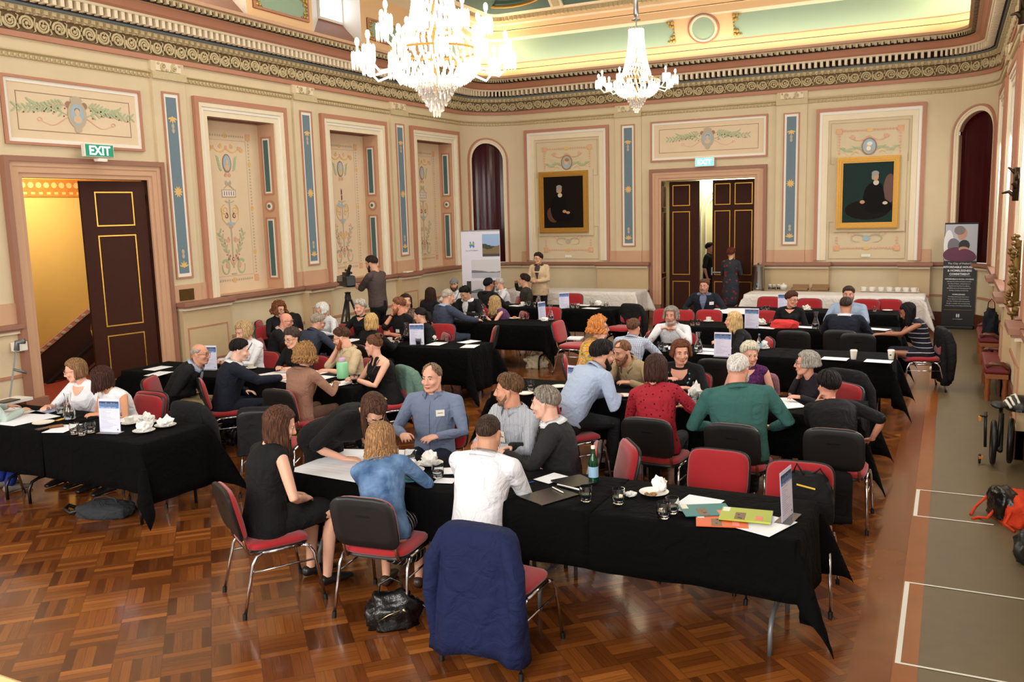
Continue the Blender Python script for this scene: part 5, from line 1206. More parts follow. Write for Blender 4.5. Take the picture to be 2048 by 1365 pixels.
# ---- blue suit table
sit('person with very long dark curly hair in black, back to the camera',862,588,6,chair='chair under the person with very long dark curly hair',lean=4,fem=True,hair='wavy',hc=(46,26,20),hlen=.36,arms=('table','table'),top='long',tm=bk,collar=False,lm=bk,vox=.012,ry=14.9)
sit('person in a blue suit with grey balding head, seen from behind',893,600,30,chair='chair under the person in the blue suit',lean=12,hy=6,hp=10,sk=(214,162,136),hair='balding',hc=(160,150,140),arms=('table','reach'),top='long',tm=ltb,jacket=C_('blue_suit',(60,67,88)),lm=C_('blue_suit',(60,67,88)),vox=.0105,girth=1.1,sc=1.05,root=(-7.62,12.62))
sit('person in a grey flat cap and white shirt with a beard',908,570,172,chair='red chair behind the person in the flat cap',lean=6,hy=-10,hp=8,sk=(214,158,132),hair='none',hat=C_('grey_tweed_cap',(128,128,134)),hc=(60,44,36),arms=('table','table'),top='long',tm=wht,lm=dtro,beard=((60,44,36),'short'),vox=.012,lanyard=(30,30,34),ry=16.3)
sit('person in a black suit with black hair and glasses, looking down at papers',930,588,184,chair='chair under the person in the black suit and glasses',lean=20,hy=6,hp=30,sk=(206,154,124),hair='short',hc=(20,18,20),arms=('table','tablein'),top='long',tm=wht,jacket=bk2,lm=bk,badge=(.62,-.75,.06,.03),glasses=(170,150,140),vox=.0105,hthick=.024,ry=14.1)
sit('person with long wavy blond hair in a purple top, leaning on folded arms',987,606,228,chair='red chair behind the person in the purple top',lean=18,hy=34,hp=4,fem=True,hair='wavy',hc=(164,134,92),hlen=.22,sk=(224,168,142),arms=('tablein','cheek'),top='none',tm=C_('purple_top',(92,58,98)),collar=False,lm=C_('patterned_black_trousers',(24,24,26)),glasses=(60,44,40),vox=.0105,ry=13.98)
sit('person in black with short black hair, seen from behind near the pale banner',978,570,20,chair='chair under the person in black near the pale banner',lean=6,hair='short',hc=(18,16,16),sk=(170,118,92),arms=('table','table'),top='long',tm=bk,jacket=bk2,lm=bk,vox=.012,ry=15.0)
sit('person with grey hair, beard and glasses in a white shirt, facing left',998,568,236,chair='chair under the person with grey beard at the back left',lean=12,hy=20,hp=10,sk=(216,156,132),hair='balding',hc=(170,162,154),arms=('table','table'),top='long',tm=wht,lm=dtro,beard=((185,178,170),'short'),glasses=(60,50,50),vox=.012,ry=16.35)
sit('person in a dark olive sweater with dark hair, fingers raised',1048,562,250,chair='red chair under the person in the olive sweater',lean=8,hy=10,hp=2,sk=(212,154,128),hair='short',hc=(40,28,24),arms=('fold','up'),top='long',tm=C_('olive_sweater',(52,50,42)),collar=False,lm=jeans,vox=.012,badge=(.72,-.2,.05,.03),hthick=.026,ry=16.4)
stand('standing person in a beige blazer with dark hair and glasses, holding a phone',1076,518,176,lean=2,hy=20,hp=4,fem=True,hair='short',hc=(52,34,28),arms=('belly','belly'),top='long',tm=C_('brown_tshirt',(74,56,50)),jacket=C_('beige_blazer',(208,184,150)),lm=bk,glasses=(60,40,40),badge=(.72,-.45,.06,.045),vox=.012,sc=.98,hthick=.024)
CAMP=at(694,560,1.50)
stand('standing camera operator in a dark taupe T-shirt with a beard, facing left',743,528,266,lean=3,hp=16,hy=0,sk=(204,150,124),hair='short',hc=(48,34,30),arms=((-.06,.46,1.38),(.08,.44,1.36)),top='short',tm=C_('taupe_tshirt',(78,66,64)),lm=bk,beard=((48,34,30),'short'),collar=False,watch=1,vox=.012,sc=1.10)
# ---- right hand side
sit('person in a bright floral top with curly ginger hair, chin on hand',1192,656,66,chair='red chair under the person in the floral top',lean=18,hy=6,hp=2,fem=True,hair='curly',hc=(192,122,66),hlen=.07,sk=(224,166,142),arms=('table','cheek'),top='long',tm=C_('floral_print',(200,160,40),'floral',scale=13),lm=bk,collar=False,glasses=(80,50,40),vox=.0105,girth=1.2,root=(-3.98,9.95))
sit('person in a pale checked shirt with short brown hair, back to the camera',1268,656,6,chair='chair under the person in the pale checked shirt',lean=10,hair='short',hc=(96,68,52),sk=(216,152,126),arms=('table','table'),top='long',tm=C_('pale_check_shirt',(196,204,220),'check',(128,146,180),46,thr=.82),lm=dtro,vox=.0105,girth=1.1,hthick=.01,ry=10.68)
sit('person in a white shirt with long grey hair and grey beard, holding spectacles',1342,632,184,chair='red chair behind the person with long grey hair',lean=14,hp=4,hy=-4,sk=(198,138,114),hair='bob',hc=(128,120,112),hlen=.06,arms=((-.13,.30,.95),(.10,.30,.95)),top='long',tm=wht,lm=jeans,beard=((150,142,134),'stubble'),vox=.0105,vneck=.1,ry=12.0)
sit('person in black with long straight blond hair, in profile facing left',1466,642,248,chair='red chair under the person in black with long straight blond hair',lean=14,hy=14,hp=4,fem=True,hair='long',hc=(196,160,112),hlen=.17,sk=(220,160,134),arms=('table','tablein'),top='short',tm=bk,collar=False,lm=bk,badge=(.6,-.5,.06,.04),vox=.0105,ry=11.95)
sit('person in a dark blazer, blue shirt and glasses, in front of the back door',1408,573,178,chair='red chair under the person in front of the back door',lean=2,hp=2,hy=4,sk=(208,146,122),hair='short',hc=(92,62,44),arms=((-.30,.30,.68),(.24,.34,.74)),top='long',tm=C_('blue_check_shirt',(112,118,150),'check',(90,92,120),50,thr=.8),jacket=C_('midnight_blazer',(20,24,36)),lm=jeans,beard=((130,100,84),'short'),glasses=(60,30,28),badge=(.7,-.75,.09,.055),vox=.0105,sc=1.03,ry=16.1)
stand('standing person in a dark patterned dress, back turned at the back door',1465,512,6,lean=0,fem=True,hair='short',hc=(96,48,34),arms=('belly','belly'),top='long',tm=C_('dark_floral_dress',(46,50,58),'dots',(140,40,48),11,thr=.28),collar=False,legs='dress',lm=C_('dark_floral_dress',(52,56,62)),vox=.012,root=(-4.36,19.75),hthick=.026,sc=.97)
stand('person in black passing in the corridor beyond the back door',1421,500,90,lean=0,hair='short',hc=(24,20,20),arms=('side','side'),top='short',tm=bk,collar=False,lm=bk,vox=.014,root=(-5.28,21.5),sk=(170,120,96))
sit('person in a black T-shirt with short brown hair and glasses, looking right',1584,600,176,chair='red chair under the person in the black T-shirt with short brown hair',lean=4,hy=-52,hp=10,fem=True,hair='short',hc=(74,44,34),sk=(216,154,128),arms=('lap','lap'),top='short',tm=bk,collar=False,vneck=.12,lm=bk,glasses=(60,40,36),vox=.011,hthick=.024,ry=14.45)
sit('person in a pale blue shirt mostly hidden behind a navy suit, facing the camera',1697,590,182,chair='red chair behind the person in the pale blue shirt at the back right',lean=4,hy=-6,hp=6,sk=(208,146,122),hair='short',hc=(60,46,40),arms=('table','table'),top='long',tm=C_('pale_blue_shirt',(150,166,192)),lm=dtro,vox=.012,beard=((90,74,66),'stubble'),girth=1.1,ry=14.5)
sit('person in a navy suit with short dark hair, back to the camera',1692,612,4,chair='chair under the person in the navy suit',lean=10,hp=10,hair='short',hc=(58,44,36),sk=(190,134,108),arms=('table','table'),top='long',tm=wht,jacket=navy,lm=navy,vox=.0105,girth=1.12,sc=1.03,hthick=.01,ry=13.2)
sit('person with long black hair in a striped navy dress, writing',1815,624,256,chair='red chair under the person in the striped navy dress',lean=14,hp=30,hy=0,fem=True,hair='long',hc=(18,14,16),hlen=.20,sk=(158,104,76),arms=('reach','tablein'),top='none',tm=C_('navy_striped_dress',(190,186,190),'hstripe',(24,22,36),15,thr=.14),legs='dress',collar=False,lm=C_('navy_striped_dress',(24,22,36)),badge=(.72,0,.05,.04),watch=1,vox=.0105,ry=13.35)
# ---- green shirt table
sit('person in a light blue shirt with a dark beard, leaning over to a neighbour',1206,712,34,chair='chair under the leaning person in the light blue shirt',lean=40,hy=14,hp=10,sk=(206,148,122),hair='short',hc=(30,24,24),arms=('tablein','table'),top='long',tm=ltb,lm=dtro,beard=((30,22,22),'full'),vox=.0085,sc=1.08,girth=1.05,hthick=.026,hz=.62)
sit('person in a tan shirt with receding hair and brown beard, hand against the face',1240,732,196,chair='red chair behind the person in the tan shirt',lean=34,hy=12,hp=16,sk=(214,156,130),hair='balding',hc=(110,76,54),arms=('table','cheek'),top='long',tm=C_('tan_cotton',(168,146,112)),lm=dtro,beard=((110,76,54),'short'),vox=.0085,root=(-2.98,9.16))
sit('person in a red dotted blouse with dark brown hair, back to the camera',1303,738,10,chair='black backed chair under the person in the red blouse',lean=16,fem=True,hy=14,hp=10,hair='long',hc=(58,36,30),hlen=.13,arms=('table','table'),top='long',tm=C_('red_dotted_blouse',(160,36,50),'dots',(60,16,26),26,thr=.22),lm=bk,collar=False,vox=.0085,seat=SEAT('black backed chair under the person in the red blouse'))
sit('person in a black top with auburn shoulder hair, badge and turquoise necklace',1362,706,180,chair='red chair behind the person with the turquoise necklace',lean=14,hy=-26,hp=8,fem=True,hair='bob',hc=(96,56,38),hlen=.05,sk=(222,160,136),arms=((-.12,.42,.80),(.10,.32,.86)),top='short',tm=bk,collar=False,vneck=.26,lm=bk,pendant=True,badge=(.72,-.62,.075,.045),watch=0,vox=.0085,girth=1.22,sc=1.03,ry=9.02)
sit('person in a teal green shirt with white hair and beard, back to the camera',1470,738,2,chair='black backed chair under the person in the teal green shirt',lean=18,hy=22,hp=6,hair='balding',hc=(206,200,194),sk=(220,158,134),arms=((-.26,.34,.68),(.28,.34,.68)),top='long',tm=C_('teal_linen',(54,98,94)),lm=dtro,beard=((205,200,195),'full'),glasses=(24,24,24),vox=.0085,girth=1.3,sc=1.04,hthick=.014,seat=SEAT('black backed chair under the person in the teal green shirt'))
sit('person in a purple sleeveless top with white hair, looking aside',1500,710,182,chair='chair draped in pink behind the person in the purple sleeveless top',lean=6,hy=-30,hp=12,fem=True,hair='short',hc=(206,196,174),sk=(220,160,136),arms=('lap','lap'),top='none',tm=C_('purple_knit',(92,40,92),'dots',(60,24,66),60),collar=False,vneck=.16,lm=bk,vox=.0085,hthick=.026,ry=9.1)
sit('person with a grey bob and round glasses, chin on hand, facing left',1612,728,222,chair='chair under the person with the grey bob',lean=16,hy=40,hp=2,fem=True,hair='bob',hc=(140,134,126),hlen=.04,sk=(218,158,136),arms=('table','chin'),top='long',tm=C_('dark_plum_knit',(34,28,36)),collar=False,lm=bk,glasses=(70,46,40),badge=(.68,-.3,.06,.05),vox=.0085,hthick=.03,ry=8.98)
sit('person in a black blouse with short black hair, seen from behind at the table end',1655,774,-6,chair='black backed chair under the person in the black blouse',lean=14,hy=-18,hp=6,fem=True,hair='short',hc=(26,20,22),sk=(206,144,120),arms=('cheek',(.30,.16,.66)),top='short',tm=bk,collar=False,lm=bk,vox=.0085,girth=1.3,hthick=.028,glasses=(24,24,24),seat=SEAT('black backed chair under the person in the black blouse'))
for i,c in enumerate(PC):
    if c[3] in FIX: u,v,h,z=FIX[c[3]]; q=chair_from_back(u,v,h,z); PC[i]=(q[0],q[1],h,c[3])
for x,y,h,lb in PC: place_chair(x,y,h,lb)
# ================================================================ text, portraits, signs, banners
def text_mb(mb,s,size,M,mi,align='CENTER',bold=0):
    c=bpy.data.curves.new('t','FONT'); c.body=s; c.size=size; c.align_x=align; c.resolution_u=2; c.offset=bold
    o=bpy.data.objects.new('t',c); me=bpy.data.meshes.new_from_object(o)
    mb.add([M@v.co for v in me.vertices],[tuple(p.vertices) for p in me.polygons],mi); bpy.data.objects.remove(o); bpy.data.curves.remove(c); bpy.data.meshes.remove(me)
def basis(o,x,y):     # matrix: local x,y axes and origin
    x=Vector(x).normalized(); y=Vector(y).normalized(); z=x.cross(y); m=Matrix((x,y,z)).transposed().to_4x4(); m.translation=Vector(o); return m
exitg=mat('exit_green',(0,110,80),.5,emit=.7); exitw=mat('exit_white',(245,255,250),.5,emit=1.3)
e=empty('exit_sign',(XL+.19,8.74,3.60),0,'green illuminated EXIT sign above the left doorway','sign')
MB().box((-.05,-.24,-.09),(.02,.24,.09)).build('housing',white,e,bevel=.008)
mb=MB(); mb.box((.02,-.225,-.08),(.024,.225,.08),0); text_mb(mb,'EXIT',.17,basis((.026,.0,-.058),(0,1,0),(0,0,1)),1,bold=.004); mb.build('sign_face',[exitg,exitw],e)
mb=MB(); mb.tube([(-.12,0,-.12),(0,0,-.12),(.03,.1,-.13)],.02); mb.box((-.02,-.06,-.15),(.04,.1,-.12)); mb.build('bracket',white,e)
e=empty('exit_sign',(-5.07,YB-.17,3.6),0,'pale lit exit sign above the back door','sign')
MB().box((-.22,-.02,-.10),(.22,.05,.10)).build('housing',white,e,bevel=.008)
mb=MB(); mb.box((-.2,-.024,-.085),(.2,-.02,.085),0); text_mb(mb,'EXIT',.16,basis((0,-.026,-.055),(1,0,0),(0,0,1)),1,bold=.004); mb.build('sign_face',[mat('exit_pale',(90,220,215),.5,emit=1.6),exitw],e)
def portrait(x0,x1,z0,z1,label,bgc,k):
    W=lambda a,z,o:(a,YB-.05-o,z); e=empty('portrait_painting',((x0+x1)/2,YB-.05,(z0+z1)/2),0,label,'painting','gilt framed portraits')
    def loc(mb): mb.v=[(v[0]-e.location.x,v[1]-e.location.y,v[2]-e.location.z) for v in mb.v]; return mb
    mb=MB(); mb.wbox(W,x0-.05,x1+.12,z0-.07,z1+.03,-.05,.0,0); loc(mb).build('backing_board',cream,e)
    mb=MB(); 
    for i,(w_,o) in enumerate(((0,.06),(.02,.09),(.05,.075),(.085,.055),(.105,.04))): mb.frame(W,x0+w_,x1-w_,z0+w_,z1-w_,(.02,.03,.035,.02,.02)[i],0,o,0)
    loc(mb).build('gilt_frame',gold,e)
    P=[bgc,mat('portrait_coat',(16,12,12),.6,spec=.1),mat('portrait_face',(186,138,100),.5),mat('portrait_linen',(200,190,170),.5),mat('portrait_hair',(150,144,136),.5),mat('portrait_chair',(84,42,26),.45),mat('portrait_dark_ground',(24,19,15),.6,spec=.1)]
    cx=(x0+x1)/2; w_=x1-x0; f=lambda a,z:(x0+w_*a, z0+(z1-z0)*z)
    mb=MB(); mb.wbox(W,x0+.11,x1-.11,z0+.11,z1-.11,0,.02,0)
    D=lambda a,z,ra,rz,mi,o,rot=0:mb.disc(W,*f(a,z),ra*w_,rz*(z1-z0),.02+o,mi,24,rot)
    if k: D(.5,.26,.36,.14,6,.001); D(.85,.55,.1,.2,5,.0012)
    else: D(.28,.30,.12,.13,5,.001,.3)
    fx,fz=(.42,.70) if k==0 else (.62,.72)
    D(fx-.02,fz-.30,.17,.22,1,.003); D(fx,fz-.17,.12,.10,1,.0038); D(fx+.08,fz-.40,.2,.10,1,.0044,-.3)
    D(fx+.01,fz-.085,.045,.035,3,.005); D(fx,fz,.05,.06,2,.006); D(fx-.005,fz+.045,.058,.035,4,.0065); D(fx-.045,fz+.0,.018,.045,4,.0065)
    D(fx+(.10 if k==0 else -.2),fz-.35,.04,.025,2,.006); D(fx+(.17 if k==0 else .16),fz-.37,.04,.022,2 if k==0 else 3,.006)
    loc(mb).build('canvas',P,e); return e
portrait(-9.24,-7.94,2.05,3.55,'dark portrait in a wide gilt frame, left of the back door',mat('portrait_brown_ground',(24,17,12),.6,spec=.1),0)
portrait(-2.24,-1.0,2.05,3.55,'green toned portrait in a gilt frame, right of the back door',mat('portrait_green_ground',(24,46,42),.6,spec=.15),1)
# banners
def banner(loc,rz,w,h,parts,label,name):
    e=empty(name,loc,rz,label,'banner','roll-up banners'); 
    MB().box((-w/2,-.10,0),(w/2,.10,.07)).build('banner_base',black if parts[0]=='d' else steel,e,bevel=.02)
    mb=MB(); mb.box((-w/2,-.004,.06),(w/2,.004,h)); mb.build('banner_sheet',parts[1],e)
    MB().tube([(-w/2,0,h),(w/2,0,h)],.012).build('top_rail',black if parts[0]=='d' else steel,e); MB().tube([(0,.03,.05),(0,.02,h)],.01).build('banner_pole',steel,e); return e
bw=mat('banner_white',(222,220,236),.5); 
pb=aty(962,520,17.6)
e=banner((pb.x,17.6,0),R(20),.88,2.2,('l',bw),'tall white banner with four landscape photographs by the left corner niche','roll_up_banner')
def photo(mb,W,a0,a1,z0,z1,cols,mi0,seed,water=.3,hill=.45):
    rn=random.Random(seed); mb.wbox(W,a0,a1,z0,z1,0,.001,mi0)        # sky
    n=14; 
    for layer,(b,h,mi) in enumerate(((hill,.10,mi0+1),(hill-.12,.12,mi0+2))):
        ph=rn.random()*5; pts=[z0+(z1-z0)*(b+h*math.sin(ph+i*.35)*.6+rn.random()*h*.25) for i in range(n+1)]
        for i in range(n):
            x0_,x1_=a0+(a1-a0)*i/n,a0+(a1-a0)*(i+1)/n; mb.add([W(x0_,z0,.002+layer*.001),W(x1_,z0,.002+layer*.001),W(x1_,pts[i+1],.002+layer*.001),W(x0_,pts[i],.002+layer*.001)],[(0,1,2,3)],mi)
    if water: mb.wbox(W,a0,a1,z0,z0+(z1-z0)*water,.003,.0045,mi0+3)
BM=[mat('print_sky',(150,180,220),.5),mat('print_dark_tree',(44,46,34),.5),mat('print_ochre_hill',(120,98,56),.5),mat('print_rock',(60,54,44),.5),
    mat('print_grey_sky',(206,204,212),.5),mat('print_far_hill',(110,112,124),.5),mat('print_brown_shore',(92,74,58),.5),mat('print_water',(176,178,192),.5),
    mat('print_blue',(70,120,190),.5),mat('print_green',(140,190,60),.5),mat('print_grey_text',(90,90,104),.5),mat('print_blue_hill',(60,72,92),.5)]
Wb=lambda a,z,o:(a,-.005-o,z); mb=MB()
photo(mb,Wb,.04,.43,1.62,2.12,None,0,3,.12,.5); photo(mb,Wb,-.22,.43,1.14,1.55,None,4,4,.28,.36); photo(mb,Wb,-.34,.03,.68,1.08,None,4,6,.3,.45); photo(mb,Wb,.09,.43,.66,1.08,None,4,8,.2,.4)
mb.wbox(Wb,-.34,-.24,.78,1.07,.005,.006,1); mb.add([Wb(.15,.66,.007),Wb(.25,.66,.007),Wb(.33,1.08,.007),Wb(.22,1.08,.007)],[(0,1,2,3)],1)
for x in (-.23,-.16): mb.wbox(Wb,x-.012,x+.012,1.82,1.96,.0,.002,8)
mb.disc(Wb,-.195,1.895,.07,.016,.004,9,12,.2); mb.disc(Wb,-.195,1.868,.07,.014,.005,8,12,-.2)
text_mb(mb,'City of HOBART',.042,basis((-.20,-.008,1.745),(1,0,0),(0,0,1)),10); mb.build('banner_print',BM,e)
pb=at(1914,658,0)
e=banner((pb.x,pb.y,0),R(-3),.60,2.13,('d',black),'tall black banner with a photograph and white text near the right corner niche','roll_up_banner')
BD=[mat('print_pale_grey',(176,178,188),.5),mat('print_face',(190,140,118),.5),mat('print_grey_hair',(120,112,110),.5),mat('print_knit_black',(22,20,24),.5),mat('print_magenta_coat',(92,34,66),.5),mat('print_white_text',(225,225,228),.5),mat('print_gold_text',(170,130,60),.5),mat('print_houndstooth',(110,106,116),.5)]
mb=MB(); mb.wbox(Wb,-.29,.29,1.38,2.11,0,.001,0); D=lambda a,z,ra,rz,mi,o,rot=0:mb.disc(Wb,a,z,ra,rz,o,mi,24,rot)
mb.build('banner_photo_ground',BD+[black],e); mb=MB(); D(-.1,1.62,.13,.22,7,.002,.3); D(-.22,1.7,.09,.3,5,.0015); D(0.02,1.92,.085,.125,1,.003,-.15); D(-.03,1.99,.10,.09,2,.0035); D(.06,1.69,.10,.11,3,.005); D(.05,1.62,.09,.045,1,.0055)
D(-.12,1.52,.2,.13,4,.004,.2); D(.13,1.50,.17,.10,4,.006,-.5); D(.0,1.42,.28,.05,4,.0065)
mb.build('banner_photo',BD+[black],e); mb=MB(); tb=lambda s,sz,z,mi=5,b=0: text_mb(mb,s,sz,basis((0,-.014,z),(1,0,0),(0,0,1)),mi,bold=b)
tb("The City of Hobart's",.052,1.31); tb('AFFORDABLE HOUSING',.056,1.235,b=.0016); tb('& HOMELESSNESS',.056,1.165,b=.0016); tb('COMMITMENT',.056,1.095,b=.0016); mb.wbox(Wb,-.2,.2,1.07,1.073,.0,.002,5)
tb('AFFORDABLE & SOCIAL HOUSING',.034,1.0,b=.001)
for i,s in enumerate(('Informed by evidenced based research','the City of Hobart collaborates at a','regional and local level to address','affordable and social housing issues for','leading, managing and planning.')): tb(s,.028,.955-i*.045)
tb('HOMELESSNESS',.034,.69,b=.001)
for i,s in enumerate(('Working with people who have a','lived experience of homelessness','the City of Hobart will make positive','change in people\'s lives by advocating,','communicating, connecting and facilitating.')): tb(s,.028,.645-i*.045)
mb.wbox(Wb,-.26,.26,.385,.39,0,.002,6); D(-.018,.27,.014,.04,5,.002); D(.018,.27,.014,.04,5,.002); tb('City of HOBART',.026,.19); mb.build('banner_print',BD+[black],e)
# ================================================================ tableware
glassm=mat('clear_glass',(250,252,252),.02,trans=1,ior=1.45); waterm=mat('water',(235,245,248),.02,trans=1,ior=1.33); china=mat('white_china',(232,228,220),.25); paperm=mat('paper_white',(236,236,242),.7); napm=cloth('paper_napkin',(234,232,228),rough=.95)
Z=.748
def T_tumbler():
    e=empty('tumbler',(0,0,0)); MB().lathe([(.024,.001),(.030,.004),(.037,.03),(.038,.055),(.034,.085),(.0325,.085),(.0355,.055),(.034,.03),(.026,.012),(.001,.010)],n=20).build('glass',glassm,e,smooth=60)
    MB().lathe([(.001,.013),(.0255,.0135),(.0335,.03),(.0345,.042),(.001,.042)],n=20,capb=False).build('water',waterm,e,smooth=60); return e
def T_carafe():
    e=empty('carafe',(0,0,0)); MB().lathe([(.040,.001),(.050,.006),(.056,.04),(.052,.09),(.034,.14),(.021,.175),(.021,.195),(.036,.262),(.034,.262),(.019,.195),(.019,.175),(.032,.14),(.049,.09),(.053,.04),(.046,.012),(.001,.010)],n=24).build('glass',glassm,e,smooth=60)
    MB().lathe([(.001,.012),(.045,.013),(.052,.04),(.0485,.085),(.001,.085)],n=24,capb=False).build('water',waterm,e,smooth=60); return e
def T_plate():
    e=empty('plate',(0,0,0)); MB().lathe([(.05,.0),(.06,.001),(.096,.014),(.097,.017),(.093,.017),(.058,.006),(.001,.006)],n=28).build('dish',china,e,smooth=60); return e
def T_cup():
    e=empty('cup_and_saucer',(0,0,0)); MB().lathe([(.03,0),(.045,.002),(.072,.014),(.070,.017),(.04,.007),(.001,.007)],n=24).build('saucer',china,e,smooth=60)
    MB().lathe([(.022,.008),(.030,.012),(.038,.035),(.041,.068),(.038,.068),(.034,.035),(.02,.014),(.001,.013)],n=20).build('cup',china,e,smooth=60)
    MB().tube([(.038,0,.058),(.055,0,.056),(.060,0,.042),(.052,0,.028),(.037,0,.026)],.004,n=6).build('cup_handle',china,e,smooth=True); return e
TPL={}
def put(kind,loc,label,cat,group,rz=0,sc=1):
    if kind not in TPL: o=TPL[kind]={'tumbler':T_tumbler,'carafe':T_carafe,'plate':T_plate,'cup':T_cup}[kind]()
    else: o=copy_tree(TPL[kind])
    o.location=loc; o.rotation_euler=(0,0,rz); o.scale=(sc,)*3; return tag(o,label,cat,group)
WH=[('A','nearest table'),('B','left doorway table'),('C','green flask table'),('D','table behind the green flask'),('E','blue suit person\'s table'),('F','far left black table'),('G','green shirt person\'s table'),('H','paper coffee cup table'),('I','red bag table'),('J','far right black table')]
WN=dict(WH)
used=set()
def lab(s):
    assert s not in used,s; used.add(s); return s
for t,u,v,d in (('A',821,926,'by the large paper'),('A',876,956,'between the two napkin plates'),('A',787,920,'half hidden by long curly blond hair'),('A',1172,1003,'beside the black folder'),('A',1237,1008,'right of the black folder, near a small crumpled napkin'),('A',1327,1037,'nearest the table front, beside the brochures'),('A',1344,1027,'just behind another glass beside the brochures'),
    ('B',150,869,'leftmost in the trio by the sign'),('B',165,871,'middle and nearest in the trio by the sign'),('B',182,866,'rightmost in the trio by the sign'),('B',121,827,'left of the carafe'),('C',709,768,'beside the green flask'),('C',648,722,'by the brown jacket'),('D',802,685,'left of the carafe'),('D',837,690,'in front of the sign'),('D',894,684,'right of the napkin plate'),
    ('E',954,641,'left of the first carafe'),('E',976,637,'right of the first carafe'),('E',995,639,'in front of the purple top'),('E',1046,639,'left of the empty pair'),('E',1054,638,'right of the empty pair'),('F',1057,612,'beside the cup'),('F',1071,615,'left of the carafe'),('F',1146,617,'left of the pair by the sign'),('F',1155,617,'right of the pair by the sign'),('F',1184,612,'behind the loose sheets'),('F',1212,614,'nearest the table end'),
    ('G',1364,808,'by the teal green sleeve'),('G',1388,806,'with a napkin behind'),('G',1278,763,'behind the red blouse'),('G',1061,781,'alone on the left part'),('H',1330,703,'before the long haired person in white'),('H',1321,699,'beside the held spectacles'),('I',1385,652,'left of the pair at the left'),('I',1396,651,'right of the pair at the left'),('I',1650,661,'beside the carafe'),('I',1545,652,'left of the red bag'),('J',1527,624,'behind the sign'),('J',1535,622,'behind the first plate'),('J',1749,624,'near the right end')):
    put('tumbler',at(u,v,Z),lab('water tumbler on the %s, %s'%(WN[t],d)),'glass','water tumblers',rz=u,sc=1.18)
for t,u,v in (('B',140,840),('D',814,681),('E',967,640),('E',1102,641),('F',1077,615),('H',1397,705),('I',1631,659)):
    put('carafe',at(u,v,Z),lab('glass water carafe on the %s%s'%(WN[t],{967:', left one of two',1102:', right one of two'}.get(u,''))),'carafe','water carafes')
def crumple(u,v,z,r,label,seed,flat=.5,cat='napkin'):
    p=at(u,v,z); bm=bmesh.new(); bmesh.ops.create_icosphere(bm,subdivisions=3,radius=1); rn=Vector((seed*3.1,seed*1.7,seed))
    for v_ in bm.verts:
        n=v_.co.normalized(); k=1+.55*noise.noise(n*1.8+rn)+.30*noise.noise(n*4.5+rn); v_.co=Vector((n.x*r*k,n.y*r*k,max(0,(n.z*.9+.45))*r*flat*k*1.3))
    me=bpy.data.meshes.new('napkin'); bm.to_mesh(me); bm.free(); me.materials.append(napm); o=bpy.data.objects.new('napkin',me); COL.objects.link(o); o.location=(p.x,p.y,z); return tag(o,lab(label),cat,'paper napkins')
for i,(t,u,v,d) in enumerate((('A',823,944,'front left, with a napkin'),('A',861,930,'behind, piled with napkins'),('A',1308,988,'with cake crumbs beside the brochures'),('B',288,864,'nearest of three with napkins'),('B',331,853,'rightmost of three with napkins'),('B',293,847,'rear one of three with napkins'),('B',87,848,'empty by the drawing'),('C',754,758,'empty at the right end'),('D',863,682,'heaped with a napkin'),('E',1029,638,'with an orange bun'),('F',1197,612,'near the right end'),('G',1247,793,'in front of the bearded people'),('G',1051,789,'on the left part with food'),('G',1118,775,'left of the pale blue shirt'),('H',1526,698,'by the small water bottle'),('I',1417,644,'with a white cup, at the left'),('I',1523,650,'heaped with napkins by the sign'),('J',1614,621,'with napkins, in the middle'),('J',1775,622,'near the right end'),('D',765,632,'far left'))):
    p=at(u,v,Z); put('plate',p,lab('white china plate on the %s, %s'%(WN[t],d)),'plate','china plates',sc=1.0 if i<10 else .9)
    if 'napkin' in d or i in(10,14): crumple(u,v-2,Z+.017,.062,'napkin crumpled on its plate, %s, %s'%(d.replace(', with a napkin','').replace(' with napkins','').replace('with napkins, ','').replace('heaped with a napkin','near the sign'),WN[t]),i,.75)
crumple(1262,992,Z,.032,'small crumpled napkin between two tumblers on the nearest table',31,.5)
crumple(1390,795,Z,.06,'large crumpled napkin beside the teal green sleeve',32,1.1); crumple(1089,642,Z,.06,'crumpled napkin beside the edge-on sign on the blue suit person\'s table',33,.5); crumple(792,687,Z,.04,'crumpled napkin left of the carafe behind the green flask table',35,.4); crumple(1320,980,Z+.018,.045,'upright white napkin on the cake plate on the nearest table',36,1.0)
mb=MB(); rn=random.Random(5); p=at(1302,990,Z+.017); [mb.ell((p.x+rn.uniform(-.03,.03),p.y+rn.uniform(-.02,.02),Z+.022),(.014,.012,.009),0,7,5) for _ in range(9)]; tag(mb.build('cake_crumbs',mat('crumbs',(150,110,62),.8,var=.3,vscale=60),smooth=True),'brown cake remains on the plate beside the brochures','food',kind='stuff')
p=at(1029,636,Z+.018); mb=MB(); mb.ell((p.x,p.y,Z+.03),(.04,.04,.016),0,12,6); tag(mb.build('bun',mat('orange_bun',(214,130,70),.6),smooth=True),'orange bun on the plate before the purple top','food')
for u,v,d in ((259,849,'beside the sign on the left doorway table'),(502,738,'by the blond person at the green flask table'),(780,685,'on the table behind the green flask')): put('cup',at(u,v,Z),'white cup and saucer '+d,'cup','table cups and saucers',rz=2)
o=put('cup',at(1417,643,Z+.008),'small white cup on a plate, left part of the red bag table','cup','table cups and saucers',rz=1)
e=put('cup',at(1045,611,Z),'pale cup with green underside on the far left black table','cup','table cups and saucers',rz=0)
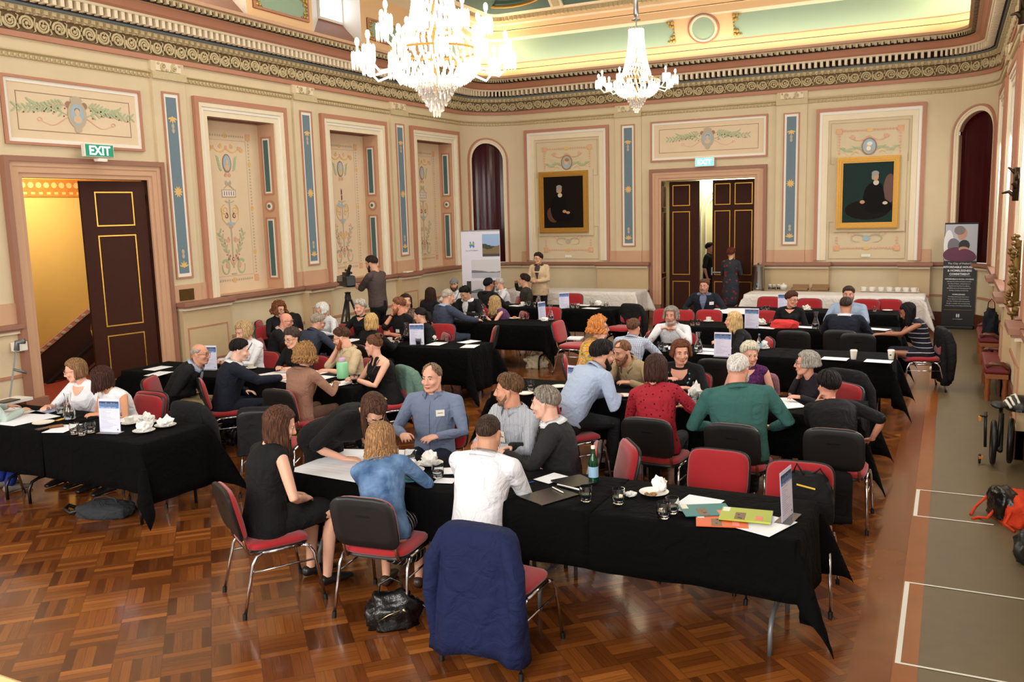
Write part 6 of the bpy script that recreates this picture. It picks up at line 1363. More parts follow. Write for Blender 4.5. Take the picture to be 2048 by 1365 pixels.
# rows of cups on the buffet
zb=.76
for i,zx in enumerate((745,787,850,900,957,1012,1063,1120,1180,1235,1290)): put('cup',at(1460+zx/3.413,574.5+i*.3,zb),'white cup on the buffet, %s of the back row'%('first','second','third','fourth','fifth','sixth','seventh','eighth','ninth','tenth','last')[i],'cup','cups on the buffet',rz=.4,sc=1.5)
for i,zx in enumerate((912,968,1030,1087,1145,1200,1255)): put('cup',at(1460+zx/3.413,584+i*.3,zb),'white cup on the buffet, %s of the front row'%('first','second','third','fourth','fifth','sixth','last')[i],'cup','cups on the buffet',rz=.4,sc=1.5)
p=at(1516,579,zb); e=empty('tea_urn',(p.x,p.y,zb),0,'tall polished steel hot water urn at the left end of the buffet','urn')
MB().lathe([(.125,.0),(.14,.01),(.14,.05),(.125,.06),(.125,.50),(.13,.505),(.13,.52),(.06,.545),(.001,.55)],n=32).build('body',steel,e,smooth=50); MB().lathe([(.02,.55),(.02,.575),(.001,.58)],n=12).build('lid_knob',black,e,smooth=50)
MB().tube([(0,-.125,.08),(0,-.18,.08),(0,-.18,.05)],.012).box((-.012,-.19,.08),(.012,-.165,.11)).build('tap',black,e); MB().box((-.008,-.132,.14),(.008,-.124,.4)).build('level_gauge',black,e)
for k,(u,d) in enumerate(((1540,'first'),(1548,'second'),(1557,'third'))):
    p=at(u,580,zb); e=empty('glass_jar',(p.x,p.y,zb),0,'glass jar with pale lid on the buffet, %s after the urn'%d,'jar','jars on the buffet'); MB().lathe([(.035,0),(.04,.01),(.04,.09),(.03,.10),(.028,.10),(.037,.09),(.037,.012),(.001,.01)],n=16).build('jar',glassm,e,smooth=50); MB().lathe([(.033,.10),(.034,.12),(.001,.125)],n=16).build('lid',china,e,smooth=50); MB().lathe([(.035,.012),(.035,.06),(.001,.06)],n=14).build('contents',(brownwood,china,mat('green_teabags',(90,100,60),.8))[k],e)
p=at(1567,580,zb); e=empty('sugar_bowl',(p.x,p.y,zb),0,'white lidded bowl on the buffet beside the jars','bowl'); MB().lathe([(.05,0),(.075,.03),(.085,.09),(.08,.10),(.03,.12),(.012,.13),(.015,.145),(.001,.15)],n=22).build('bowl',china,e,smooth=50)
card=mat('brown_cardboard',(150,116,80),.8)
for u,w_,d in ((1600,.34,'left'),(1640,.36,'right')):
    p=at(u,581,zb); e=empty('pastry_box',(p.x,p.y,zb),0,'flat brown cardboard tray on the buffet, %s of two'%d,'box','cardboard trays'); mb=MB(); mb.box((-w_/2,-.12,0),(w_/2,.12,.01)); 
    for a in ((-w_/2,-.12,0,-w_/2+.006,.12,.06),(w_/2-.006,-.12,0,w_/2,.12,.06),(-w_/2,-.12,0,w_/2,-.114,.06),(-w_/2,.114,0,w_/2,.12,.07)): mb.box(a[:3],a[3:])
    mb.build('tray',card,e); MB().box((-w_/2,.12,.06),(w_/2,.126,.12)).build('open_flap',card,e)
# sign holders
sky1=mat('sign_header_blue',(34,54,100),.5); sky2=mat('sign_band_blue',(40,120,205),.5); tline=mat('sign_text_grey',(172,172,196),.7); sheetm=mat('sign_sheet',(214,214,238),.6); acry=mat('clear_acrylic',(240,242,248),.05,trans=.9,ior=1.3)
def sign(u,v,rz,label,sc=1.0):
    p=at(u,v,Z); e=empty('sign_holder',(p.x,p.y,Z),R(rz),lab(label),'sign','agenda sign holders')
    w_,h_=.105,.297; tl=.02
    f=lambda a,z,o:(a,-.001-o+z*.06,.006+z)
    MB().box((-w_-.004,-.05,0),(w_+.004,.045,.004)).build('acrylic_base',acry,e)
    for s in (1,-1):
        g=(lambda a,z,o:(a,-.001-o+z*.06,.006+z)) if s>0 else (lambda a,z,o:(-a,.001+o+z*.06,.006+z))
        mb=MB(); mb.wbox(g,-w_,w_,0,h_,0,.001,0); mb.wbox(g,-w_*.94,w_*.94,h_*.80,h_*.93,.001,.002,1); mb.wbox(g,-w_*.94,w_*.94,h_*.72,h_*.80,.001,.002,2); mb.wbox(g,w_*.7,w_*.8,h_*.06,h_*.10,.001,.002,1)
        rn=random.Random(7)
        for i in range(7): mb.disc(g,-.08+i*.027,h_*.83,.016,.012+.02*rn.random(),.0025,5,8)
        for i in range(13):
            L=rn.uniform(.05,.16); mb.wbox(g,-.085,-.085+L,h_*(.66-.045*i),h_*(.66-.045*i)+.0035,.001,.0018,3)
        M_=basis(g(-.09,h_*.735,.004),(s,0,0),(0,.06,1)); text_mb(mb,'Hobart Housing Forum',.017,M_,4,'LEFT')
        mb.build('printed_sheet',[sheetm,sky1,sky2,tline,white,mat('sign_cloud',(90,112,150),.5)],e)
    return e
for u,v,rz,l in ((221,866,14,'agenda sign in a clear holder on the left doorway table'),(419,740,16,'agenda sign half hidden by the person in the black cardigan'),(834,690,20,'agenda sign on the table behind the green flask'),(1085,639,78,'agenda sign seen edge-on on the blue suit person\'s table'),(1129,617,50,'narrow looking agenda sign on the far left black table'),(1575,1038,82,'agenda sign seen edge-on at the right end of the nearest table'),(1152,792,-10,'agenda sign behind the light blue shirt'),(1445,714,3,'agenda sign facing the camera on the paper coffee cup table'),(1503,657,3,'agenda sign on the red bag table'),(1568,622,20,'agenda sign behind the short haired person in the black T-shirt')): sign(u,v,rz,l)
# papers
pln=mat('faint_print',(196,196,206),.8)
def sheet(pts,label,z=Z,m=None,lines=6,cat='paper',name='paper_sheet',th=.0015):
    P=[at(u,v,z) for u,v in pts]; c=sum(P,Vector())/len(P); e=None; mb=MB(); n=len(P)
    mb.add([q-c for q in P]+[q-c+Vector((0,0,th)) for q in P],[tuple(range(n)),tuple(range(n,2*n))]+[(i,(i+1)%n,n+(i+1)%n,n+i) for i in range(n)],0)
    if lines and n==4:
        for i in range(lines):
            t=.15+.7*i/lines; a=P[0].lerp(P[1],t).lerp(P[3].lerp(P[2],t),.1)-c; b=P[0].lerp(P[1],t).lerp(P[3].lerp(P[2],t),.55+.3*((i*37)%3)/3)-c; d=(P[1]-P[0]).normalized()*.003; z_=Vector((0,0,th+.0004)); mb.add([a+z_,b+z_,b+z_+d,a+z_+d],[(0,1,2,3)],1)
    o=mb.build(name,[m or paperm,pln],fix=True); o.location=c; return tag(o,lab(label),cat,'papers on the tables' if not m else None)
def a4(u,v,rz,label,w_=.21,h_=.297,m=None,z=Z,name='paper_sheet',cat='paper',th=.0015,lines=6):
    p=at(u,v,z); c,s=math.cos(R(rz)),math.sin(R(rz)); mb=MB(); q=[Vector((x*c-y*s,x*s+y*c,0)) for x,y in ((-w_/2,-h_/2),(w_/2,-h_/2),(w_/2,h_/2),(-w_/2,h_/2))]
    mb.add(q+[a+Vector((0,0,th)) for a in q],[(0,1,2,3),(4,5,6,7),(0,1,5,4),(1,2,6,5),(2,3,7,6),(3,0,4,7)],0)
    for i in range(lines):
        x=-w_*.4; y=h_*(.38-.11*i); L=w_*(.5+.25*((i*7)%3)/2); r_=[Vector(((x+a)*c-(y+b)*s,(x+a)*s+(y+b)*c,th+.0004)) for a,b in ((0,0),(L,0),(L,.003),(0,.003))]; mb.add(r_,[(0,1,2,3)],1)
    o=mb.build(name,[m or paperm,pln]); o.location=(p.x,p.y,z); return tag(o,lab(label),cat,'papers on the tables' if not m else None)
sheet(((575,942),(688,899),(834,901),(748,972)),'very large white paper sheet at the left end of the nearest table',lines=9)
sheet(((0,812),(40,816),(121,833),(28,853),(0,850)),'very large paper sheet at the left edge of the photo')
sheet(((497,753),(590,737),(694,748),(604,771)),'very large paper sheet before the brown jacket',lines=5)
sheet(((1533,797),(1580,797),(1612,815),(1540,822)),'stack of white sheets beside the teal green sleeve',th=.006,lines=7)
sheet(((1412,626),(1432,617),(1502,617),(1490,629)),'large white sheet by the person before the back door',lines=3)
for i,(u,v,rz,l) in enumerate(((125,858,20,'small white paper left of the tumbler trio on the left doorway table'),(264,838,10,'white notebook behind the cup on the left doorway table'),(316,737,0,'white sheet at the left end of the green flask table'),(318,748,10,'folded white sheet nearest the left end of the green flask table'),(679,768,-15,'white sheet in front of the green flask'),(668,749,80,'small sheet left of the green flask'),(874,688,5,'white sheet right of the sign behind the green flask'),(938,684,-15,'loose sheet at the right end behind the green flask, rear one'),(940,693,12,'loose sheet at the right end behind the green flask, front one'),(703,681,0,'white sheet by the straight blond hair'),(945,637,25,'sheet near the blue suit sleeve'),(1032,612,70,'sheet left of the cup on the far left black table'),(1182,617,80,'front loose sheet on the far left black table'),(1168,611,80,'rear loose sheet on the far left black table'),
    (1417,700,80,'white sheet behind the sign on the paper coffee cup table'),(1421,707,85,'white sheet beside the sign on the paper coffee cup table'),(1670,718,85,'white sheet left of the first paper coffee cup'),(1757,723,85,'white sheet between the two paper coffee cups'),(1612,655,80,'white sheet left of the carafe on the red bag table'),(1757,659,70,'white sheet under the writing hand'),(1532,656,80,'white sheet beside the sign on the red bag table'),(1345,697,60,'white sheet before the long haired person in white'),(1390,814,70,'white sheet before the teal green sleeve'),(1668,661,80,'white sheet beside the navy suit'),(1570,628,80,'white sheet on the far right black table'))): a4(u,v,rz,l)
a4(888,943,30,'folded napkin beside the second tumbler on the nearest table',.16,.16,None,lines=0); a4(890,962,15,'flat napkin by the white shirt sleeve',.14,.12,None,lines=0)
a4(1103,957,-20,'white leaflet behind the black folders on the nearest table',.15,.21,lines=3)
bg_=mat('glossy_black_folder',(26,22,18),.25)
a4(1098,993,-25,'glossy black folder nearest the white shirt',.24,.32,bg_,name='folder',cat='folder',th=.006,lines=0)
a4(1148,966,-35,'black spiral bound folder by the green bottle',.22,.24,bg_,name='folder',cat='folder',th=.012,lines=0)
p=at(1140,976,Z+.014); MB().tube([(p.x-.10,p.y+.02,Z+.016),(p.x+.09,p.y-.03,Z+.016)],.008,n=8).build('t',steel); o=bpy.data.objects['t']; o.name='spiral_spine'; tag(o,'silver spiral spine along the black bound folder','binding')
def pen(u,v,rz,label,m,z=Z): p=at(u,v,z); c,s=math.cos(R(rz))*.07,math.sin(R(rz))*.07; mb=MB(); mb.tube([(-c,-s,.005),(c*.8,s*.8,.005),(c,s,.005)],[.0045,.0045,.0015],0,8); o=mb.build('pen',m,smooth=60); o.location=(p.x,p.y,z); tag(o,lab(label),'pen','pens on the tables')
pen(836,956,5,'blue pen beside the denim jacket',mat('blue_plastic',(30,70,180),.35)); pen(1052,969,60,'blue pen by the right white sleeve',mat('blue_plastic')); pen(1116,982,-35,'white pen on the glossy black folder',china,Z+.008); pen(553,760,10,'black pen on the large paper at the green flask table',black,Z+.003); pen(1340,668,20,'black pen by the pale checked shirt',black)
a4(813,960,40,'small teal notebook behind the denim jacket',.09,.14,mat('teal_notebook',(110,190,200),.6),name='notebook',cat='notebook',th=.008,lines=3)
a4(90,858,-10,'grey phone near the empty plate on the left doorway table',.075,.15,mat('phone_glass',(50,46,46),.15),name='phone',cat='phone',th=.009,lines=0); a4(112,855,-30,'brown wallet beside the grey phone on the left doorway table',.09,.12,brownwood,name='wallet',cat='wallet',th=.014,lines=0)
a4(120,840,10,'yellow note in front of the carafe on the left doorway table',.05,.10,mat('yellow_note',(226,180,60),.7),name='sticky_note',cat='note',lines=0); a4(94,822,10,'blue and white leaflet behind the drawing at the left doorway table',.21,.29,mat('leaflet_blue',(170,190,225),.5),name='leaflet',cat='leaflet',lines=4)
a4(22,805,5,'white book with a dark tablet on it at the left edge',.24,.34,china,name='book',cat='book',th=.03,lines=0); a4(14,803,5,'dark tablet lying on a white book at the left edge',.15,.2,mat('phone_glass'),z=Z+.032,name='tablet',cat='tablet',th=.008,lines=0)
# brochures
tb1=mat('brochure_teal',(38,120,120),.4); tb2=mat('brochure_lime',(170,180,70),.4); tb3=mat('brochure_orange',(214,96,52),.4)
a4(1394,1010,-8,'white sheet under the teal brochure',.24,.32,lines=0); a4(1530,1050,-20,'white sheet right of the lime green booklet',.24,.32,lines=0)
def booklet(u,v,rz,z,th,m,label,ph):
    p=at(u,v,z); e=empty('brochure',(p.x,p.y,z),R(rz),lab(label),'brochure','brochures on the nearest table'); MB().box((-.105,-.148,0),(.105,.148,th)).build('cover',m,e)
    mb=MB(); f=lambda a,y,o:(a,y,th+o); mb.box((-.02,-.06,th),(.1,.0,th+.001),0); mb.box((-.1,-.14,th),(-.03,-.10,th+.001),1); mb.box((.02,.06,th),(.09,.10,th+.001),2)
    rn=random.Random(int(u)); 
    for i in range(9): mb.ell((rn.uniform(-.01,.09),rn.uniform(-.05,-.01),th),(.014,.009,.002),3+i%2,8,4)
    text_mb(mb,ph,.018,basis((-.09,.11,th+.0015),(1,0,0),(0,1,0)),1,'LEFT'); mb.build('cover_print',[mat('print_rust',(120,90,62),.5),white,mat('print_pink',(224,120,110),.5),mat('print_ochre_hill'),mat('print_dark_tree')],e)
    MB().box((-.103,-.146,.001),(.104,.1485,th-.001)).build('pages',paperm,e)
booklet(1443,1043,-75,Z+.002,.006,tb3,'orange booklet under the two others on the nearest table',''); booklet(1412,1021,-62,Z+.010,.004,tb1,'teal brochure on top of the white sheets',''); booklet(1492,1033,-84,Z+.014,.012,tb2,'thick lime green booklet on the nearest table','')
# bottles, cups, flask, red bag
def bottle(u,v,label,gm,lab_,cap,h=.25,z=Z):
    p=at(u,v,z); e=empty('water_bottle',(p.x,p.y,z),0,label,'bottle'); s=h/.25
    MB().lathe([(.028*s,.0),(.034*s,.004),(.034*s,.13*s),(.030*s,.155*s),(.016*s,.19*s),(.0125*s,.225*s),(.0125*s,.235*s)],n=24,capt=True).build('bottle_body',gm,e,smooth=50); MB().lathe([(.0352*s,.03*s),(.0352*s,.105*s)],n=24,capb=False).build('paper_label',lab_,e,smooth=True); MB().lathe([(.0145*s,.228*s),(.0145*s,.248*s),(.001,.249*s)],n=16).build('cap',cap,e,smooth=50)
bottle(1187,962,'green glass water bottle with a pale blue label on the nearest table',mat('green_glass',(0,110,60),.05,trans=.75,ior=1.5),mat('bottle_label',(150,190,220),.5),white)
bottle(1518,700,'small clear water bottle with a blue cap on the paper coffee cup table',glassm,mat('bottle_label'),mat('blue_cap',(90,150,210),.4),.21)
for u,v,d in ((1707,719,'left'),(1782,719,'right')):
    p=at(u,v,Z); e=empty('paper_coffee_cup',(p.x,p.y,Z),0,'white paper coffee cup, %s of two near the table end'%d,'cup','paper coffee cups'); MB().lathe([(.028,0),(.029,.002),(.040,.10),(.001,.10)],n=22).build('cup',white,e,smooth=50); MB().lathe([(.043,.098),(.043,.106),(.040,.110),(.036,.116),(.001,.116)],n=22).build('lid',china,e,smooth=50)
    if d=='right': mb=MB(); mb.ell((-.005,-.0355,.055),(.012,.004,.008),0,8,6); mb.build('logo_mark',black,e)
p=at(686,757,Z); e=empty('drinks_flask',(p.x,p.y,Z),0,'large pale green drinks flask with a lilac lid','flask'); MB().lathe([(.060,0),(.068,.006),(.068,.17),(.060,.19),(.045,.195),(.001,.197)],n=28).build('flask_body',mat('mint_enamel',(136,206,156),.4),e,smooth=50); MB().lathe([(.040,.195),(.042,.20),(.040,.232),(.03,.24),(.001,.242)],n=24).build('lid',mat('lilac_plastic',(196,160,196),.45),e,smooth=50)
def blob(name,loc,r,m,label,cat,seed,rough=.35,z0=0,sub=4,freq=2.2,rz=0,parent=None,flatb=-.5):
    bm=bmesh.new(); bmesh.ops.create_icosphere(bm,subdivisions=sub,radius=1); rn=Vector((seed*2.1,seed*.7,seed*1.3))
    for v_ in bm.verts:
        n=v_.co.normalized(); k=1+rough*noise.noise(n*freq+rn)+rough*.4*noise.noise(n*freq*3+rn); e=.75
        q=Vector((math.copysign(abs(n.x)**e,n.x),math.copysign(abs(n.y)**e,n.y),math.copysign(abs(n.z)**e,n.z)))*k
        v_.co=Vector((q.x*r[0],q.y*r[1],(max(flatb,q.z)-flatb)*r[2]/(1-flatb)+z0))
    me=bpy.data.meshes.new(name); bm.to_mesh(me); bm.free(); me.materials.append(m)
    for p_ in me.polygons: p_.use_smooth=True
    o=bpy.data.objects.new(name,me); COL.objects.link(o); o.location=loc; o.rotation_euler=(0,0,rz)
    if parent: o.parent=parent
    elif label: tag(o,label,cat)
    return o
p=at(1569,656,Z); blob('fabric_bag',(p.x,p.y,Z),(.20,.12,.13),cloth('coral_fabric',(214,62,62)),'coral red soft bag on the table left of the carafe','bag',3,.25,freq=1.5)
# ================================================================ more chairs
def ch_at(u,v,z,heading,label,off=.26):     # u,v = middle of the back at height z
    p=at(u,v,z); return place_chair(p.x+math.sin(R(heading))*off,p.y+math.cos(R(heading))*off,heading,label)
for a in ((1435,948,.67,182,'empty red chair at the nearest table, square to the camera'),(1598,975,.67,178,'empty red chair with a black tote bag, right end of the nearest table'),(1252,932,.66,236,'empty red chair turned sideways by the green bottle'),
    (299,815,.68,178,'empty red chair at the left doorway table'),(377,842,.68,184,'red chair draped with a black jacket at the left doorway table'),(528,858,.66,-25,'chair wrapped in a black coat behind the person in the black dress'),
    (884,668,.68,176,'empty red chair behind the napkin plate'),(988,674,.68,250,'empty red chair at the right end of the table behind the green flask'),(1099,632,.68,180,'empty red chair at the right end of the blue suit person\'s table'),(1145,603,.68,180,'empty red chair facing the camera at the far left black table'),(1262,628,.68,196,'chair draped with a black coat beside the left white table'),
    (1331,637,.68,180,'empty red chair at the left end of the red bag table'),(1417,639,.68,180,'empty red chair behind the white cup on the red bag table'),(1529,641,.68,180,'empty red chair behind the sign of the red bag table'),(1588,684,.68,2,'empty black backed chair at the red bag table, left of two'),(1716,690,.68,2,'empty black backed chair at the red bag table, right of two'),
    (1538,611,.68,180,'empty red chair at the far right black table, first from the left'),(1618,615,.68,180,'empty red chair at the far right black table, second from the left'),(1733,617,.68,180,'empty red chair at the far right black table, third from the left'),(1777,617,.68,178,'empty red chair at the far right black table, rightmost'),(1689,774,.68,205,'red chair with a dark jacket on it, right end of the green shirt person\'s table'),(1435,745,.68,4,'empty black backed chair behind the turquoise necklace'),
    (522,660,.68,60,'empty red chair by the wall near the blond person'),(1362,660,.5,180,'low empty red chair behind the table, near the long haired person')): ch_at(*a)
p=at(1150,690,.46); place_chair(p.x,p.y,90,'empty chair with papers on its red seat, left of the floral top')
a4(1150,678,10,'white folder on the red seat left of the floral top',.24,.32,None,z=.485,th=.02,lines=0)
# garments over chairs
def draped(x,y,heading,m,label,w0=.44,w1=.56,zt=.875,zb_=.25,name='jacket',sleeves=True,d=.13,seed=1):
    h=R(heading); mb=MB(); rn=random.Random(seed); yb=-.26
    rows=[(zt,.78,.5),(zt-.03,.96,.9),(zt-.12,1,1),(zt-.3,.98,1),(zt-.45,1,1.1),((zt-.45+zb_)/2,1,1.2),(zb_,1,1.2)]
    n=36; vs=[];K=len(rows)
    for i,(z,sw,sd) in enumerate(rows):
        f=i/(K-1); w_=(w0+(w1-w0)*f)*sw/2; dd=d*sd/2
        for j in range(n):
            a=2*PI*j/n; c,s=math.cos(a),math.sin(a); x_=math.copysign(abs(c)**.6,c)*w_; y_=math.copysign(abs(s)**.6,s)*dd
            y_+=(.024*math.sin(x_*30+seed+f*2)+.012*math.sin(x_*67+seed*2))*f; y_+=yb-(.02*f)
            vs.append((x_,y_,z+(.03*math.sin(x_*9+seed) if i==K-1 else 0)))
    fs=[(i*n+j,i*n+(j+1)%n,(i+1)*n+(j+1)%n,(i+1)*n+j) for i in range(K-1) for j in range(n)]+[tuple(range(n))[::-1]]
    mb.add(vs,fs); o=mb.build(name,m,smooth=True); o.location=(x,y,0); o.rotation_euler=(0,0,-h)
    s_=o.modifiers.new('sub','SUBSURF'); s_.levels=1; s_.render_levels=1; s_=o.modifiers.new('sol','SOLIDIFY'); s_.thickness=.006
    if sleeves:
        for s in (-1,1):
            mb=MB(); chain(mb,[(s*(w0/2-.03),yb-.02,zt-.08),(s*(w0/2+.03),yb-.06,zt-.22),(s*(w0/2+.05),yb-.075,zt-.42),(s*(w0/2+.03),yb-.07,max(.1,zb_+.08))],[(.05,.06),(.058,.065),(.05,.055),(.042,.04)],0,12); mb.build('sleeve',m,o,smooth=True)
    return tag(o,label,'jacket','garments over chairs')
P3=[c for c in PC if 'navy suit jacket' in c[3]][0]
draped(P3[0],P3[1],P3[2],cloth('royal_navy_wool',(20,29,66)),'navy blue suit jacket hanging over the chair back nearest the camera',.46,.64,.87,.13,d=.21)
def draped_at(u,v,z,heading,m,label,off=.26,**k): p=at(u,v,z); return draped(p.x+math.sin(R(heading))*off,p.y+math.cos(R(heading))*off,heading,m,label,**k)
draped_at(377,842,.68,184,bk2,'black jacket hanging over a red chair at the left doorway table',w1=.5,seed=2,zb_=.30)
draped_at(528,858,.66,-25,bk2,'black coat wrapped over the chair behind the person in the black dress',w0=.5,w1=.52,zb_=.42,sleeves=False,seed=3)
draped_at(1262,628,.68,196,bk2,'black coat over a chair beside the left white table',w1=.5,seed=4,zb_=.2)
draped_at(1689,774,.68,205,bk2,'dark jacket over the chair at the right end of the green shirt person\'s table',seed=5,zb_=.3)
def drape_on(key,m,label,**k): c=[c for c in PC if key in c[3]][0]; return draped(c[0],c[1],c[2],m,label,**k)
drape_on('draped with the green jacket',cloth('sage_green_linen',(96,124,112)),'sage green jacket over the chair of the person in the halter top',w0=.47,w1=.5,zb_=.35,seed=6)
drape_on('draped in pink',cloth('dusty_pink_stripe',(170,118,124),'stripe',(120,80,90),60,thr=.3),'dusty pink striped cardigan over a chair beside the purple top',w0=.46,zb_=.4,seed=7,sleeves=False)
drape_on('striped navy dress',bk2,'black coat hanging behind the person in the striped navy dress',w0=.5,w1=.55,zb_=.12,seed=8)
drape_on('black blouse',bk2,'dark shawl hanging from the chair of the person in the black blouse',w0=.3,w1=.3,zt=.5,zb_=.15,seed=9,sleeves=False,d=.06)
# ================================================================ bags and floor things
def bag(name,u,v,r,m,label,seed,rz=0,handle=True,cat='bag',rough=.3,strapm=None,z=0):
    p=at(u,v,z); e=empty(name,(p.x,p.y,z),rz,label,cat); blob('bag_body',(0,0,0),r,m,None,None,seed,rough,parent=e)
    if handle: MB().tube([(-r[0]*.5,0,r[2]*.8),(-r[0]*.4,.01,r[2]*1.25),(0,.02,r[2]*1.4),(r[0]*.4,.01,r[2]*1.25),(r[0]*.5,0,r[2]*.8)],.008,n=6).build('strap',strapm or m,e,smooth=True)
    return e
leath=mat('black_leather',(14,14,15),.3,bump=.3,bscale=30); tan=mat('tan_leather',(150,84,34),.4,bump=.3,bscale=25)
e=bag('handbag',785,1250,(.17,.10,.22),leath,'black leather handbag with gold zips on the parquet beside a chair leg',4,rz=.6)
MB().tube([(-.08,-.10,.08),(-.02,-.115,.12),(.06,-.105,.14)],.004,n=6).tube([(.07,-.095,.14),(.10,-.085,.11)],.008,n=6).build('gold_zip',mat('pale_gold_metal',(220,200,150),.25,metal=1),e,smooth=True)
MB().tube([(.16,.02,.16),(.26,-.02,.05),(.32,.0,.015),(.36,.05,.012)],.008,n=6).build('loose_strap',leath,e,smooth=True)
e=bag('backpack',212,1030,(.26,.16,.12),cloth('charcoal_nylon',(46,48,52)),'charcoal backpack lying under the left doorway table',5,rz=.25,rough=.15)
MB().tube([(-.2,-.05,.06),(-.3,-.08,.03),(-.38,-.05,.05),(-.40,.03,.06),(-.33,.05,.03)],.018,n=8).build('shoulder_strap',black,e,smooth=True)
bag('cloth_bag',1072,735,(.17,.12,.20),cloth('calico',(206,192,166)),'white calico bag on the parquet beside the dark table legs',6,rz=.4,rough=.45)
bag('handbag',604,882,(.12,.12,.28),tan,'tan leather bag under the chair of the brown linen jacket',7); bag('handbag',858,884,(.16,.12,.22),tan,'tan leather handbag on the floor beside the blue button-up shirt',8,rz=.7)
bag('handbag',468,885,(.14,.14,.26),leath,'black bag on the floor behind the chair wrapped in a black coat',9); bag('cycling_bag',806,812,(.10,.09,.2),cloth('red_black_nylon',(170,30,36),'dots',(20,20,22),8,thr=.42),'red and black bag hanging by the sage green jacket',10,z=.25)
bag('handbag',942,775,(.15,.12,.30),leath,'black bag on the floor under the end of the table behind the green flask',15)
p=at(1598,975,.67); p.x+=.07; p.y-=.22; e=empty('tote_bag',(p.x,p.y,.47),0,'black tote bag with a yellow mark hanging on the right red chair','bag'); blob('bag_body',(0,.12,0),(.17,.07,.34),bk2,None,None,12,.12,parent=e,freq=3); MB().add([(-.06,.035,.27),(.06,.035,.25),(.06,.035,.262),(-.06,.035,.282)],[(0,1,2,3)]).build('yellow_mark',mat('yellow_note'),e); MB().tube([(-.1,.12,.32),(-.07,.10,.40),(-.02,.10,.32)],.007).tube([(.02,.12,.32),(.08,.10,.38),(.13,.12,.30)],.007).build('handles',bk2,e,smooth=True)
org=cloth('orange_nylon',(214,66,34)); 
p=at(2052,1045,0); e=empty('backpack',(.56,p.y,0),.4,'orange and black backpack on the runner against the right wall','backpack'); blob('bag_body',(0,0,0),(.15,.24,.24),org,None,None,11,.25,parent=e); blob('black_panel',(-.09,.02,.04),(.10,.16,.24),leath,None,None,13,.2,parent=e)
MB().tube([(-.15,0,.12),(-.24,-.04,.04),(-.27,.05,.015),(-.33,.02,.012)],.012,n=6).tube([(-.1,-.15,.15),(-.18,-.2,.05),(-.14,-.28,.015)],.012,n=6).tube([(-.12,.15,.2),(-.22,.2,.06),(-.30,.12,.015)],.012,n=6).build('straps',org,e,smooth=True)
p=at(2050,1120,0); blob('soft_bag',(.66,p.y,0),(.16,.17,.22),mat('black_rubber',(26,26,26),.4),'black shiny bag on the runner nearest the camera, right edge','bag',14,.3)
# folded bicycle with helmet
p=at(2015,935,0); e=empty('folding_bicycle',(.50,p.y,0),0,'black folded bicycle standing on the runner by the right wall','bicycle')
def wheel(c,r,rx): 
    mb=MB(); mb.tube([(c[0]+math.sin(rx)*r*math.cos(t*PI/12),c[1]+math.cos(rx)*r*math.cos(t*PI/12),c[2]+r*math.sin(t*PI/12)) for t in range(25)],.024,0,8,False)
    for t in range(10): mb.tube([c,(c[0]+math.sin(rx)*r*math.cos(t*PI/5),c[1]+math.cos(rx)*r*math.cos(t*PI/5),c[2]+r*math.sin(t*PI/5))],.002,1,4)
    mb.build('wheel',[black,steel],e,smooth=True)
wheel((-.05,0,.24),.2,0); wheel((.10,.03,.26),.2,.1)
MB().tube([(0,-.25,.22),(.02,.1,.3),(.02,.15,.5)],.022).tube([(-.02,-.2,.2),(0,-.1,.55),(0,-.02,.60)],.018).build('bike_frame',blackm,e,smooth=True)
MB().ell((-.02,-.02,.62),(.07,.13,.03)).build('saddle',black,e,smooth=True); MB().tube([(-.13,-.06,.55),(-.12,-.06,.2)],.014).tube([(-.17,-.04,.5),(-.12,-.1,.52)],.012).build('handlebar',black,e,smooth=True)
MB().box((-.19,-.08,.46),(-.165,-.03,.50)).box((-.17,-.04,.07),(-.13,.02,.09)).build('pedal',mat('amber_reflector',(200,120,30),.4),e)
MB().tube([(-.16,0,.02),(-.16,.04,.06),(-.16,0,.10),(-.16,-.04,.06),(-.16,0,.02)],.012,n=6).build('castor',black,e,smooth=True)
p=Vector((.66,e.location.y+.1,.56)); e2=empty('cycle_helmet',p,.3,'black and white cycle helmet resting on the folded bicycle','helmet'); blob('helmet_shell',(0,0,0),(.11,.14,.14),black,None,None,3,.08,parent=e2,flatb=-.2)
MB().tube([(-.11,-.1,.04),(-.12,0,.09),(-.10,.10,.05)],.014).tube([(-.09,-.12,.07),(-.085,0,.12),(-.07,.11,.09)],.012).tube([(-.05,-.13,.09),(-.04,0,.15),(-.03,.12,.11)],.012).build('white_stripes',white,e2,smooth=True)
# sneaker under the writing person's chair
p=at(1878,744,0); e=empty('sneaker',(p.x,p.y,0),0,'white and gold sneaker on the runner edge behind the striped navy dress','shoe'); mb=MB(); chain(mb,[(-.10,0,.04),(0,0,.045),(.08,0,.035),(.14,0,.03)],[(.04,.04),(.04,.04),(.042,.03),(.034,.02)],0,12,(0,1,0)); mb.build('upper',white,e,smooth=True); MB().box((-.12,-.045,0),(.165,.045,.02)).build('sole',mat('sole_beige',(190,170,130),.6),e,bevel=.01)
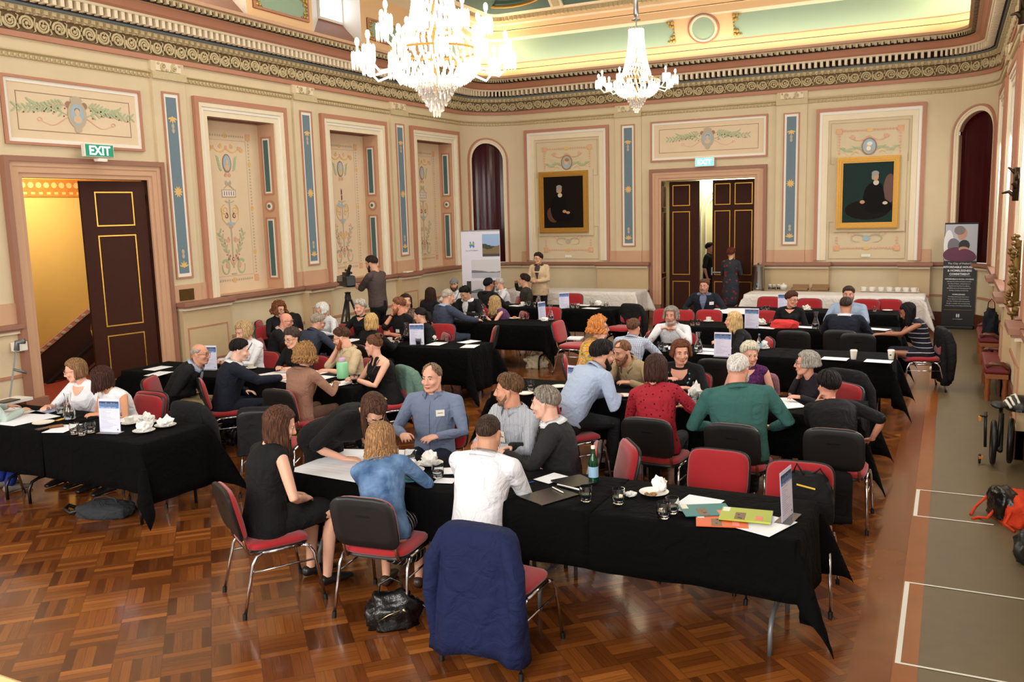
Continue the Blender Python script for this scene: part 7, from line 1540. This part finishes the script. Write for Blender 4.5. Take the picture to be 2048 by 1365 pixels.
# pale rail at the bottom left corner of the photo
a_=at(-150,1294,1.7); b_=at(150,1395.6,1.7); dn=(b_-a_).normalized(); nn=Vector((dn.y,-dn.x,0)); nn=nn if nn.dot(Vector((-a_.x,-a_.y,0)))>0 else -nn
e=empty('pale_wooden_rail',((a_.x+b_.x)/2,(a_.y+b_.y)/2,0),0,'pale varnished wooden rail just entering the bottom left corner','rail'); L_=(b_-a_).length/2; Mr=basis((0,0,0),(dn.x,dn.y,0),(nn.x,nn.y,0)); up=1 if Mr[2][2]>0 else -1
MB().box((-L_,0,min(up*1.64,up*1.7)),(L_,.12,max(up*1.64,up*1.7)),0,Mr).build('handrail',mat('pale_varnished_wood',(214,170,120),.3,var=.15,vscale=8),e,bevel=.01); MB().box((-L_*.9,.03,min(0,up*1.65)),(-L_*.9+.07,.1,max(0,up*1.65)),0,Mr).box((L_*.9-.07,.03,min(0,up*1.65)),(L_*.9,.1,max(0,up*1.65)),0,Mr).build('rail_posts',mat('pale_varnished_wood'),e)
# benches
redv=mat('dark_red_vinyl',(120,34,40),.4); woodl=mat('varnished_oak',(150,86,44),.35,var=.2,vscale=10)
def bench(loc,rz,L_,label,col=redv):
    e=empty('upholstered_bench',loc,rz,label,'bench','upholstered benches along the walls'); MB().box((-L_/2,-.15,.36),(L_/2,.15,.46)).build('seat',col,e,bevel=.03); MB().box((-L_/2,-.13,.30),(L_/2,.13,.36)).build('seat_rail',woodl,e)
    for s in (-1,1):
        for q in (-1,1): MB().lathe([(.035,0),(.03,.05),(.04,.1),(.028,.2),(.04,.3)],(s*(L_/2-.05),q*.10,0),n=10).build('leg',woodl,e,smooth=50)
        MB().tube([(s*(L_/2),-.13,.44),(s*(L_/2+.02),-.06,.50),(s*(L_/2+.01),.06,.50),(s*(L_/2),.13,.46)],.03,n=8).build('arm_roll',brownwood,e,smooth=True)
bench((.60,13.4,0),R(90),1.3,'dark red bench against the right wall, nearer one'); bench((.60,16.2,0),R(90),1.3,'dark red bench against the right wall, farther one near the black banner'); bench((-10.55,12.1,0),R(-90),1.5,'brown bench against the left wall behind the blond person')
bag('backpack',1980,668,(.11,.18,.40),cloth('navy_nylon',(26,28,38)),'dark backpack on the far bench at the right wall',21,z=.46); 
p=Vector((-10.35,12.1,.47)); e=empty('backpack',p,0,'black backpack standing on the left wall bench','backpack'); blob('bag_body',(0,0,0),(.16,.2,.48),bk2,None,None,22,.15,parent=e)
# camera on tripod
p=at(697,690,.0); tx,ty=CAMP.x,CAMP.y
e=empty('camera_tripod',(tx,ty,0),0,'black tripod carrying the video camera','tripod')
for k in range(3): a=k*2.09+.4; MB().tube([(.05*math.cos(a),.05*math.sin(a),1.15),(.28*math.cos(a),.28*math.sin(a),.5),(.42*math.cos(a),.42*math.sin(a),0)],[.022,.018,.014],n=6).build('leg',blackm,e,smooth=True)
MB().lathe([(.05,1.12),(.06,1.18),(.045,1.26),(.06,1.28),(.001,1.29)],n=14).build('head',black,e,smooth=50); MB().tube([(.14*math.cos(a),.14*math.sin(a),.75) for a in (0,2.09,4.18,6.28)],.01).tube([(0,0,.75),(0,0,1.15)],.02).build('spreader',blackm,e)
e=empty('video_camera',(tx,ty,1.36),R(58),'black shoulder video camera with a pale side screen','camera'); MB().box((-.09,-.20,.02),(.09,.18,.22)).build('camera_body',black,e,bevel=.03); MB().tube([(0,.18,.12),(0,.34,.12)],[.05,.065],n=16).build('lens',black,e); MB().box((-.03,-.1,.22),(.03,.14,.27)).tube([(-.06,-.14,.2),(-.02,-.2,.36),(.03,-.1,.38)],.03).build('top_handle',black,e); MB().box((-.14,-.02,.12),(-.09,.12,.21)).build('flip_screen',mat('screen_khaki',(110,104,84),.4),e); MB().tube([(.04,-.12,.26),(.04,.14,.30)],.022).build('microphone',black,e)
# ledge things, crutch, power box, brass plates
p=Vector((XL+.08,14.4,1.335)); e=empty('small_box',p,0,'small grey device on the left wall ledge behind the camera operator','device'); MB().box((-.03,-.06,0),(.03,.0,.10)).box((-.03,.02,0),(.03,.06,.08)).build('device_body',greym,e)
e=empty('wall_remote',(XL+.16,16.5,1.335),0,'flat white device on the left wall ledge right of the camera operator','device'); MB().box((-.06,-.12,0),(.06,.12,.03)).build('device_body',white,e,bevel=.01)
e=empty('crutch',(-9.98,6.93,0),0,'grey elbow crutch leaning at the left edge beside the doorway','crutch')
e.location=(-10.35,7.05,0)
MB().tube([(.0,-.35,.02),(-.28,.12,1.05)],.012).build('shaft',mat('anodised_tube',(170,174,182),.3,metal=.8),e); MB().tube([(-.28,.12,1.02),(-.30,.15,1.12),(-.22,.2,1.13)],.035,n=8).build('cuff',greym,e,smooth=True); MB().tube([(-.21,.0,.80),(-.13,.12,.74)],.018,n=8).build('handgrip',greym,e,smooth=True)
tag(MB().box((XL+.02,7.26,.98),(XL+.14,7.42,1.10)).build('socket_box',white,bevel=.01),'white electrical box beside the left doorway','electrical box')
tag(MB().box((XL+.06,10.09,1.35),(XL+.075,10.38,1.53)).build('brass_plate',mat('aged_brass',(96,72,30),.3,metal=.7,var=.4,vscale=20)),'brass plate on the left wall right of the doorway','plaque')
# gilded wall brackets at the right edge
br=mat('bronze_patina',(66,50,34),.4,metal=.7,var=.3,vscale=20)
def sprig(cx,cy,cz,n,h,spread,m,label,seed,leaves=True):
    rn=random.Random(seed); e=empty('gilded_wall_ornament',(cx,cy,cz),0,label,'wall ornament','gilded ornaments on the right wall'); mb=MB()
    for i in range(n):
        z=h*i/n; x=rn.uniform(-spread,0); y=rn.uniform(-.12,.12); mb.tube([(0,0,z),(x*.5,y*.5,z+.05),(x,y,z+rn.uniform(.02,.14))],[.028,.02,.01],0,6)
        if leaves:
            for q in range(3): mb.ell((x+rn.uniform(-.03,.03),y+rn.uniform(-.05,.05),z+rn.uniform(0,.14)),(.03,.035,.022),0,7,5)
    mb.tube([(0,0,-.05),(0,0,h)],.035,0,8); mb.build('carved_foliage',m,e,smooth=True); return e
sprig(.66,11.0,1.30,22,.85,.06,mat('old_gilding',(120,92,42),.5,metal=.5,var=.4,vscale=25),'gilded leafy ornament on the right wall ledge at the photo edge',5)
sprig(.60,10.9,2.62,4,.30,.16,br,'bronze branch bracket at the right edge, lower one',8,False); sprig(.50,9.5,4.2,6,.4,.18,br,'bronze branch bracket at the right edge near the cornice',9,False)
# ================================================================ chandeliers
cry=mat('self_lit_crystal',(250,244,232),.06,trans=.55,ior=1.5); cn,cl,cb=nodes(cry); cb.inputs['Emission Color'].default_value=(1,.86,.62,1); cb.inputs['Emission Strength'].default_value=1.1  # crystal emits on its own to imitate the glow of the candle lamps
cry2=mat('crystal_drops',(248,244,244),.05,trans=.75,ior=1.5); bulb=mat('candle_bulb',(255,236,200),.4,emit=14); candle=mat('candle_tube',(240,232,215),.4,emit=1.2)
def prism(mb,c,l,r,mi=0,a=0):
    x,y,z=c; vs=[(x,y,z)]+[(x+r*math.cos(a+k*PI/2),y+r*math.sin(a+k*PI/2),z-l*.2) for k in range(4)]+[(x+r*.8*math.cos(a+k*PI/2),y+r*.8*math.sin(a+k*PI/2),z-l*.85) for k in range(4)]+[(x,y,z-l)]
    mb.add(vs,[(0,1+k,1+(k+1)%4) for k in range(4)]+[(1+k,5+k,5+(k+1)%4,1+(k+1)%4) for k in range(4)]+[(9,5+(k+1)%4,5+k) for k in range(4)],mi)
def chandelier(loc,s,tiers,label,top):
    e=empty('chandelier',loc,0,label,'chandelier','crystal chandeliers')
    mb=MB(); rn=random.Random(1)
    # cone of drops above
    for i in range(34):
        z=.50*s+(top-.50*s)*i/33; r=(.15+.15*(1-i/33)**2.0)*s
        for k in range(26): prism(mb,(r*math.cos(k*PI/13+i),r*math.sin(k*PI/13+i),z+.05),.085*s*(top/1.8),.014*s,0,k)
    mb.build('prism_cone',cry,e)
    mb=MB()
    for i in range(9):
        t=i/8; r=(.46*math.cos(t*1.1)+.02)*s; z=.42*s-.26*s*math.sin(t*1.4)
        for k in range(34): prism(mb,(r*math.cos(k*PI/17+i*.4),r*math.sin(k*PI/17+i*.4),z),.10*s,.011*s,0,k)
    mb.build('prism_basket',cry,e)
    mb=MB()
    for i in range(6):
        r=(.215-.036*i)*s; z=(.17-.055*i)*s
        for k in range(max(6,26-4*i)): a=k*2*PI/max(6,26-4*i); prism(mb,(r*math.cos(a),r*math.sin(a),z),.14*s,.016*s,0,a)
    mb.build('drop_tiers',cry2,e)
    mb=MB(); mb.tube([(.46*s*math.cos(k*PI/16),.46*s*math.sin(k*PI/16),.43*s) for k in range(33)],.012*s,n=6,cap=False); mb.tube([(.2*s*math.cos(k*PI/16),.2*s*math.sin(k*PI/16),.62*s) for k in range(33)],.012*s,n=6,cap=False); mb.tube([(0,0,-.02),(0,0,top)],.015); mb.build('gilt_rings',gold,e,smooth=True)
    mb=MB(); mb.lathe([(.12*s,top-.12),(.15*s,top-.10),(.15*s,top-.07),(.10*s,top-.06)],n=24); mb.lathe([(.10*s,top+.20),(.06*s,top+.22),(.03,top+.24)],n=16); mb.tube([(0,0,top),(0,0,7.9-loc[2])],.014); mb.lathe([(.02,top+.25),(.05,top+.3),(.03,top+.55),(.02,top+.6)],n=12); mb.build('crown_and_stem',steel,e,smooth=50)
    mb=MB(); 
    for k in range(14): a=k*2*PI/14; prism(mb,(.15*s*math.cos(a),.15*s*math.sin(a),top-.05),.16*s,.012*s); mb.tube([(.1*s*math.cos(a),.1*s*math.sin(a),top-.04),(.17*s*math.cos(a),.17*s*math.sin(a),top+.04),(.16*s*math.cos(a),.16*s*math.sin(a),top+.09)],.005,n=4)
    mb.build('crown_drops',cry2,e)
    for n,R_,z0,ph in tiers:
        for k in range(n):
            a=2*PI*k/n+ph; c,sn=math.cos(a),math.sin(a); P=lambda r,z:(r*c,r*sn,z)
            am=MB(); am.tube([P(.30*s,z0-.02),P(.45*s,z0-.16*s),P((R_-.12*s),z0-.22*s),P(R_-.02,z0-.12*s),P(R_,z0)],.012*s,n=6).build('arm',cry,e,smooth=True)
            arm=e.children[-1] if False else bpy.data.objects[-1] if False else None
            cm=MB(); cm.lathe([(.015,0),(.055*s,.012),(.06*s,.02),(.02,.015)],(R_*c,R_*sn,z0),n=12)
            for q in range(11): b=q*2*PI/11; prism(cm,(R_*c+.06*s*math.cos(b),R_*sn+.06*s*math.sin(b),z0+.035),.19*s,.013*s)
            o=cm.build('candle_cup',cry,e,smooth=False); MB().lathe([(.013,.015),(.013,.10*s)],(R_*c,R_*sn,z0),n=8).build('candle',candle,o,smooth=True); MB().ell((R_*c,R_*sn,z0+.125*s),(.024*s,.024*s,.045*s),0,8,8).build('bulb',bulb,o,smooth=True)
    l=bpy.data.lights.new('chandelier_light','POINT'); l.energy=60*s; l.color=(1,.8,.55); l.shadow_soft_size=.4*s; lo=bpy.data.objects.new('chandelier_light',l); COL.objects.link(lo); lo.location=(loc[0],loc[1],loc[2]-.25)
    return e
chandelier((-4.95,8.3,3.86),1.0,((12,.80,.40,.1),(8,.56,.72,.3)),'larger crystal chandelier with two rings of candle lamps, nearer the camera',1.65)
chandelier((-4.98,15.1,4.44),.82,((10,.66,.36,.2),),'smaller crystal chandelier nearer the back wall',1.15)
